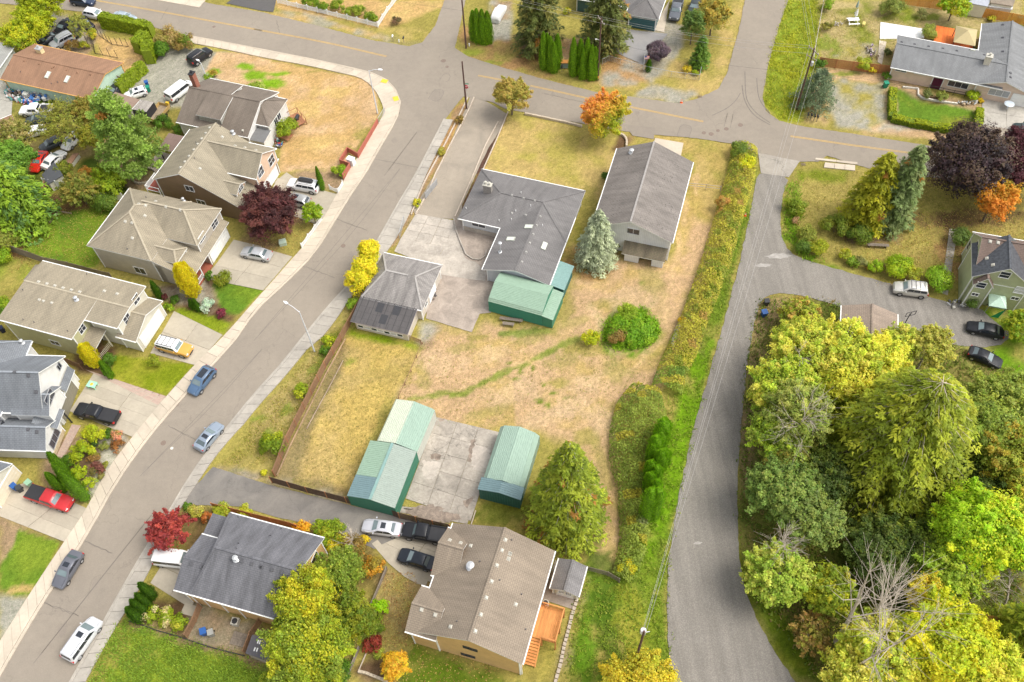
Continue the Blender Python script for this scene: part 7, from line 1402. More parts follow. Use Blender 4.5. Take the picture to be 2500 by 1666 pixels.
def junk(label,t,x,y,rx,ry,n,cols,s=.35,name='junk_pile',rz=0):
 c=G(t,x,y);r=empty(name,c,rz,label,'junk');rr=random.Random(int(x+y))
 for i in range(n):
  a=rr.random()*6.28;d=math.sqrt(rr.random());X=rx*d*math.cos(a);Y=ry*d*math.sin(a);w,l,h=(s*rr.uniform(.3,1.3)for _ in range(3));b=MB();k=rr.randrange(4);z=rr.uniform(0,.25)
  if k==0:b.lathe([(w*.4,0),(w*.5,h*.8),(w*.2,h)],(0,0,0),8)
  elif k==1:b.tube([(-l,0,h*.5),(l,w*.4,h)],.06,n=6)
  else:b.add([(-w/2,-l/2,0),(w/2,-l/2,0),(w/2,l/2,0),(-w/2,l/2,0),(-w*.4,-l*.45,h),(w*.45,-l*.4,h*.8),(w*.4,l*.45,h),(-w*.4,l*.4,h*.9)],[(0,3,2,1),(4,5,6,7),(0,1,5,4),(1,2,6,5),(2,3,7,6),(3,0,4,7)])
  cc=rr.choice(cols);o=b.build('scrap_item',plain('scrap_'+str(cc),cc,.6),r,(X,Y,z));o.rotation_euler=(rr.uniform(-.3,.3),rr.uniform(-.3,.3),rr.random()*6)
JC=[(.30,.04,.04),(.05,.05,.06),(.5,.5,.5),(.65,.62,.58),(.03,.12,.35),(.12,.10,.09),(.45,.30,.22),(.10,.30,.28)]
junk('big heap of bikes and scrap along the mint house wall','A0',200,840,3.4,2.0,120,JC,.55,rz=-.6);junk('pale appliances and scrap at the middle of the mint house wall','A0',340,860,2.4,1.2,50,[(.5,.5,.46),(.62,.62,.6),(.2,.2,.2),(.05,.15,.4)],.8,rz=-.4)
junk('load of boxes in the bed of the white pickup','A0',385,960,.9,.6,22,[(.6,.45,.3),(.66,.62,.55),(.5,.38,.25)],.4,'truck_load');junk('coloured bags in front of the scrap heap','A0',270,920,1.4,.5,24,[(.6,.6,.65),(.03,.15,.5),(.05,.4,.35),(.5,.2,.25)],.4)
junk('clutter of pots and stones by the pink house end wall','A3',985,470,.9,2.2,30,[(.5,.47,.42),(.1,.09,.08),(.35,.25,.4),(.3,.22,.15)],.35,'garden_clutter');junk('garden ornaments in the rock bed of the hedged lawn','A3',1820,925,1.6,.5,24,[(.6,.58,.55),(.35,.42,.5),(.45,.33,.2)],.3,'garden_ornaments')
junk('hoses and odds and ends at the foot of the sage house','B3',1730,1220,1.2,.8,16,[(.5,.48,.42),(.12,.12,.13),(.55,.56,.6)],.35,'garden_clutter');junk('clutter by the deck of the dark brown-roofed house','E',1870,1060,.7,.9,18,JC,.4,'garden_clutter');junk('stones of the fire ring on the rough lawn','A3',680,215,.9,.5,14,[(.5,.45,.38),(.42,.38,.33)],.3,'fire_ring_stones')
junk('barbecue things under the mint canopy','B3',1990,1200,.8,.5,12,[(.03,.03,.03),(.2,.2,.2),(.4,.25,.2)],.5,'patio_clutter');junk('pots and toys on the stone patio of the garage side','B1',1610,1110,.3,1.4,12,[(.1,.09,.09),(.2,.15,.12),(.5,.45,.4)],.3,'patio_clutter');junk('ornaments and chairs along the pink house terrace','A3',1700,745,3.2,.5,26,[(.08,.07,.07),(.5,.45,.4),(.25,.25,.22),(.55,.22,.05)],.4,'patio_clutter')
b=MB();
for i in range(14):b.box(-1.4,1.4,-.95+i*.135,-.83+i*.135,.1,.14)
for o_,at,rz,lb in((0,('D0',2140,1190),-.3,'weathered wooden platform in the bin yard'),):
 r=empty('platform',G(*at),rz,lb,'platform')
 for i in range(12):b=MB();b.box(-1.0,1.0,-.7+i*.12,-.6+i*.12,.1,.14);b.build('board',WFG,r)
a,an,L=frame_from('E',(2000,690),(2190,600),.5);r=empty('deck',(a[0],a[1],0),an,'little cedar deck with black grill on the dry lot','deck');RW=wood('redwood_deck',(.36,.16,.08))
for i in range(12):b=MB();b.box(.16*i,.16*i+.145,-2.6,.4,.45,.5);b.build('deck_board',RW,r)
b=MB();[b.bar((x,y,0),(x,y,1.4),.09,.09)for x in(0,1.9)for y in(-2.6,-1.1,.4)];b.bar((0,.4,1.4),(1.9,.4,1.4),.09,.05);b.bar((1.9,-2.6,1.4),(1.9,.4,1.4),.09,.05);b.build('railing',RW,r);b=MB();b.tube([(.6,-1.5,.95),(1.4,-.9,.95)],.3,n=12);b.box(.7,1.2,-1.4,-1.0,.5,.9);b.build('grill',DARK,r)
a,an,L=frame_from('E',(1750,920),(1990,1010),.4);r=empty('porch_deck',(a[0],a[1],0),an,'reddish low porch deck behind the round shrub','deck')
for i in range(10):b=MB();b.box(0,L,.16*i,.16*i+.145,.35,.4);b.build('deck_board',RW,r)
# ================================================================ VEGETATION
vr_=np.random.default_rng(5)
def rdir(n,r=None):
 v=(r or vr_).normal(size=(n,3));return v/np.linalg.norm(v,axis=1)[:,None]
def leafmesh(name,C,D,B,K,parent=None,loc=None):
 n=len(C);V=np.empty((n,3,3),np.float32);V[:,0]=C-D*.7-B;V[:,1]=C-D*.7+B;V[:,2]=C+D*1.1
 me=bpy.data.meshes.new(name);me.vertices.add(n*3);me.vertices.foreach_set('co',V.ravel());me.loops.add(n*3);me.loops.foreach_set('vertex_index',np.arange(n*3,dtype=np.int32));me.polygons.add(n)
 me.polygons.foreach_set('loop_start',np.arange(0,n*3,3,dtype=np.int32));me.update(calc_edges=True)
 ca=me.color_attributes.new('Col','FLOAT_COLOR','POINT');k=np.ones((n,3,4),np.float32);k[...,:3]=np.clip(K*1.45*np.array([.99,1.0,.85]),.004,.9)[:,None,:];ca.data.foreach_set('color',k.ravel());me.materials.append(LEAF)
 return link(name,me,parent,loc)
def frame_of(N,tilt,elong=1.0,size=.2):
 n=len(N);N=N+rdir(n)*tilt;N/=np.linalg.norm(N,axis=1)[:,None];T=np.cross(N,rdir(n));T/=np.linalg.norm(T,axis=1)[:,None]+1e-9;Bv=np.cross(N,T);s=size*vr_.uniform(.6,1.3,n)[:,None];return T*s*elong,Bv*s
def palette(pal,n,w=None):return np.array(pal)[vr_.choice(len(pal),n,p=w)]
OLV=[(.20,.19,.03),(.24,.21,.04),(.15,.15,.03)];LIM=[(.20,.30,.015),(.16,.25,.012),(.26,.33,.02)];GRN=[(.08,.16,.015),(.10,.19,.015),(.06,.12,.012)];YLG=[(.38,.36,.03),(.30,.31,.025),(.44,.38,.04),(.24,.27,.02)]
YEL_=[(.62,.50,.02),(.50,.46,.02),(.66,.52,.03)];DGR=[(.035,.075,.015),(.05,.095,.018),(.045,.08,.02)];PUR=[(.10,.032,.036),(.13,.045,.042),(.07,.026,.03)];ORG_=[(.60,.26,.04),(.52,.30,.03),(.62,.20,.05)];RED_=[(.28,.045,.045),(.34,.06,.05),(.22,.035,.04)]
GRY_=[(.13,.17,.08),(.17,.21,.11),(.09,.13,.06)];BLS=[(.30,.33,.25),(.22,.25,.19),(.37,.40,.31)];BRN=[(.26,.17,.05),(.20,.14,.04),(.30,.20,.07)];LOL=[(.27,.27,.05),(.33,.31,.06),(.22,.24,.04)]
def limbs(root,h,R_,mat=BARK,r=.18,n=5,name='trunk',z0=0,spread=.6):
 b=MB();b.tube([(0,0,z0),(.05*R_*random.uniform(-1,1),.05*R_,h*.5),(0,0,h*.85)],r,r*.35,8);b.build(name,mat,root)
 for i in range(n):
  a=2*math.pi*i/n+random.uniform(-.4,.4);zz=h*random.uniform(.25,.55);b=MB();e=R_*spread*random.uniform(.8,1.2);b.tube([(0,0,zz),(e*.5*math.cos(a),e*.5*math.sin(a),zz+h*.2),(e*math.cos(a),e*math.sin(a),zz+h*random.uniform(.25,.45))],r*.45,r*.1,5);b.build('limb',mat,root)
def broad(label,at,R_,h,pal,zc=None,name='leafy_tree',cat='tree',ry=None,rz=None,leaf=.17,dens=1.0,clumps=None,grad=None,group=None,trunk=True,droop=0,zr=None,bark=BARK,open_=0,lump=.36):
 """crown centre seen at the photo point `at`, at height zc"""
 leaf*=.74;rz=rz or R_*.8;zc=zc if zc is not None else max(rz*.9,h-rz);ry=ry or R_
 X=G(*at,z=zc);root=empty(name,(X[0],X[1],0),0,label,cat,group);k=clumps or int(16+R_*9)
 d=rdir(k);d[:,2]=np.where(d[:,2]<-.35,-d[:,2],d[:,2]);f=vr_.uniform(.45,.88,k)[:,None];cc=d*f*np.array([R_,ry,rz]);cr=vr_.uniform(.65,1.25,k)*lump*min(R_,rz*1.2)
 if open_:cr*=(1-open_*.4)
 n=int(k*min(1150,max(50,15*dens*(np.mean(cr)/leaf)**2*.22)));ci=vr_.integers(0,k,n);dd=rdir(n);rr=vr_.uniform(.55,1.08,n)[:,None];C=cc[ci]+dd*rr*cr[ci][:,None]*np.array([1,1,.85])
 C+=rdir(n)*.12*R_*vr_.random(n)[:,None]**3;nr=dd*.7+C/np.array([R_,ry,rz])*.6+np.array([0,0,.35]);cp=palette(pal,k);K=cp[ci]*vr_.uniform(.72,1.28,(n,1))
 if R_>1.6 and trunk:
  keep=vr_.random(n)<.5-.3*open_;C,nr,K=C[keep],nr[keep],K[keep];m=int(22*R_+26*R_*open_);q=int(n*(.62+.25*open_)/m)+6;d2=rdir(m);d2[:,2]=np.where(d2[:,2]<-.25,-d2[:,2],d2[:,2]);E=np.array([R_,ry,rz]);o2=d2*vr_.uniform(.45,.85,m)[:,None]*E;v2=d2*np.array([1,1,.6])+rdir(m)*.45+np.array([0,0,.35-.5*min(1,droop)]);v2/=np.linalg.norm(v2,axis=1)[:,None];L2=vr_.uniform(.18,.5,m)*min(R_,4.5)*.85
  s2=vr_.random((m,q))**.8;P2=o2[:,None]+v2[:,None]*(L2[:,None]*s2)[...,None]+vr_.normal(0,1,(m,q,3))*(.055*min(R_,4.5)*(1.2-.7*s2))[...,None];P2[...,2]-=(s2**2*L2[:,None])*.35*(droop>0);C=np.concatenate([C,P2.reshape(-1,3)]);nr=np.concatenate([nr,np.repeat(v2*.4+np.array([0,0,.8]),q,0)]);K=np.concatenate([K,np.repeat(palette(pal,m)*vr_.uniform(.8,1.2,(m,1)),q,0)*vr_.uniform(.75,1.25,(m*q,1))]);n=len(C);ci=np.arange(n)%k
  tw=MB()
  for i in range(0,m,2 if open_>.3 else 5):tw.tube([o2[i]*.55+np.array([0,0,zc]),o2[i]+v2[i]*L2[i]*.85+np.array([0,0,zc])],.035+.006*R_,.012,3,cap=False)
  x_=tw.build('twigs',bark,root);x_['kind']='stuff'
 T,B=frame_of(nr,.6,1.25,leaf)
 if droop:T[:,2]-=droop*leaf
 K=K*(1+vr_.normal(0,.06,(n,3)))
 if grad is not None:
  gd,gp=grad;w=np.clip((C/np.array([R_,ry,rz]))@np.array(gd)*1.1+.27+vr_.normal(0,.12,n)+(vr_.random(k)[ci]-.5)*.5,0,1)[:,None];K=K*(1-w)+palette(gp,n)*vr_.uniform(.75,1.25,(n,1))*w
 K=K*(.96+.08*vr_.random((n,1)));C[:,2]=np.maximum(C[:,2],-zc+.05)
 leafmesh('crown' if trunk else 'foliage',C,T,B,K,root,(0,0,zc))
 if trunk:limbs(root,zc+rz*.4,R_,bark,max(.07,R_*.05),5 if R_>2 else 3)
 else:
  for i in range(3):b=MB();a=i*2.1;b.tube([(0,0,0),(R_*.4*math.cos(a),R_*.4*math.sin(a),zc)],.03,.015,5);b.build('stem',bark,root)
 return root
def bush(label,at,R_,pal,h=None,leaf=.11,dens=1.0,name='shrub',grad=None,group=None,ry=None):
 h=h or R_*1.3;return broad(label,at,R_,h,pal,zc=h*.5,rz=h*.52,name=name,cat='shrub',leaf=leaf,dens=dens*1.1,clumps=int(9+R_*5),trunk=False,grad=grad,group=group,lump=.45,ry=ry)
def column(label,top,base,r,pal,name='cypress',n=None,leaf=.085,shape='col',cat='tree',h=None,group=None,twigs=True):
 if h is None:X,h=vheight(top,base)
 else:X=G(*base)
 h=max(.8,h);root=empty(name,X,0,label,cat,group);n=n or int(min(8000,max(500,520*r*h)))
 t=vr_.random(n)**.85;prof={'col':lambda t:np.clip(1-np.abs(t-.33)/.67*np.where(t>.33,1,.6),0,1)**.55*.98+.04,'cone':lambda t:(1-t)**.8+.03,'loaf':lambda t:np.clip(1-np.abs(2*t-1)**3.2,0,1)**.5+.03,'ball':lambda t:np.sqrt(np.clip(1-(2*t-1)**2,0,1))+.03}[shape]
 a=vr_.random(n)*2*math.pi;lump=1+.13*np.sin(a*5+t*9)+.08*np.sin(a*9-t*23);rr=r*prof(t)*vr_.uniform(.78,1.05,n)*lump;C=np.stack([rr*np.cos(a),rr*np.sin(a),t*h],-1);nr=np.stack([np.cos(a),np.sin(a),np.full(n,.55)],-1)
 T=np.stack([np.cos(a)*.25,np.sin(a)*.25,np.ones(n)],-1)+rdir(n)*.35;T/=np.linalg.norm(T,axis=1)[:,None];B=np.cross(nr,T);B/=np.linalg.norm(B,axis=1)[:,None];s=leaf*vr_.uniform(.7,1.3,n)[:,None]
 K=palette(pal,n)*vr_.uniform(.75,1.25,(n,1));leafmesh('crown',C,T*s*1.5,B*s*.8,K,root)
 b=MB();q=[(float(r*prof(np.array([x]))[0])*.72,x*h)for x in np.linspace(.02,.97,9)];b.lathe(q,(0,0,0),10);b.build('inner_twigs',plain('inner_'+str(tuple(round(c,2)for c in pal[0])),tuple(c*.9 for c in pal[0]),.9,.4,5),root,smooth=60)
 b=MB();b.tube([(0,0,0),(0,0,h*.25)],max(.04,r*.1),n=6);b.build('trunk',BARK,root);return root
def hedge(label,P,w,h,pal,name='hedge',leaf=.10,dens=75,top=None,lump=.10):
 P=[np.array(p[:2],float)for p in P];root=empty(name,(*P[0],0),0,label,'hedge');o=P[0];Cs,Ns=[],[];core=MB()
 for i in range(len(P)-1):
  a,b=P[i]-o,P[i+1]-o;L=np.linalg.norm(b-a);d=(b-a)/L;nr=np.array([-d[1],d[0]]);
  n=int(L*(2*h+w)*dens);u=vr_.random(n)*(L+.0);s=vr_.random(n)*(2*h+w);x=np.where(s<h,-w/2,np.where(s<h+w,s-h-w/2,w/2));z=np.where(s<h,s,np.where(s<h+w,h,2*h+w-s))
  x=x+vr_.normal(0,.05,n)+lump*np.sin(u*2.1+z*2)*np.sign(x)*.6;z=z+vr_.normal(0,.04,n)+lump*np.sin(u*1.7)*(z>h*.8)
  Cs.append(np.stack([a[0]+d[0]*u+nr[0]*x,a[1]+d[1]*u+nr[1]*x,z],-1));N=np.where((s[:,None]<h),-np.array([*nr,-.3]),np.where((s[:,None]<h+w),np.array([0,0,1.]),np.array([*nr,.3])));Ns.append(N)
  core.prism([a-nr*w*.42-d*.1,b-nr*w*.42+d*.1,b+nr*w*.42+d*.1,a+nr*w*.42-d*.1],0,h*.93)
 C=np.concatenate(Cs);N=np.concatenate(Ns);T,B=frame_of(N,.5,1.2,leaf);topk=(C[:,2]>h*.85)
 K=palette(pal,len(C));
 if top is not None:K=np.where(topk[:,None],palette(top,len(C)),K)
 leafmesh('foliage',C,T,B,K*vr_.uniform(.72,1.25,(len(C),1)),root);core.build('inner_twigs',plain('inner_'+str(tuple(round(c,2)for c in pal[0])),tuple(c*.9 for c in pal[0]),.9,.4,5),root);return root
def conifer(label,X,h,R_,pal,name='conifer',nb=170,spray=26,size=.26,droop=.25,wood=.5,t0=.06,up=.0,shape=.8,barkm=BARKG,ball=0,group=None,brown=.012,sw=.34,wr=1.0,wz=.03):
 root=empty(name,(X[0],X[1],0),0,label,'tree',group);b=MB();b.tube([(0,0,0),(0,0,h*.97)],max(.12,h*.014),.03,8);b.build('trunk',barkm,root)
 Cs,Ts,Bs,Ks=[],[],[],[];wb=MB();ga=2.39996
 for i in range(nb):
  t=t0+(1-t0)*(i+vr_.random())/nb;a=i*ga+vr_.normal(0,.2);L=R_*((1-t)**shape)*vr_.uniform(.8,1.12)*(min(1,.55+t*3))+.15;z0_=t*h;d=np.array([math.cos(a),math.sin(a),0]);m=max(3,int(spray*(L/R_)**.8)+2)
  s=vr_.uniform(.18,1,m);p=d*(L*s)[:,None];p[:,2]=z0_+up*L*s-droop*L*s**1.8;
  side=np.array([-d[1],d[0],0]);w=(vr_.random(m)-.5)*2*(1.05-s*.75)*L*sw;p=p+side*w[:,None];p[:,2]-=np.abs(w)*.2
  col=np.array(pal[vr_.integers(len(pal))])*vr_.uniform(.75,1.25)
  if vr_.random()<brown:col=np.array((.26,.13,.03))
  if ball:
   q=rdir(m*ball);pp=np.repeat(p,ball,0)+q*size*1.15;Cs.append(pp);Ts.append(q*size*.55);Bb=np.cross(q,rdir(len(q)));Bb/=np.linalg.norm(Bb,axis=1)[:,None]+1e-9;Bs.append(Bb*size*.28);Ks.append(np.tile(col,(len(q),1))*vr_.uniform(.75,1.3,(len(q),1)))
  else:
   k=2;pp=np.repeat(p,k,0)+vr_.normal(0,.07,(m*k,3));dirn=d[None]*vr_.uniform(.3,1,(m*k,1))+side[None]*(np.sign(np.repeat(w,k))*vr_.uniform(.1,1.0,m*k))[:,None];dirn[:,2]=-droop*.8+vr_.normal(0,.2,m*k);dirn/=np.linalg.norm(dirn,axis=1)[:,None]
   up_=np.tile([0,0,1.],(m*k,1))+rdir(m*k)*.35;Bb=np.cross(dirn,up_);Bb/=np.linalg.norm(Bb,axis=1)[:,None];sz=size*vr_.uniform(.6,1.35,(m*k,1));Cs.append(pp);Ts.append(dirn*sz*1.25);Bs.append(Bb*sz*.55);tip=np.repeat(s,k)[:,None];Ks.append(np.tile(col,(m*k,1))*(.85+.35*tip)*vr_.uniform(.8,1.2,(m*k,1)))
  if vr_.random()<wood:
   pts=[d*L*x+np.array([0,0,z0_+up*L*x-droop*L*x**1.8+wz])for x in(0,.3,.6,.85)];wb.tube(pts,(.035+.02*L/R_)*wr,.012,3,cap=False)
 leafmesh('crown',np.concatenate(Cs),np.concatenate(Ts),np.concatenate(Bs),np.concatenate(Ks),root)
 if wb.v:x=wb.build('branches',barkm,root);x['kind']='stuff'
 return root
def bare(label,base,top,mat=BARKG,n=14,spread=.35,name='bare_tree',h=None,lean=None,r=.16,tw=4):
 X,h0=vheight(top,base);h=h or h0;root=empty(name,X,0,label,'tree');tp_=G(*top,z=h)-X;b=MB();top_=np.array([tp_[0],tp_[1],h]);P=lambda t:top_*np.array([t**1.5,t**1.5,t]);b.tube([P(t)for t in(0,.25,.5,.75,1)],r,.03,7);b.build('trunk',mat,root)
 for i in range(n):
  t=vr_.uniform(.35,.98);p=P(t);a=vr_.random()*6.28;L=h*spread*(1.15-t)*vr_.uniform(.6,1.3)+.5;d=np.array([math.cos(a)*.8,math.sin(a)*.8,vr_.uniform(.5,1.1)]);d/=np.linalg.norm(d);b=MB();e=p+d*L;mid=p+d*L*.5+vr_.normal(0,.08*L,3)*np.array([1,1,.3]);b.tube([p,mid,e+np.array([0,0,.1*L])],r*.35*(1.1-t)+.02,.012,4,cap=False)
  for k in range(tw):q=p+(e-p)*vr_.uniform(.3,.95);dd=d+vr_.normal(0,.45,3);dd[2]=abs(dd[2])*.8;b.tube([q,q+dd*L*.35],.018,.008,3,cap=False)
  b.build('branch',mat,root)
 return root
 # ---- street-side and garden trees
broad('orange and green maple between golden lawn and street',('A2',868,1040),3.75,7.5,[(.26,.31,.02),(.32,.33,.02),(.38,.33,.03)],4.2,'maple_tree',rz=3.5,ry=3.9,leaf=.14,dens=2.0,grad=((-.62,.55,.45),[(.66,.26,.07),(.60,.30,.04),(.68,.24,.09)]),lump=.30)
broad('sparse tan birch at the head of the old driveway',('A1',2290,850),3.0,6.5,[(.38,.28,.08),(.32,.26,.06),(.30,.28,.06)],4.0,'birch_tree',rz=2.6,leaf=.12,dens=1.5,open_=.3)
broad('dark purple plum tree beside the bronze-grey crossover',('B1',130,400),4.3,6.5,PUR,3.8,'plum_tree',rz=3.3,leaf=.14,dens=1.25)
broad('small lime-green tree behind the picket fence by the shared drive',('B1',522,405),1.65,3.6,LIM,2.1,'small_tree',rz=1.6,leaf=.12,dens=1.3)
broad('red japanese maple above the white van',('D0',1500,215),2.75,4.5,RED_,2.8,'japanese_maple',rz=1.6,leaf=.14,dens=1.1)
for cx,cy,rr,lb in((1640,225,2.1,'farther'),):
 pass
for x,y,r_,z,lb in((1020,760,1.55,3.4,'farthest of the golden cypresses behind the garage'),(985,905,1.75,3.2,'middle golden cypress behind the garage'),(925,1010,1.7,2.4,'nearest golden cypress behind the garage, next to the street')):
 broad(lb,('B1',x,y),r_,5,YEL_+[(.40,.38,.02)],z,'golden_cypress',rz=2.2,leaf=.12,dens=2.2,lump=.42,clumps=34,group='golden cypresses behind the garage')
column('golden yellow conifer leaning over the taupe house porch',('B0',1515,900),('B0',1735,1135),1.3,YEL_,'golden_conifer',leaf=.10,n=5000,shape='loaf');column('golden yellow conifer at the porch of the yellow-green house',('C0',690,110),('C0',865,265),1.0,YEL_+[(.42,.42,.02)],'golden_conifer',n=3400,shape='loaf')
BG='front garden shrubs'
for a in(('deep green ball shrub nearest the taupe house garage',('B0',1868,955),.85,GRN),('broad olive dome shrub beside the taupe drive',('B0',1978,985),1.35,[(.20,.22,.02),(.16,.19,.015)]),('dark green shrub below the golden conifer',('B0',1555,1175),.8,GRN),('lime shrub by the garage of the yellow-green house',('B0',1490,1245),.85,LIM),
('small maroon shrub in the mulch strip',('B0',1465,1150),.5,[(.14,.04,.04),(.10,.03,.03)]),('maroon barberry at the pavement end of the mulch strip',('B0',1958,1295),.85,[(.20,.03,.06),(.15,.03,.05)]),('silvery blue-white dwarf spruce on the strip',('B0',1852,1230),1.2,[(.42,.50,.44),(.34,.42,.37),(.48,.56,.50)]),
('dark green ball by the golden conifer of the yellow-green house',('C0',962,215),1.15,GRN),('olive ball shrub on the lawn by the off-roader',('C0',1368,225),1.15,[(.24,.26,.02),(.18,.22,.015)]),('lime fountain-like shrub beside the black pickup',('C0',838,865),1.5,[(.36,.38,.02),(.28,.33,.015),(.44,.42,.04)]),
('dark green shrub behind the salmon hydrangea',('C0',965,870),.9,GRN),('salmon pink hydrangea at the pavement',('C0',1048,895),.95,[(.60,.26,.18),(.52,.24,.14),(.24,.24,.06)]),('rust brown dome shrub beside the pavement',('C0',1040,985),.95,[(.28,.12,.04),(.22,.10,.03)]),('olive ball shrub left of the rust dome',('C0',928,990),.8,[(.20,.21,.05),(.16,.18,.04)]),
('black-green low shrub under the fountain shrub',('C0',845,970),.7,DGR),('lime layered shrub in the middle of the bed',('C0',735,1035),1.7,[(.30,.34,.015),(.22,.29,.01)]),('dark glossy shrub left in the bed',('C0',620,1095),1.1,GRN),('olive-brown shrub between lime and rust shrubs',('C0',835,1090),.9,[(.22,.20,.04),(.26,.15,.05)]),
('wine red low shrub in the gravel bed',('C0',860,1180),1.15,[(.22,.07,.06),(.16,.06,.05),(.15,.13,.04)]),('small olive ball at the gravel bed edge',('C0',888,1245),.65,[(.20,.18,.05)]),('small green ball at the pale gravel',('C0',940,1150),.5,[(.22,.22,.04)]),('lime shrub right of the tall cypresses, upper',('C0',700,1225),1.2,[(.30,.36,.015),(.22,.30,.012)]),('lime shrub right of the tall cypresses, lower',('C0',785,1330),1.15,[(.28,.34,.015),(.34,.36,.03)]),
('cream-flowering hydrangea next to the dark cypresses',('D0',1355,965),1.05,[(.26,.32,.02),(.60,.50,.30),(.20,.27,.015)]),('larger hydrangea with cream heads in the middle',('D0',1480,980),1.2,[(.26,.32,.02),(.60,.48,.28),(.20,.27,.015)]),('lime hydrangea at the bin yard fence',('D0',1605,1035),1.15,[(.26,.31,.02),(.40,.38,.05),(.20,.27,.015)]),
('dark green shrub at the pavement corner near the maple',('C0',1675,1515),.6,GRN),('tawny grass clump at the lane corner',('D0',1750,55),1.1,[(.44,.38,.12),(.36,.34,.06)]),('rust orange shrub behind the slate roof corner',('D0',1850,110),.95,[(.46,.15,.04),(.38,.14,.04)]),('lime shrub along the lane behind the slate roof',('D0',1965,55),1.3,[(.32,.34,.03),(.24,.29,.02)]),('yellow-green low shrub farthest along the lane',('D0',2170,50),.95,[(.40,.40,.04)]),
('orange flowering shrub at the rust fence end',('D1',430,180),1.15,[(.66,.36,.03),(.60,.28,.02)]),('bright green shrub by the gable of the slate roofed house',('D1',585,190),1.1,LIM),('large yellow-green shrub beside the shared lane',('D1',700,240),1.9,[(.26,.32,.02),(.40,.36,.03),(.18,.25,.015)]),('golden shrub below the lane shrubs',('D1',690,350),1.2,[(.48,.40,.02),(.24,.28,.02)]),
('brown twiggy shrub near the silver sedan',('D1',880,320),1.4,BRN),('rust-green shrub behind the drive curve',('D1',930,430),1.3,[(.30,.17,.04),(.20,.17,.04)]),('orange shrub at the curve of the concrete drive',('D1',1060,545),1.45,[(.50,.28,.03),(.42,.22,.03),(.26,.20,.03)]),('small golden shrub beside the drive curve',('D1',975,300),.7,[(.55,.42,.02)]),
('neon lime shrub beside the sandy roof lawn',('D1',1115,915),1.15,[(.30,.48,.01),(.24,.40,.01)]),('dull green shrub below the neon lime one',('D1',1080,1050),1.3,[(.12,.18,.02),(.17,.22,.02)]),('dark red shrub above the orange tree',('D1',1050,1235),1.2,[(.20,.03,.025),(.26,.05,.03)]),('pale lime shrub touching the dark red one',('D1',1105,1310),.75,[(.34,.38,.06)]),
('small lime shrub at the pavement end of the red fence',('A1',760,1520),1.3,LIM),('scruffy lime bush on the planting strip',('A1',1670,1350),.8,[(.30,.28,.04),(.36,.32,.06)]),('brownish round bush on the planting strip, nearest the pole',('A1',1830,1070),.85,[(.28,.19,.05),(.22,.16,.04)]),('lime bush at the pavement beside the grey panel',('B1',1455,308),.75,[(.36,.38,.02),(.46,.42,.03)]),
('dark bronze bush on the dry verge below the picket fence',('A1',1268,190),1.0,[(.15,.12,.06),(.18,.11,.07)]),('bright green bush between pavement and fence, farthest up',('B1',872,1205),1.1,[(.20,.30,.02),(.14,.22,.015)]),('yellow-green bush at the fence by the street lamp',('B1',675,1550),1.15,[(.36,.38,.02),(.24,.30,.015)]),('dark-based bush under the yellow-green one by the lamp',('C1',640,120),.9,GRN),
('yellow-green bush half way down the brown fence',('C1',428,500),1.25,[(.34,.36,.02),(.22,.28,.015)]),('largest dark and lime bush low on the brown fence',('C1',160,945),1.75,[(.28,.32,.015),(.14,.20,.012)]),('tiny yellow bush at the fence corner',('C1',90,1222),.5,[(.48,.46,.03)]),
('wide green shrub behind the barn corner',('A2',870,1568),.8,GRN),('fern clump at the barn porch',('B2',1010,670),1.2,[(.14,.15,.03),(.18,.17,.03)]),('yellow ball bush by the grassy mound',('B2',742,1520),1.35,[(.42,.42,.015),(.32,.36,.012)]),('brown-olive bush in front of the grassy mound',('B2',965,1520),1.45,BRN),('round leafy shrub on top of the grassy mound',('B2',1060,1300),1.7,[(.28,.35,.03),(.20,.28,.02)]),
('trimmed round shrub beside the little porch deck',('E',1990,840),2.0,[(.24,.30,.02),(.17,.23,.015)]),('shrubs with flowers north of the dark brown roof',('E',1560,260),1.5,[(.30,.36,.08),(.22,.30,.03)]),('dark shrub at the gable of the dark brown house',('E',1415,270),.9,GRN),('green shrub bed by the white lamp post, nearer',('E',850,130),1.0,[(.24,.32,.02),(.16,.24,.015)]),('green shrub bed by the white lamp post, farther',('E',930,60),.9,[(.22,.30,.02),(.35,.22,.04)]),
('dark shrub left of the dark brown roof',('E',230,740),1.6,GRN),('dark green shrub under the eave of the dark brown roof',('E',455,860),1.2,GRN),('round dark green shrub beside the sage house walk',('B3',1775,625),1.75,[(.09,.14,.03),(.12,.17,.035)])):bush(*a)
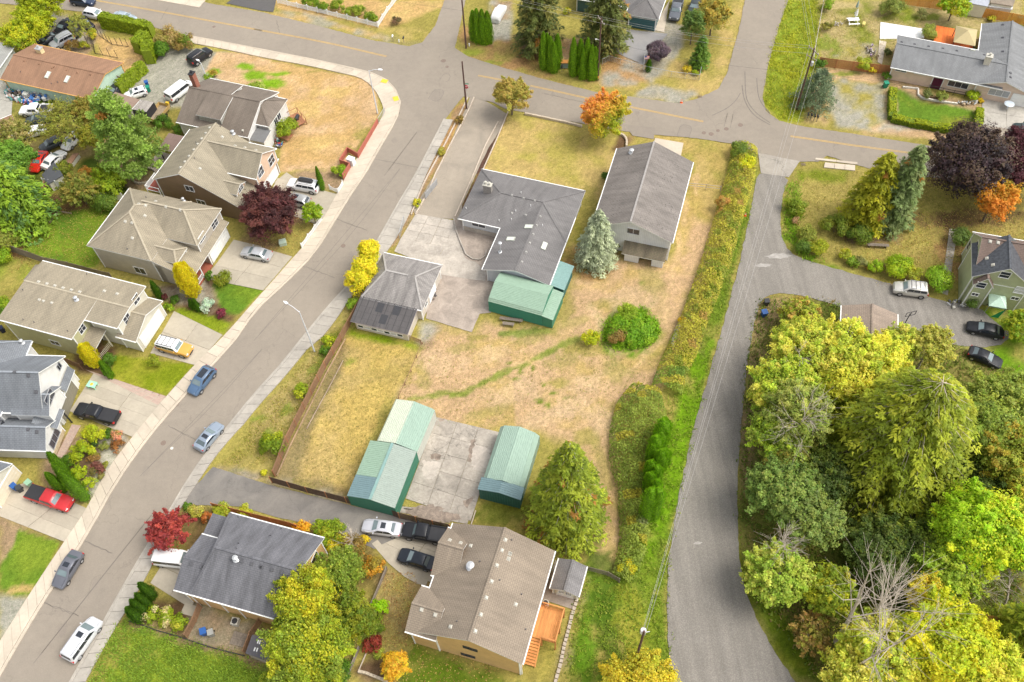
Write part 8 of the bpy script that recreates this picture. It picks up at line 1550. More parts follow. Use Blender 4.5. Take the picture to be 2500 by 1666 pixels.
for t_,b_,r_,lb in((('C0',400,1062),('C0',590,1210),.75,'leftmost of the tall bright cypresses by the red pickup'),(('C0',470,1130),('C0',660,1330),.8,'middle tall bright cypress by the red pickup'),(('C0',430,1190),('C0',570,1380),.7,'shorter bright cypress at the left by the red pickup'),(('C0',500,1235),('C0',765,1445),.95,'longest bright cypress at the pavement by the red pickup'),
(('D0',1230,690),('D0',1365,805),.7,'farthest dark cone of the four by the apricot house drive'),(('D0',1205,778),('D0',1325,885),.65,'second dark cone of the four by the apricot house drive'),(('D0',1160,838),('D0',1290,945),.7,'third dark cone of the four by the apricot house drive'),(('D0',1125,898),('D0',1250,1010),.75,'nearest dark cone of the four by the apricot house drive'),
(('B0',1345,1005),('B0',1425,1150),.55,'slim dark cone beside the yellow-green house gable'),(('B0',1678,1178),('B0',1725,1250),.45,'left small cone behind the silvery dwarf spruce'),(('B0',1722,1165),('B0',1775,1270),.45,'right small cone behind the silvery dwarf spruce'),(('C0',885,225),('C0',990,365),.6,'green cone drooping beside the dark ball shrub'),
(('A1',572,1480),('A1',612,1690),.5,'slim green cone by the white picket corner'),(('A2',1255,530),('A2',1250,632),.55,'small dark cone at the flag pole')):column(lb,t_,b_,r_,[(.12,.24,.012),(.16,.29,.015),(.09,.19,.012)]if t_[0]=='C0' or t_[0]=='A1' else[(.07,.16,.012),(.10,.20,.015),(.05,.12,.01)],'cypress',n=int(1700*r_+500))
YG=[(.20,.26,.012),(.24,.30,.015),(.16,.22,.012)]
hedge('long clipped hedge behind the white crossover',GP('A0','930,235 1100,265 1250,300 1375,325'),1.5,2.6,YG,dens=60,leaf=.12);hedge('clipped hedge block stepping towards the mint house',GP('A0','1330,385 1285,440 1240,480'),1.9,2.6,YG,dens=60,leaf=.12);hedge('tall clipped hedge block at the gravel drive',GP('A0','1365,480 1345,570'),1.7,3.0,YG,dens=60,leaf=.12)
hedge('row of clipped hedge mounds along the gravel drive',GP('A0','1300,630 1240,690 1180,740 1130,780 1075,830'),1.1,2.0,YG,dens=70,lump=.25)
bush('tawny flowering bush at the end of the clipped hedge',('A0',1490,340),2.7,[(.30,.23,.08),(.25,.22,.05),(.36,.26,.11)],3.0,.14);bush('green bush below the tawny one by the pavement',('A0',1635,375),2.1,[(.12,.17,.02),(.18,.20,.025),(.24,.17,.05)],2.6,.14);bush('dark hedge bush between tawny bush and gravel drive',('A0',1450,440),1.5,GRN,2.4)
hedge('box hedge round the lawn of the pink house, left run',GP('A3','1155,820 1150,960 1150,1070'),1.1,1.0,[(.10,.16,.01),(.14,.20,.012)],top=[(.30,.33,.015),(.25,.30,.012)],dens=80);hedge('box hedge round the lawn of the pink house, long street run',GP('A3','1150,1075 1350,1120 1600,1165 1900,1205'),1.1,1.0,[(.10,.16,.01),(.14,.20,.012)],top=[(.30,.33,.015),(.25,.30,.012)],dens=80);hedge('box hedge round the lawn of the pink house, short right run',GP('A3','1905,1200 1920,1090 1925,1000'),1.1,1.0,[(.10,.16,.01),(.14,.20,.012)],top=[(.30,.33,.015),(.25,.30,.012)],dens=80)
for i,(x,y,r_)in enumerate(((480,20,1.3),(620,60,1.2),(745,45,1.5),(830,100,1.1),(925,95,1.35),(1020,150,1.2),(1080,170,.8),(560,30,1.1))):bush(f'green shrub behind the white scalloped fence, number {("two","four","five","six","seven","eight","nine","three")[i]} counted from the left end',('A1',x,y),r_,[(.16,.24,.015),(.11,.18,.012),(.24,.28,.03)],group='shrubs behind the scalloped fence')
AV=[(.16,.30,.015),(.21,.36,.02),(.12,.24,.015)]
for cl,arr in(('conifer clump left of the covered car',((1940,95,1965,355),(1985,80,2000,375),(2035,85,2045,385),(2080,100,2090,380))),):
 for i,(x0,y0,x1,y1)in enumerate(arr):column(f'{("leftmost","second","third","rightmost")[i]} column of the {cl}',('A1',x0,y0),('A1',x1,y1),.95,AV,'arborvitae',n=3600,group=cl)
for cl,arr in(('conifer clump left of the black mailbox',((320,285,320,610),(355,300,350,600),(375,330,380,625),(430,305,440,600),(420,380,410,640))),('conifer clump between mailbox and crossarm pole',((575,335,580,670),(640,350,640,660),(700,340,700,680),(670,440,665,695),(730,400,740,705),(775,420,770,700)))):
 for i,(x0,y0,x1,y1)in enumerate(arr):column(f'{("first","second","third","fourth","fifth","sixth")[i]} column from the left of the {cl}',('A2',x0,y0),('A2',x1,y1),.85,AV,'arborvitae',n=3600,group=cl)
b=MB();b.box(-1.3,1.3,-.3,.3,0,1.1);g=MB();g.box(-1.4,1.4,-.45,.45,1.1,1.2);smallthing('hot_tub','blue-grey box with orange lid between the conifer clumps','garden box',('A2',500,600),[('body',b,plain('blue_grey_board',(.30,.38,.38),.7)),('lid',g,plain('orange_lid',(.45,.19,.04),.6))],-.1)
DF=[(.10,.12,.035),(.13,.145,.045),(.08,.10,.03),(.18,.17,.05)]
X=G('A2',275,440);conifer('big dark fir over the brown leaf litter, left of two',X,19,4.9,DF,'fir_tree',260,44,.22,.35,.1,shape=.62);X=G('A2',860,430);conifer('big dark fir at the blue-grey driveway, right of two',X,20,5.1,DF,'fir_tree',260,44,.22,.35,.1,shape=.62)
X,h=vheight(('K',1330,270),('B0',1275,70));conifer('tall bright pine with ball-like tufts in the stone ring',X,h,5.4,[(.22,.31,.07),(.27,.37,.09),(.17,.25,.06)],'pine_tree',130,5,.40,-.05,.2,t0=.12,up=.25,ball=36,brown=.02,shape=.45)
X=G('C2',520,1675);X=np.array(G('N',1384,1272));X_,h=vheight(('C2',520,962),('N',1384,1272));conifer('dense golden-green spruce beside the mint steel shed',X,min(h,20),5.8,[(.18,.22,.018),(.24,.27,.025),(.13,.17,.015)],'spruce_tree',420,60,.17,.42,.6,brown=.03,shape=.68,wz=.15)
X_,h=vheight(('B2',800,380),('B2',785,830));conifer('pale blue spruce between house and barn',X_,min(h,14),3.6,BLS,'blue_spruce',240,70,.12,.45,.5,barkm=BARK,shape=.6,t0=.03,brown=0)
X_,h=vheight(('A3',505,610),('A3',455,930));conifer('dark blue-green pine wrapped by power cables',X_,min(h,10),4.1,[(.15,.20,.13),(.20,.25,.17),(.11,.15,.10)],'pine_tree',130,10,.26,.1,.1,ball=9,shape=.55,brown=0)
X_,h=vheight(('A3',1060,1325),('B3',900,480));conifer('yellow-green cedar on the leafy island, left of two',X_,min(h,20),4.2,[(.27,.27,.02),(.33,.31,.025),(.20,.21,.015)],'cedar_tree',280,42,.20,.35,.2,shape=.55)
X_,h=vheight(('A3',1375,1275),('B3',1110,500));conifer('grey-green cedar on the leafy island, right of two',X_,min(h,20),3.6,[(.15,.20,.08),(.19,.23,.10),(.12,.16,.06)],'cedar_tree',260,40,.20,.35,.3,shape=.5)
X_,h=vheight(('A2',1760,380),('A2',1700,590));conifer('small green conifer above the yellow bushes',X_,6,1.9,[(.09,.16,.03),(.12,.20,.03)],'conifer',110,14,.2,.3,.1,shape=.5)
broad('green cedar tree left of the golden tree, top',('A2',1650,230),2.3,7,[(.10,.16,.04),(.14,.20,.04)],3.8,'cedar_tree',rz=3.0,leaf=.14);broad('golden-leaved tree next to the north street',('A2',1830,140),3.0,7,[(.40,.30,.06),(.32,.27,.05),(.24,.24,.06)],4,'golden_tree',leaf=.14,rz=2.8)
broad('purple-grey spiky shrub tree behind the chain-link fence',('A2',1342,460),1.9,3.2,[(.10,.07,.10),(.14,.10,.13)],1.9,'smoke_bush','shrub',rz=1.6,leaf=.14,dens=2.2,trunk=False)
for a in(('yellow flowering bush inside the chain-link bed',('A2',1588,618),.85,[(.58,.44,.03),(.45,.38,.04)]),('small lime bush in the chain-link corner',('A2',1670,650),.6,[(.28,.34,.02)]),('lime bush at the top behind the fir',('A2',525,95),.9,YLG),('lime cushion shrub at the top of the rail fence',('A3',588,55),1.25,[(.24,.33,.02),(.18,.27,.015)]),('olive shrub by the fire ring',('A3',585,240),1.1,OLV),
('loose grey-green bush above the white canopy',('A3',1165,70),2.2,[(.18,.22,.05),(.22,.25,.06)]),('palm-like bush between canopy and orange deck',('A3',1500,280),1.6,[(.22,.26,.05),(.28,.30,.06)]),('lime and yellow bush at the reddish cedar fence',('A3',910,575),1.5,[(.28,.33,.03),(.36,.36,.03)]),('golden bush hanging over the reddish fence',('A3',985,610),.9,[(.58,.46,.03),(.44,.40,.03)]),
('green bush under the utility pole',('A3',520,575),1.2,GRN),('dark bush at the fence foot of the pink house',('A3',1110,680),.9,GRN),('lime ball shrub in the rock garden',('A3',1882,850),1.25,[(.28,.36,.015)]),('olive mound in the rock garden',('A3',1610,865),1.1,[(.24,.26,.06),(.20,.23,.05)]),('grey bush left in the rock garden',('A3',1480,840),.95,[(.16,.18,.06)]),('twiggy bush below the orange fence',('A3',1430,130),1.2,[(.22,.22,.08)]),('yellow bush at the foot of the right orange fence',('A3',2050,170),.7,YLG),
('dark plants along the end wall of the pink house',('A3',1120,470),.9,[(.10,.12,.04)]),('yellow flower tub at the garage of the pink house',('A3',1950,890),.5,[(.6,.42,.03)]),
('big lime bush at the left curve of the leafy island',('B3',300,340),1.7,[(.17,.23,.02),(.24,.28,.03)]),('bronze bush below the big lime one',('B3',300,470),.8,[(.34,.22,.12)]),('green bush low on the island curve',('B3',370,700),1.4,[(.09,.15,.02),(.14,.20,.02)]),('yellow-lime bush right of it on the island curve',('B3',510,710),1.6,[(.28,.30,.02),(.20,.25,.02)]),('scrubby olive bush above the lane',('B3',400,600),1.6,[(.22,.24,.04)]),('lime bush on the island lane edge, second group',('B3',740,770),1.1,YLG),('green bush on the island lane edge, second group',('B3',805,835),1.0,[(.16,.24,.02)]),('grey olive bush on the island lane edge',('B3',885,840),1.0,[(.20,.20,.07)]),('orange little bush on the island lane edge',('B3',945,880),.6,[(.40,.20,.05)]),
('bright lime upright bush on the lane edge',('B3',1010,880),1.2,[(.22,.34,.012),(.28,.38,.02)]),('large yellow-lime bush above the silver SUV',('B3',1215,880),2.1,[(.30,.38,.015),(.22,.32,.012)]),('yellow-olive bush touching the silver SUV',('B3',1340,945),1.6,[(.38,.36,.03),(.28,.30,.03)]),('vivid green bush right of the silver SUV',('B3',1565,985),2.0,[(.20,.33,.02),(.27,.38,.03)]),
('skirt bush at the foot of the yellow-green cedar, left',('B3',660,520),2.0,[(.14,.18,.02),(.19,.21,.025)]),('skirt bush at the foot of the yellow-green cedar, right',('B3',870,590),1.9,[(.09,.14,.02),(.13,.18,.02)]),('bright bush below the grey-green cedar',('B3',955,600),1.1,[(.18,.28,.02)]),('ivy ground bush at the sage house wall',('B3',1880,1200),1.3,[(.08,.13,.02)])):bush(*a)
broad('lime leafy tree in front of the orange fence',('A3',1715,60),2.6,5,[(.20,.32,.015),(.27,.37,.02),(.38,.38,.02)],2.8,'small_tree',rz=2.4,leaf=.14)
broad('large dark purple maple at the street on the right',('A3',1860,1430),6.2,11,[(.055,.035,.045),(.075,.045,.055),(.04,.028,.035),(.10,.065,.05)],6.0,'purple_maple',rz=4.6,leaf=.17,dens=1.1);broad('redder purple maple cut by the right edge',('A3',2350,1450),5.5,10,[(.11,.035,.05),(.08,.03,.04)],5.6,'purple_maple',rz=4.2,leaf=.17)
broad('orange-gold tree in front of the purple maples',('B3',2080,280),3.2,7,[(.52,.30,.03),(.44,.26,.03),(.30,.25,.03)],4.6,'golden_tree',rz=3.0,leaf=.14,open_=.3,grad=((-.3,-.7,0),[(.62,.24,.04)]))
broad('bright green broad tree at the left edge above the lime cedar',('A0',70,1480),4.2,8,[(.13,.24,.03),(.17,.29,.035),(.10,.19,.025)],5,'leafy_tree',rz=4.2,leaf=.15,dens=1.1)
X_=G('B0',240,470);conifer('lime drooping cedar at the left edge',X_,12,6.2,[(.21,.30,.03),(.17,.26,.03),(.10,.18,.05)],'cedar_tree',280,46,.22,.35,.05,shape=.4,brown=0)
broad('olive open-crowned tree over the parked wrecks',('A0',570,1100),4.3,7,[(.23,.24,.04),(.27,.25,.05),(.19,.21,.035)],4.6,'olive_tree',rz=2.8,leaf=.12,dens=.45,open_=.7);broad('bronze-olive tree between the olive tree and the pine',('A0',800,1010),2.8,7,[(.30,.21,.05),(.25,.20,.04),(.20,.19,.03)],4.5,'leafy_tree',rz=3.0,leaf=.12,dens=.9,open_=.4)
broad('yellowish thin tree under the bronze-olive one',('A0',820,1230),2.4,6,[(.28,.26,.03),(.22,.23,.03)],3.5,'leafy_tree',rz=2.4,leaf=.12,open_=.5);broad('brown-olive thin tree at the left edge by the terracotta roof',('A0',130,1240),3.4,7,[(.24,.24,.06),(.34,.28,.12),(.20,.20,.04)],4.2,'leafy_tree',rz=2.8,leaf=.12,dens=.7,open_=.7)
broad('yellow-green tall tree at the top left, upper',('A0',370,40),3.9,8,[(.36,.38,.02),(.28,.32,.015),(.22,.28,.015)],4.6,'leafy_tree',rz=3.6,leaf=.14);broad('yellow-green tree at the top left, middle',('A0',300,190),3.4,7,[(.38,.40,.02),(.28,.33,.015)],3.6,'leafy_tree',rz=3.0,leaf=.14);broad('yellow-green tree at the top left, lowest by the grey roof',('A0',185,330),3.3,6,[(.42,.42,.02),(.27,.33,.015),(.17,.24,.015)],2.8,'leafy_tree',rz=2.6,leaf=.14)
broad('wispy drooping birch in the parking lot',('A0',715,260),1.9,7,[(.24,.26,.06),(.30,.30,.07)],4.0,'birch_tree',rz=3.2,leaf=.10,dens=.6,open_=.8,droop=1.5);bush('lime shrub at the trellis frame',('A0',830,300),1.2,YLG);bush('orange-brown shrub behind the brown roof',('A0',640,400),1.4,[(.34,.17,.07),(.28,.19,.06)]);bush('yellow shrub by the orange-brown one',('A0',740,410),1.0,YLG);bush('green shrubs between wreck yard and brown house',('A0',850,930),1.6,GRN)
broad('bronze and green small tree by the white vinyl fence',('B0',700,200),3.0,5,[(.26,.21,.05),(.20,.20,.04),(.15,.18,.03)],3.0,'leafy_tree',rz=2.3,leaf=.12,open_=.4);broad('lime spreading bush-tree beside the stone ring',('B0',960,120),3.3,4,[(.26,.32,.02),(.20,.27,.015)],2.0,'leafy_tree',rz=1.8,leaf=.13);bush('orange bush above the bronze small tree',('A0',770,1540),1.4,[(.44,.22,.04),(.34,.18,.05)])
bush('dark green bush at the white fence back',('B0',930,300),2.0,[(.10,.16,.02),(.14,.20,.03)]);bush('olive shrub at the bottom-left back corner',('B0',60,600),2.6,[(.26,.27,.05),(.20,.22,.04)],3.0,.14);bush('lime shrub behind the grey fence',('B0',20,780),1.6,LIM);bush('leafy shrub left of the yellow-green house',('B0',30,1230),1.5,LIM);bush('dark shrub by the blue-roof back corner',('B0',60,1270),1.2,GRN);bush('olive bush at the raised bed end',('A0',560,1500),1.6,[(.17,.21,.03),(.22,.24,.03)])
broad('big yellow-green willow-like tree at the bottom, front crown',('D1',470,1290),4.9,10,[(.30,.34,.03),(.38,.38,.03),(.24,.30,.03),(.20,.26,.04)],5.2,'willow_tree',rz=4.6,leaf=.13,dens=1.2,droop=1.2,lump=.28);broad('yellow-topped tree behind the willow-like one',('D1',470,830),3.6,10,[(.46,.42,.03),(.34,.36,.03),(.26,.31,.03)],6.4,'willow_tree',rz=3.4,leaf=.13,dens=1.2,droop=1.2,lump=.28);broad('green upper tree at the apricot gable',('D1',760,590),3.0,8,[(.22,.28,.04),(.18,.24,.04),(.27,.32,.05)],4.6,'willow_tree',rz=3.0,leaf=.13,droop=1.2,lump=.3);broad('darker olive tree right of the willow-like one',('D1',890,980),2.6,8,[(.16,.20,.02),(.22,.24,.02),(.12,.17,.02)],4.4,'leafy_tree',rz=3.2,leaf=.13,droop=.8)
broad('small orange-yellow tree on the dark lawn at the bottom',('D1',1260,1425),1.65,3.4,[(.62,.36,.03),(.54,.30,.03),(.48,.38,.03)],2.0,'small_tree',rz=1.5,leaf=.11,dens=1.3);broad('yellow tree at the bottom edge below the transformer pole',('D2',1190,1640),4.0,7,[(.52,.42,.04),(.46,.40,.04),(.34,.34,.04)],4.0,'golden_tree',rz=3.2,leaf=.13,droop=.6)
bush('dark green bush growing out of the willow-like tree foot',('D1',760,1500),1.6,GRN,2.4)
b=MB();b.bar((0,-1,4.6),(0,1,4.6),.05,.05);[b.bar((-.45,y,4.6),(.45,y,4.6),.05,.04)for y in np.linspace(-.9,.9,7)];b.tube([(0,0,0),(0,0,4.7)],.04,n=6);r_=empty('antenna',G('D1',750,530,z=4.6)*np.array([1,1,0]),-.3,'white television antenna among the treetops at the apricot gable','antenna');b.build('mast',WHITE,r_)
# ---- bramble strip between dry field and gravel road (nobody could count it)
def thicket(name,label,P,zf,pal_at,dens,leaf,kind='stuff',seedn=3):
 """P: list of (centre, half width, height) along a line"""
 C,K,N=[],[],[]
 for(c0,w0,h0),(c1,w1,h1)in zip(P[:-1],P[1:]):
  c0,c1=np.array(c0[:2]),np.array(c1[:2]);L=np.linalg.norm(c1-c0);d=(c1-c0)/L;nr=np.array([-d[1],d[0]]);n=int(L*(w0+w1)*1.35*dens);t=vr_.random(n);x=vr_.uniform(-1,1,n);w=w0+(w1-w0)*t;hh=h0+(h1-h0)*t
  p=c0+np.outer(t*L,d)+np.outer(x*w,nr);prof=np.clip(1-np.abs(x)**2.6,0,1)**.5
  lum=.5+.5*np.sin(p[:,0]*1.9+1.3*np.sin(p[:,1]*1.1))*np.sin(p[:,1]*1.7+p[:,0]*.6);z=hh*prof*(.72+.28*lum)*vr_.uniform(.8,1.04,n);C.append(np.column_stack([p,z]));N.append(np.column_stack([nr[0]*x*.8,nr[1]*x*.8,np.ones(n)*.9]))
 C=np.concatenate(C);N=np.concatenate(N);T,B=frame_of(N,.7,1.15,leaf);cell=(np.floor(C[:,0]/1.1)*73+np.floor(C[:,1]/1.1)*151).astype(int)%997;rnd=np.random.default_rng(seedn).random(997)[cell];K=np.array([pal_at(*c)for c in zip(rnd,C[:,1])])
 K=K*vr_.uniform(.6,1.35,(len(C),1));o=leafmesh(name,C,T,B,K);o['kind']=kind;return o
def brpal(r,y):
 u=vr_.random()
 if r<.02:c=(.36,.24,.07)
 elif r<.28:c=(.38,.35,.05)
 elif r<.66:c=(.33,.30,.045)
 else:c=(.22,.25,.035)
 if u<.05:c=(.32,.21,.07)
 if y<62:c=(c[0]*.45+.05,c[1]*.55+.09,.04)if r>.12 else c
 return c
S_=[(G('N',1818,362),2.0,1.6),(G('N',1808,430),2.15,2.2),(G('N',1788,500),2.05,2.2),(G('N',1768,570),2.05,2.2),(G('N',1748,640),2.05,2.1),(G('N',1722,710),1.95,2.1),(G('N',1696,780),1.85,2.1),(G('N',1668,850),2.0,2.0),(G('N',1645,900),2.0,2.0),(G('N',1625,960),2.05,2.2)]
thicket('bramble_hedge',None,S_,None,brpal,70,.10)
def gpal(r,y):
 if r<.12:return(.33,.30,.04)
 if r<.15:return(.28,.20,.06)
 return(.17,.22,.035)if r<.6 else(.23,.28,.05)
thicket('bramble_thicket',None,[(G('N',1575,955),2.05,2.2),(G('N',1565,1000),3.2,2.8),(G('N',1555,1060),3.5,2.6),(G('N',1550,1130),3.2,2.4),(G('N',1550,1200),2.15,2.2),(G('N',1552,1260),2.0,2.0),(G('N',1545,1330),1.6,1.7),(G('N',1530,1390),1.5,1.6),(G('N',1515,1415),1.2,1.2)],None,gpal,75,.10,seedn=8)
bush('yellow-leaved bush at the lower end of the bramble',('D2',1060,530),1.5,[(.42,.38,.02),(.30,.32,.02)],1.6);bush('grey-green bush above it in the bramble',('D2',1200,120),1.3,[(.22,.24,.10),(.17,.20,.06)],1.8);bush('orange-leaved clump in the upper bramble hedge',('B2',1915,320),1.1,[(.42,.24,.07),(.34,.24,.06)],2.6);bush('green crown of the bramble hedge at the street corner',('A2',2050,1340),1.5,[(.12,.18,.03),(.17,.22,.03)],2.4);bush('bright yellow bush in the bramble at the street end',('A2',2120,1450),1.4,[(.50,.48,.02),(.40,.42,.02)],2.4);bush('orange mound bush at the field side of the hedge',('B2',1552,1360),.6,[(.62,.40,.02)],1.0)
for i,(x0,y0,x1,y1,r_)in enumerate(((1345,745,1355,960,1.05),(1310,825,1335,1010,.95),(1250,885,1290,1100,.9),(1225,960,1270,1150,.8),(1300,1010,1330,1230,.8),(1215,1110,1250,1290,.75),(1260,1150,1300,1330,.8),(1180,1210,1240,1400,.7),(1225,1270,1290,1480,.75),(1160,1345,1230,1640,1.0),(1245,1340,1290,1640,.85),(1360,1010,1370,1180,.8))):
 column(f'bright green arborvitae in the bramble, {("topmost","second","third","fourth","fifth","sixth","seventh","eighth","ninth","largest low left","lowest right","rightmost middle")[i]} of the row',('C2',x0,y0),('C2',x1,y1),r_,[(.19,.36,.015),(.24,.42,.02),(.15,.29,.012)],'arborvitae',n=2600,shape='loaf',group='arborvitae row in the bramble')
broad('bright green grassy mound in the dry field',('B2',1100,1450),3.9,1.6,[(.13,.26,.012),(.17,.31,.015),(.21,.33,.02)],.3,'grass_mound','mound',ry=3.7,rz=1.3,leaf=.13,dens=1.6,clumps=90,trunk=False,lump=.5)
# ---- grass tufts
def tufts(name,polys,n,pal,h=.35,w=.05,spread=.25,z=0):
 Cs,Ks=[],[]
 for P,share in polys:
  P=[np.array(p[:2])for p in P];lo=np.min(P,0);hi=np.max(P,0);m=int(n*share);x=vr_.uniform(lo[0],hi[0],m*3);y=vr_.uniform(lo[1],hi[1],m*3);ins=np.zeros(len(x),bool);k=len(P)
  for i in range(k):
   a,b=P[i],P[(i+1)%k];c=((a[1]>y)!=(b[1]>y))&(x<(b[0]-a[0])*(y-a[1])/((b[1]-a[1])or 1e-9)+a[0]);ins^=c
  Cs.append(np.column_stack([x[ins],y[ins]])[:m])
 C=np.concatenate(Cs);n=len(C);C=C+vr_.normal(0,.35,(n,2));keep=np.sin(C[:,0]*1.7+np.sin(C[:,1]*.9)*2)*np.sin(C[:,1]*1.3+C[:,0]*.5)>vr_.uniform(-1.3,.9,n);C=C[keep];n=len(C);hh=h*vr_.uniform(.4,1.2,n);a=vr_.random(n)*6.28;lean=np.stack([np.cos(a)*.8*hh,np.sin(a)*.8*hh,hh*.75],-1);side=np.stack([-np.sin(a),np.cos(a),np.zeros(n)],-1)*(w*vr_.uniform(.6,1.4,n))[:,None]
 ctr=np.column_stack([C,hh*.5]);o=leafmesh(name,ctr,lean*.5,side,palette(pal,n)*vr_.uniform(.65,1.3,(n,1)));o['kind']='stuff'
VP=GP('F','1735,440 1738,420 1725,480 1695,600 1650,760 1600,960 1550,1190 1530,1350 1540,1560 1300,1560 1330,1330 1430,1330 1465,1200 1505,1000 1570,830 1625,700 1665,600')
tufts('verge_grass',[(VP,1)],30000,[(.15,.22,.02),(.20,.27,.03),(.25,.27,.05),(.12,.18,.02)],.38,.06)
tufts('tall_verge_grass',[(GP('F','1812,0 1880,0 1882,150 1835,275 1795,275 1758,232 1775,110'),1)],16000,[(.38,.37,.03),(.36,.33,.05),(.24,.29,.02),(.22,.28,.015)],.4,.05)
tufts('long_lawn_grass',[(GP('F','290,1425 600,1530 630,1600 200,1600 250,1450'),1)],18000,[(.18,.27,.03),(.22,.30,.035),(.14,.22,.025)],.3,.05)
tufts('rough_grass',[(GP('B2','880,1380 1240,1230 1230,1500 1000,1640 830,1560'),.5),(GP('F','1835,400 1840,560 1900,605 1850,597 1805,550 1803,470 1815,430'),.3)],9000,[(.14,.26,.012),(.20,.32,.015)],.5,.06)
DF_=[GP('F','940,790 1110,770 1300,700 1330,600 1440,600 1590,600 1545,780 1500,880 1400,1000 1400,1180 1330,1030 1140,985 920,915'),GP('F','1165,275 1420,320 1390,440 1120,385'),GP('F','800,760 960,800 885,945 805,1130 690,1090 690,1010'),GP('F','520,130 850,195 860,270 790,370 670,370 640,250'),GP('F','1560,340 1680,335 1600,600 1555,600')]
tufts('dry_grass',[(p,s_)for p,s_ in zip(DF_,(.42,.14,.16,.2,.08))],34000,[(.34,.24,.10),(.38,.27,.13),(.27,.21,.06),(.20,.17,.04),(.36,.26,.14)],.07,.04)
tufts('scrub_grass',[(GP('F','1745,690 1900,690 2100,760 2350,860 2353,1568 1880,1568 1740,1380 1700,1200 1712,850'),1)],50000,[(.10,.16,.015),(.16,.20,.03),(.20,.15,.06),(.08,.12,.015)],.5,.08)
tufts('mixed_lawn_grass',[(GP('F','1835,395 2350,390 2350,530 2165,650 1850,580 1805,500'),.4),(GP('F','1885,10 2350,100 2040,140 1885,140'),.2),(GP('F','820,700 640,1060 510,1070 700,830'),.2),(GP('F','0,400 280,470 200,620 0,590'),.2)],50000,[(.30,.25,.06),(.24,.23,.04),(.18,.21,.02),(.38,.28,.10)],.14,.06)
def litter(name,P,n,pal):
 P=np.array([p[:2]for p in P]);lo,hi=P.min(0),P.max(0);C=np.column_stack([vr_.uniform(lo[0],hi[0],n),vr_.uniform(lo[1],hi[1],n),np.full(n,.05)]);T,B=frame_of(np.tile([0,0,1.],(n,1)),.3,1.2,.06);leafmesh(name,C,T,B,palette(pal,n)*vr_.uniform(.7,1.2,(n,1)))['kind']='stuff'
LT=[(.40,.26,.10),(.34,.18,.07),(.46,.36,.12),(.24,.13,.06)]
litter('fallen_leaves',GP('F','60,470 270,470 230,620 40,600'),1300,LT);litter('fallen_leaves',GP('F','1960,500 2330,480 2330,640 2000,600'),2600,LT);litter('fallen_leaves',GP('D1','1280,1250 2200,1300 2100,1560 1300,1560'),500,LT);litter('fallen_leaves',GP('D1','1150,600 1450,700 1350,1250 1150,1250'),900,LT);litter('fallen_leaves',GP('A2','100,380 1000,420 980,600 100,560'),1800,LT);litter('fallen_leaves',GP('B1','0,400 560,480 400,720 60,680'),900,LT);litter('weeds',GP('F','960,770 1500,760 1400,960 980,940'),1500,[(.18,.22,.04),(.14,.18,.03),(.30,.26,.08)]);litter('weeds',GP('F','700,800 950,800 830,1110 680,1080'),1700,[(.16,.17,.04),(.22,.20,.06)])
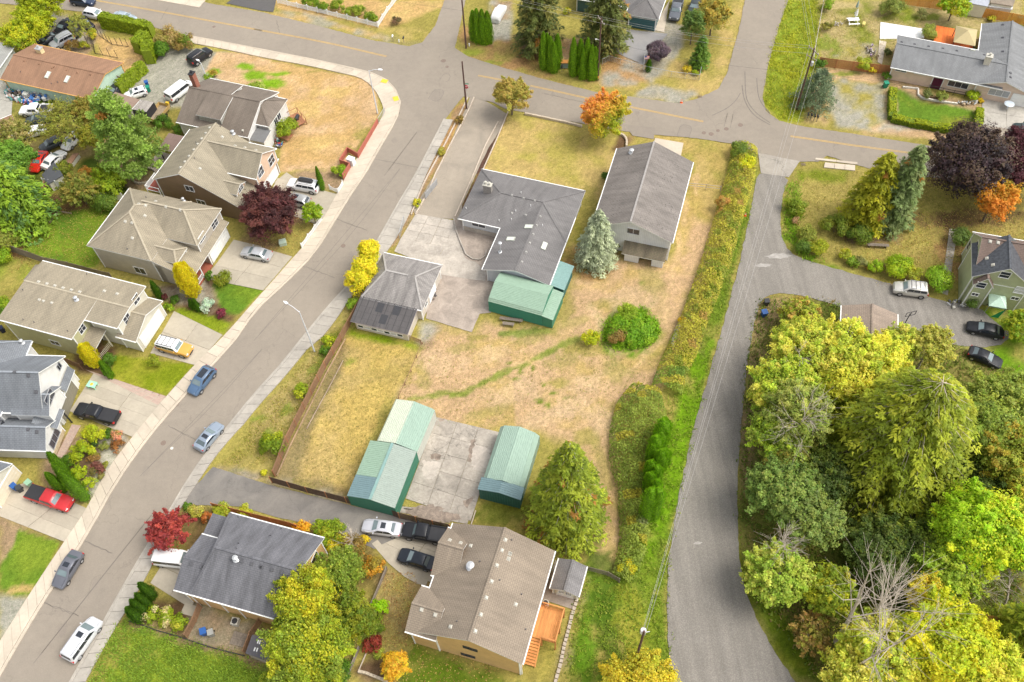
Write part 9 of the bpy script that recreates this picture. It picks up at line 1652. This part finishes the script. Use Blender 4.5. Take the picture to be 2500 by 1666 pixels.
# ================================================================ THE WOOD
F1=[(.34,.37,.05),(.40,.40,.06),(.28,.33,.04),(.46,.42,.08)];F2=[(.44,.43,.05),(.52,.46,.06),(.36,.40,.04)];F3=[(.19,.25,.04),(.25,.30,.05),(.15,.20,.035)];F4=[(.26,.34,.035),(.32,.39,.04),(.20,.28,.03)];F5=[(.07,.10,.02),(.05,.08,.015),(.10,.13,.02)]
forest=(('yellow-green tree at the upper left of the wood, next to the gravel fork',('C3',350,170),4.4,10,F1,5.5,.5),('light yellow tree against the small brown roof',('C3',700,170),4.4,10,F1+F2,6,.5),('pale twiggy tree right of the small brown roof',('B3',1230,1560),2.6,8,F1,5,.6),('yellow-green tree filling the middle of the wood',('C3',800,400),4.6,10,F1+F2,5,.3),('yellow tree directly below the small brown roof',('B3',760,1530),2.6,7,F2,4.5,.5),
('green-yellow shrub tree at the fork corner',('B3',330,1310),2.7,5,[(.26,.28,.03),(.20,.24,.03),(.34,.24,.06)],2.4,.2),('yellow scrub tree below the fork corner',('B3',350,1520),3.4,5,[(.36,.36,.04),(.28,.31,.04)],2.6,.3),('tawny scrub right of the fork corner tree',('B3',430,1330),1.6,3,BRN,1.6,.2),
('left flank yellow-green tree of the wood',('C3',190,480),4.4,10,F4+F1,5,.4),('grey-green airy tree on the left flank',('C3',330,700),4.2,11,[(.22,.25,.06),(.17,.21,.04),(.27,.29,.07)],7,.6),('green tree low on the left flank, beside the gravel',('C3',150,880),3.6,9,F3+F4,4.5,.4),('golden mid tree above the big fir',('C3',1050,230),3.6,10,F2,6,.4),('pale gold tree right of the golden one',('C3',1500,110),3.0,8,[(.34,.32,.07),(.28,.28,.05)],5,.6),
('olive tree right of the big fir',('C3',2170,680),5.0,11,[(.22,.26,.05),(.18,.23,.04),(.27,.30,.05)],6,.3),('dark green tree below the olive one',('C3',2050,900),4.6,11,F3,6.5,.2),('amber-flecked green tree at the right edge',('C3',2250,1100),4.6,11,[(.16,.19,.02),(.30,.24,.03),(.22,.24,.03)],7,.3),('grey-green broad tree leaning over the gravel, left middle',('C3',170,1400),4.2,10,[(.13,.19,.045),(.17,.22,.05),(.11,.16,.035)],5,.4),
('lime tree by the gravel at the lower left of the wood',('D3',140,620),3.6,8,[(.28,.34,.05),(.22,.30,.04),(.34,.36,.07)],4,.4),('grey-green tree behind the lime roadside tree',('D3',470,150),3.4,9,[(.14,.19,.05),(.17,.21,.05)],5.5,.5),('olive lime tree beside the leaning dead trunk',('D3',600,760),3.0,7,[(.24,.28,.02),(.30,.30,.02),(.16,.21,.02)],3.5,.3),('bright lime tree at the right, lower middle',('D3',1960,230),5.2,12,[(.28,.40,.015),(.22,.33,.015),(.38,.42,.02)],7,.2),('yellow-lime tree at the right edge, lower middle',('D3',2330,220),4.6,12,F2+F4,7,.3),
('dark undergrowth tree in the hollow',('D3',1050,420),4.4,7,F5,3,.1),('dark undergrowth tree at the hollow right side',('D3',1500,420),4.2,7,F5+F3,3,.1),('green tree below the bare crown',('D3',1700,560),3.6,8,F4,5,.3),('golden-leaved young tree beside the dead crown',('D3',1480,800),2.4,7,[(.48,.38,.03),(.40,.34,.03)],5.5,.5),
('large sunny yellow tree at the bottom of the wood',('D3',1620,1250),5.4,11,[(.46,.42,.02),(.38,.40,.02),(.30,.35,.02)],6.5,.2),('yellow-green tree at the bottom left of the wood',('D3',1080,1350),4.6,10,F1+F2,5,.5),('olive tree at the very bottom of the wood',('D3',850,1600),4.0,8,F1,4,.5),('yellow tree at the bottom edge, right',('D3',1950,1560),4.6,10,F2,6,.3),('twiggy brown bush at the wood edge by the bottom road',('D3',430,1130),2.4,4,BRN+OLV,2,.6),('leafy bush at the right edge by the two black cars',('B3',2320,1420),2.4,4,[(.17,.25,.02),(.26,.28,.02)],2.4,.1),
('lime tree at the right edge above the amber one',('C3',2330,760),4.0,9,F4,5,.3),('dark tree under the big fir, left',('C3',560,1250),3.8,7,F5,3,.1),('scrub tree on the left flank near the dark soil',('C3',240,1080),3.2,7,F3+OLV,3.5,.4),('dark tree filling the right hollow',('C3',2000,1350),4.0,8,F5,4,.1),('dark leafy tree between lime and dead trees',('D3',1250,650),3.6,5,F5,2.2,.2))
for lb,at,R_,h_,pal_,zc_,op in forest:broad(lb,at,R_,h_,[tuple(c*1.16 for c in q)for q in pal_],zc_,'wild_tree',rz=min(zc_*.9,R_*.85),leaf=.15,dens=1.15-.35*op,open_=op,bark=BARKG,group='trees of the wild wood')
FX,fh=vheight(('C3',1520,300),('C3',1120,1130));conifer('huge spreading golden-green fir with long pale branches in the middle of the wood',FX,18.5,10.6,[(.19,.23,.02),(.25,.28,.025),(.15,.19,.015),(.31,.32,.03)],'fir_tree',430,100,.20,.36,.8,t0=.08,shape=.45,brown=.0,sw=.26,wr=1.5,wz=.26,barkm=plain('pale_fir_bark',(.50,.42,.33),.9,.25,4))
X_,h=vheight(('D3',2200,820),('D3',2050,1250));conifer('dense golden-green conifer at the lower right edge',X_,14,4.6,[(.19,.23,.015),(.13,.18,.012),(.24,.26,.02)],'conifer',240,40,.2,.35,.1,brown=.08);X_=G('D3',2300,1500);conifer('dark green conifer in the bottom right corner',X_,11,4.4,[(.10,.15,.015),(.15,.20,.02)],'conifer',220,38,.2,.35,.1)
bare('grey dead trunk with five upright forks above the roadside',('D3',650,1210),('D3',985,500),n=9,spread=.35,r=.26,tw=2);bare('dead tree with a fan of pale twigs right of the dead trunk',('D3',860,1130),('D3',1200,640),n=30,spread=.55,r=.24,tw=6);bare('bare twiggy crown over the dark hollow at the right',('D3',2150,900),('D3',2200,480),n=34,spread=.6,r=.16,tw=6);bare('bare twisted branches left of the right bare crown',('D3',1750,900),('D3',1950,620),n=26,spread=.7,r=.14,tw=6)
bare('pale leafless tree on the left flank of the wood',('C3',200,1100),('C3',430,600),n=26,spread=.5,r=.17,tw=6);bare('slim pale trunks at the upper left of the wood',('C3',300,560),('C3',330,110),n=20,spread=.4,r=.13,tw=5);bare('thin leafless tree beside the lime roadside tree',('D3',150,620),('D3',200,260),n=26,spread=.5,r=.12,tw=6);bare('bare sapling crossing the lime trees at the left flank',('C3',480,520),('C3',380,120),n=18,spread=.4,r=.1,tw=5)
bare('leaning bare branch tree at the bottom of the wood',('D3',700,1530),('D3',1500,1080),n=26,spread=.4,r=.15,tw=6);bare('thin bare crown at the bottom right of the wood',('D3',1350,1650),('D3',1500,1320),n=22,spread=.5,r=.12,tw=6);bare('bare tree standing by the brown twiggy shrub',('D1',880,420),('D1',885,240),n=16,spread=.5,r=.06,tw=5)
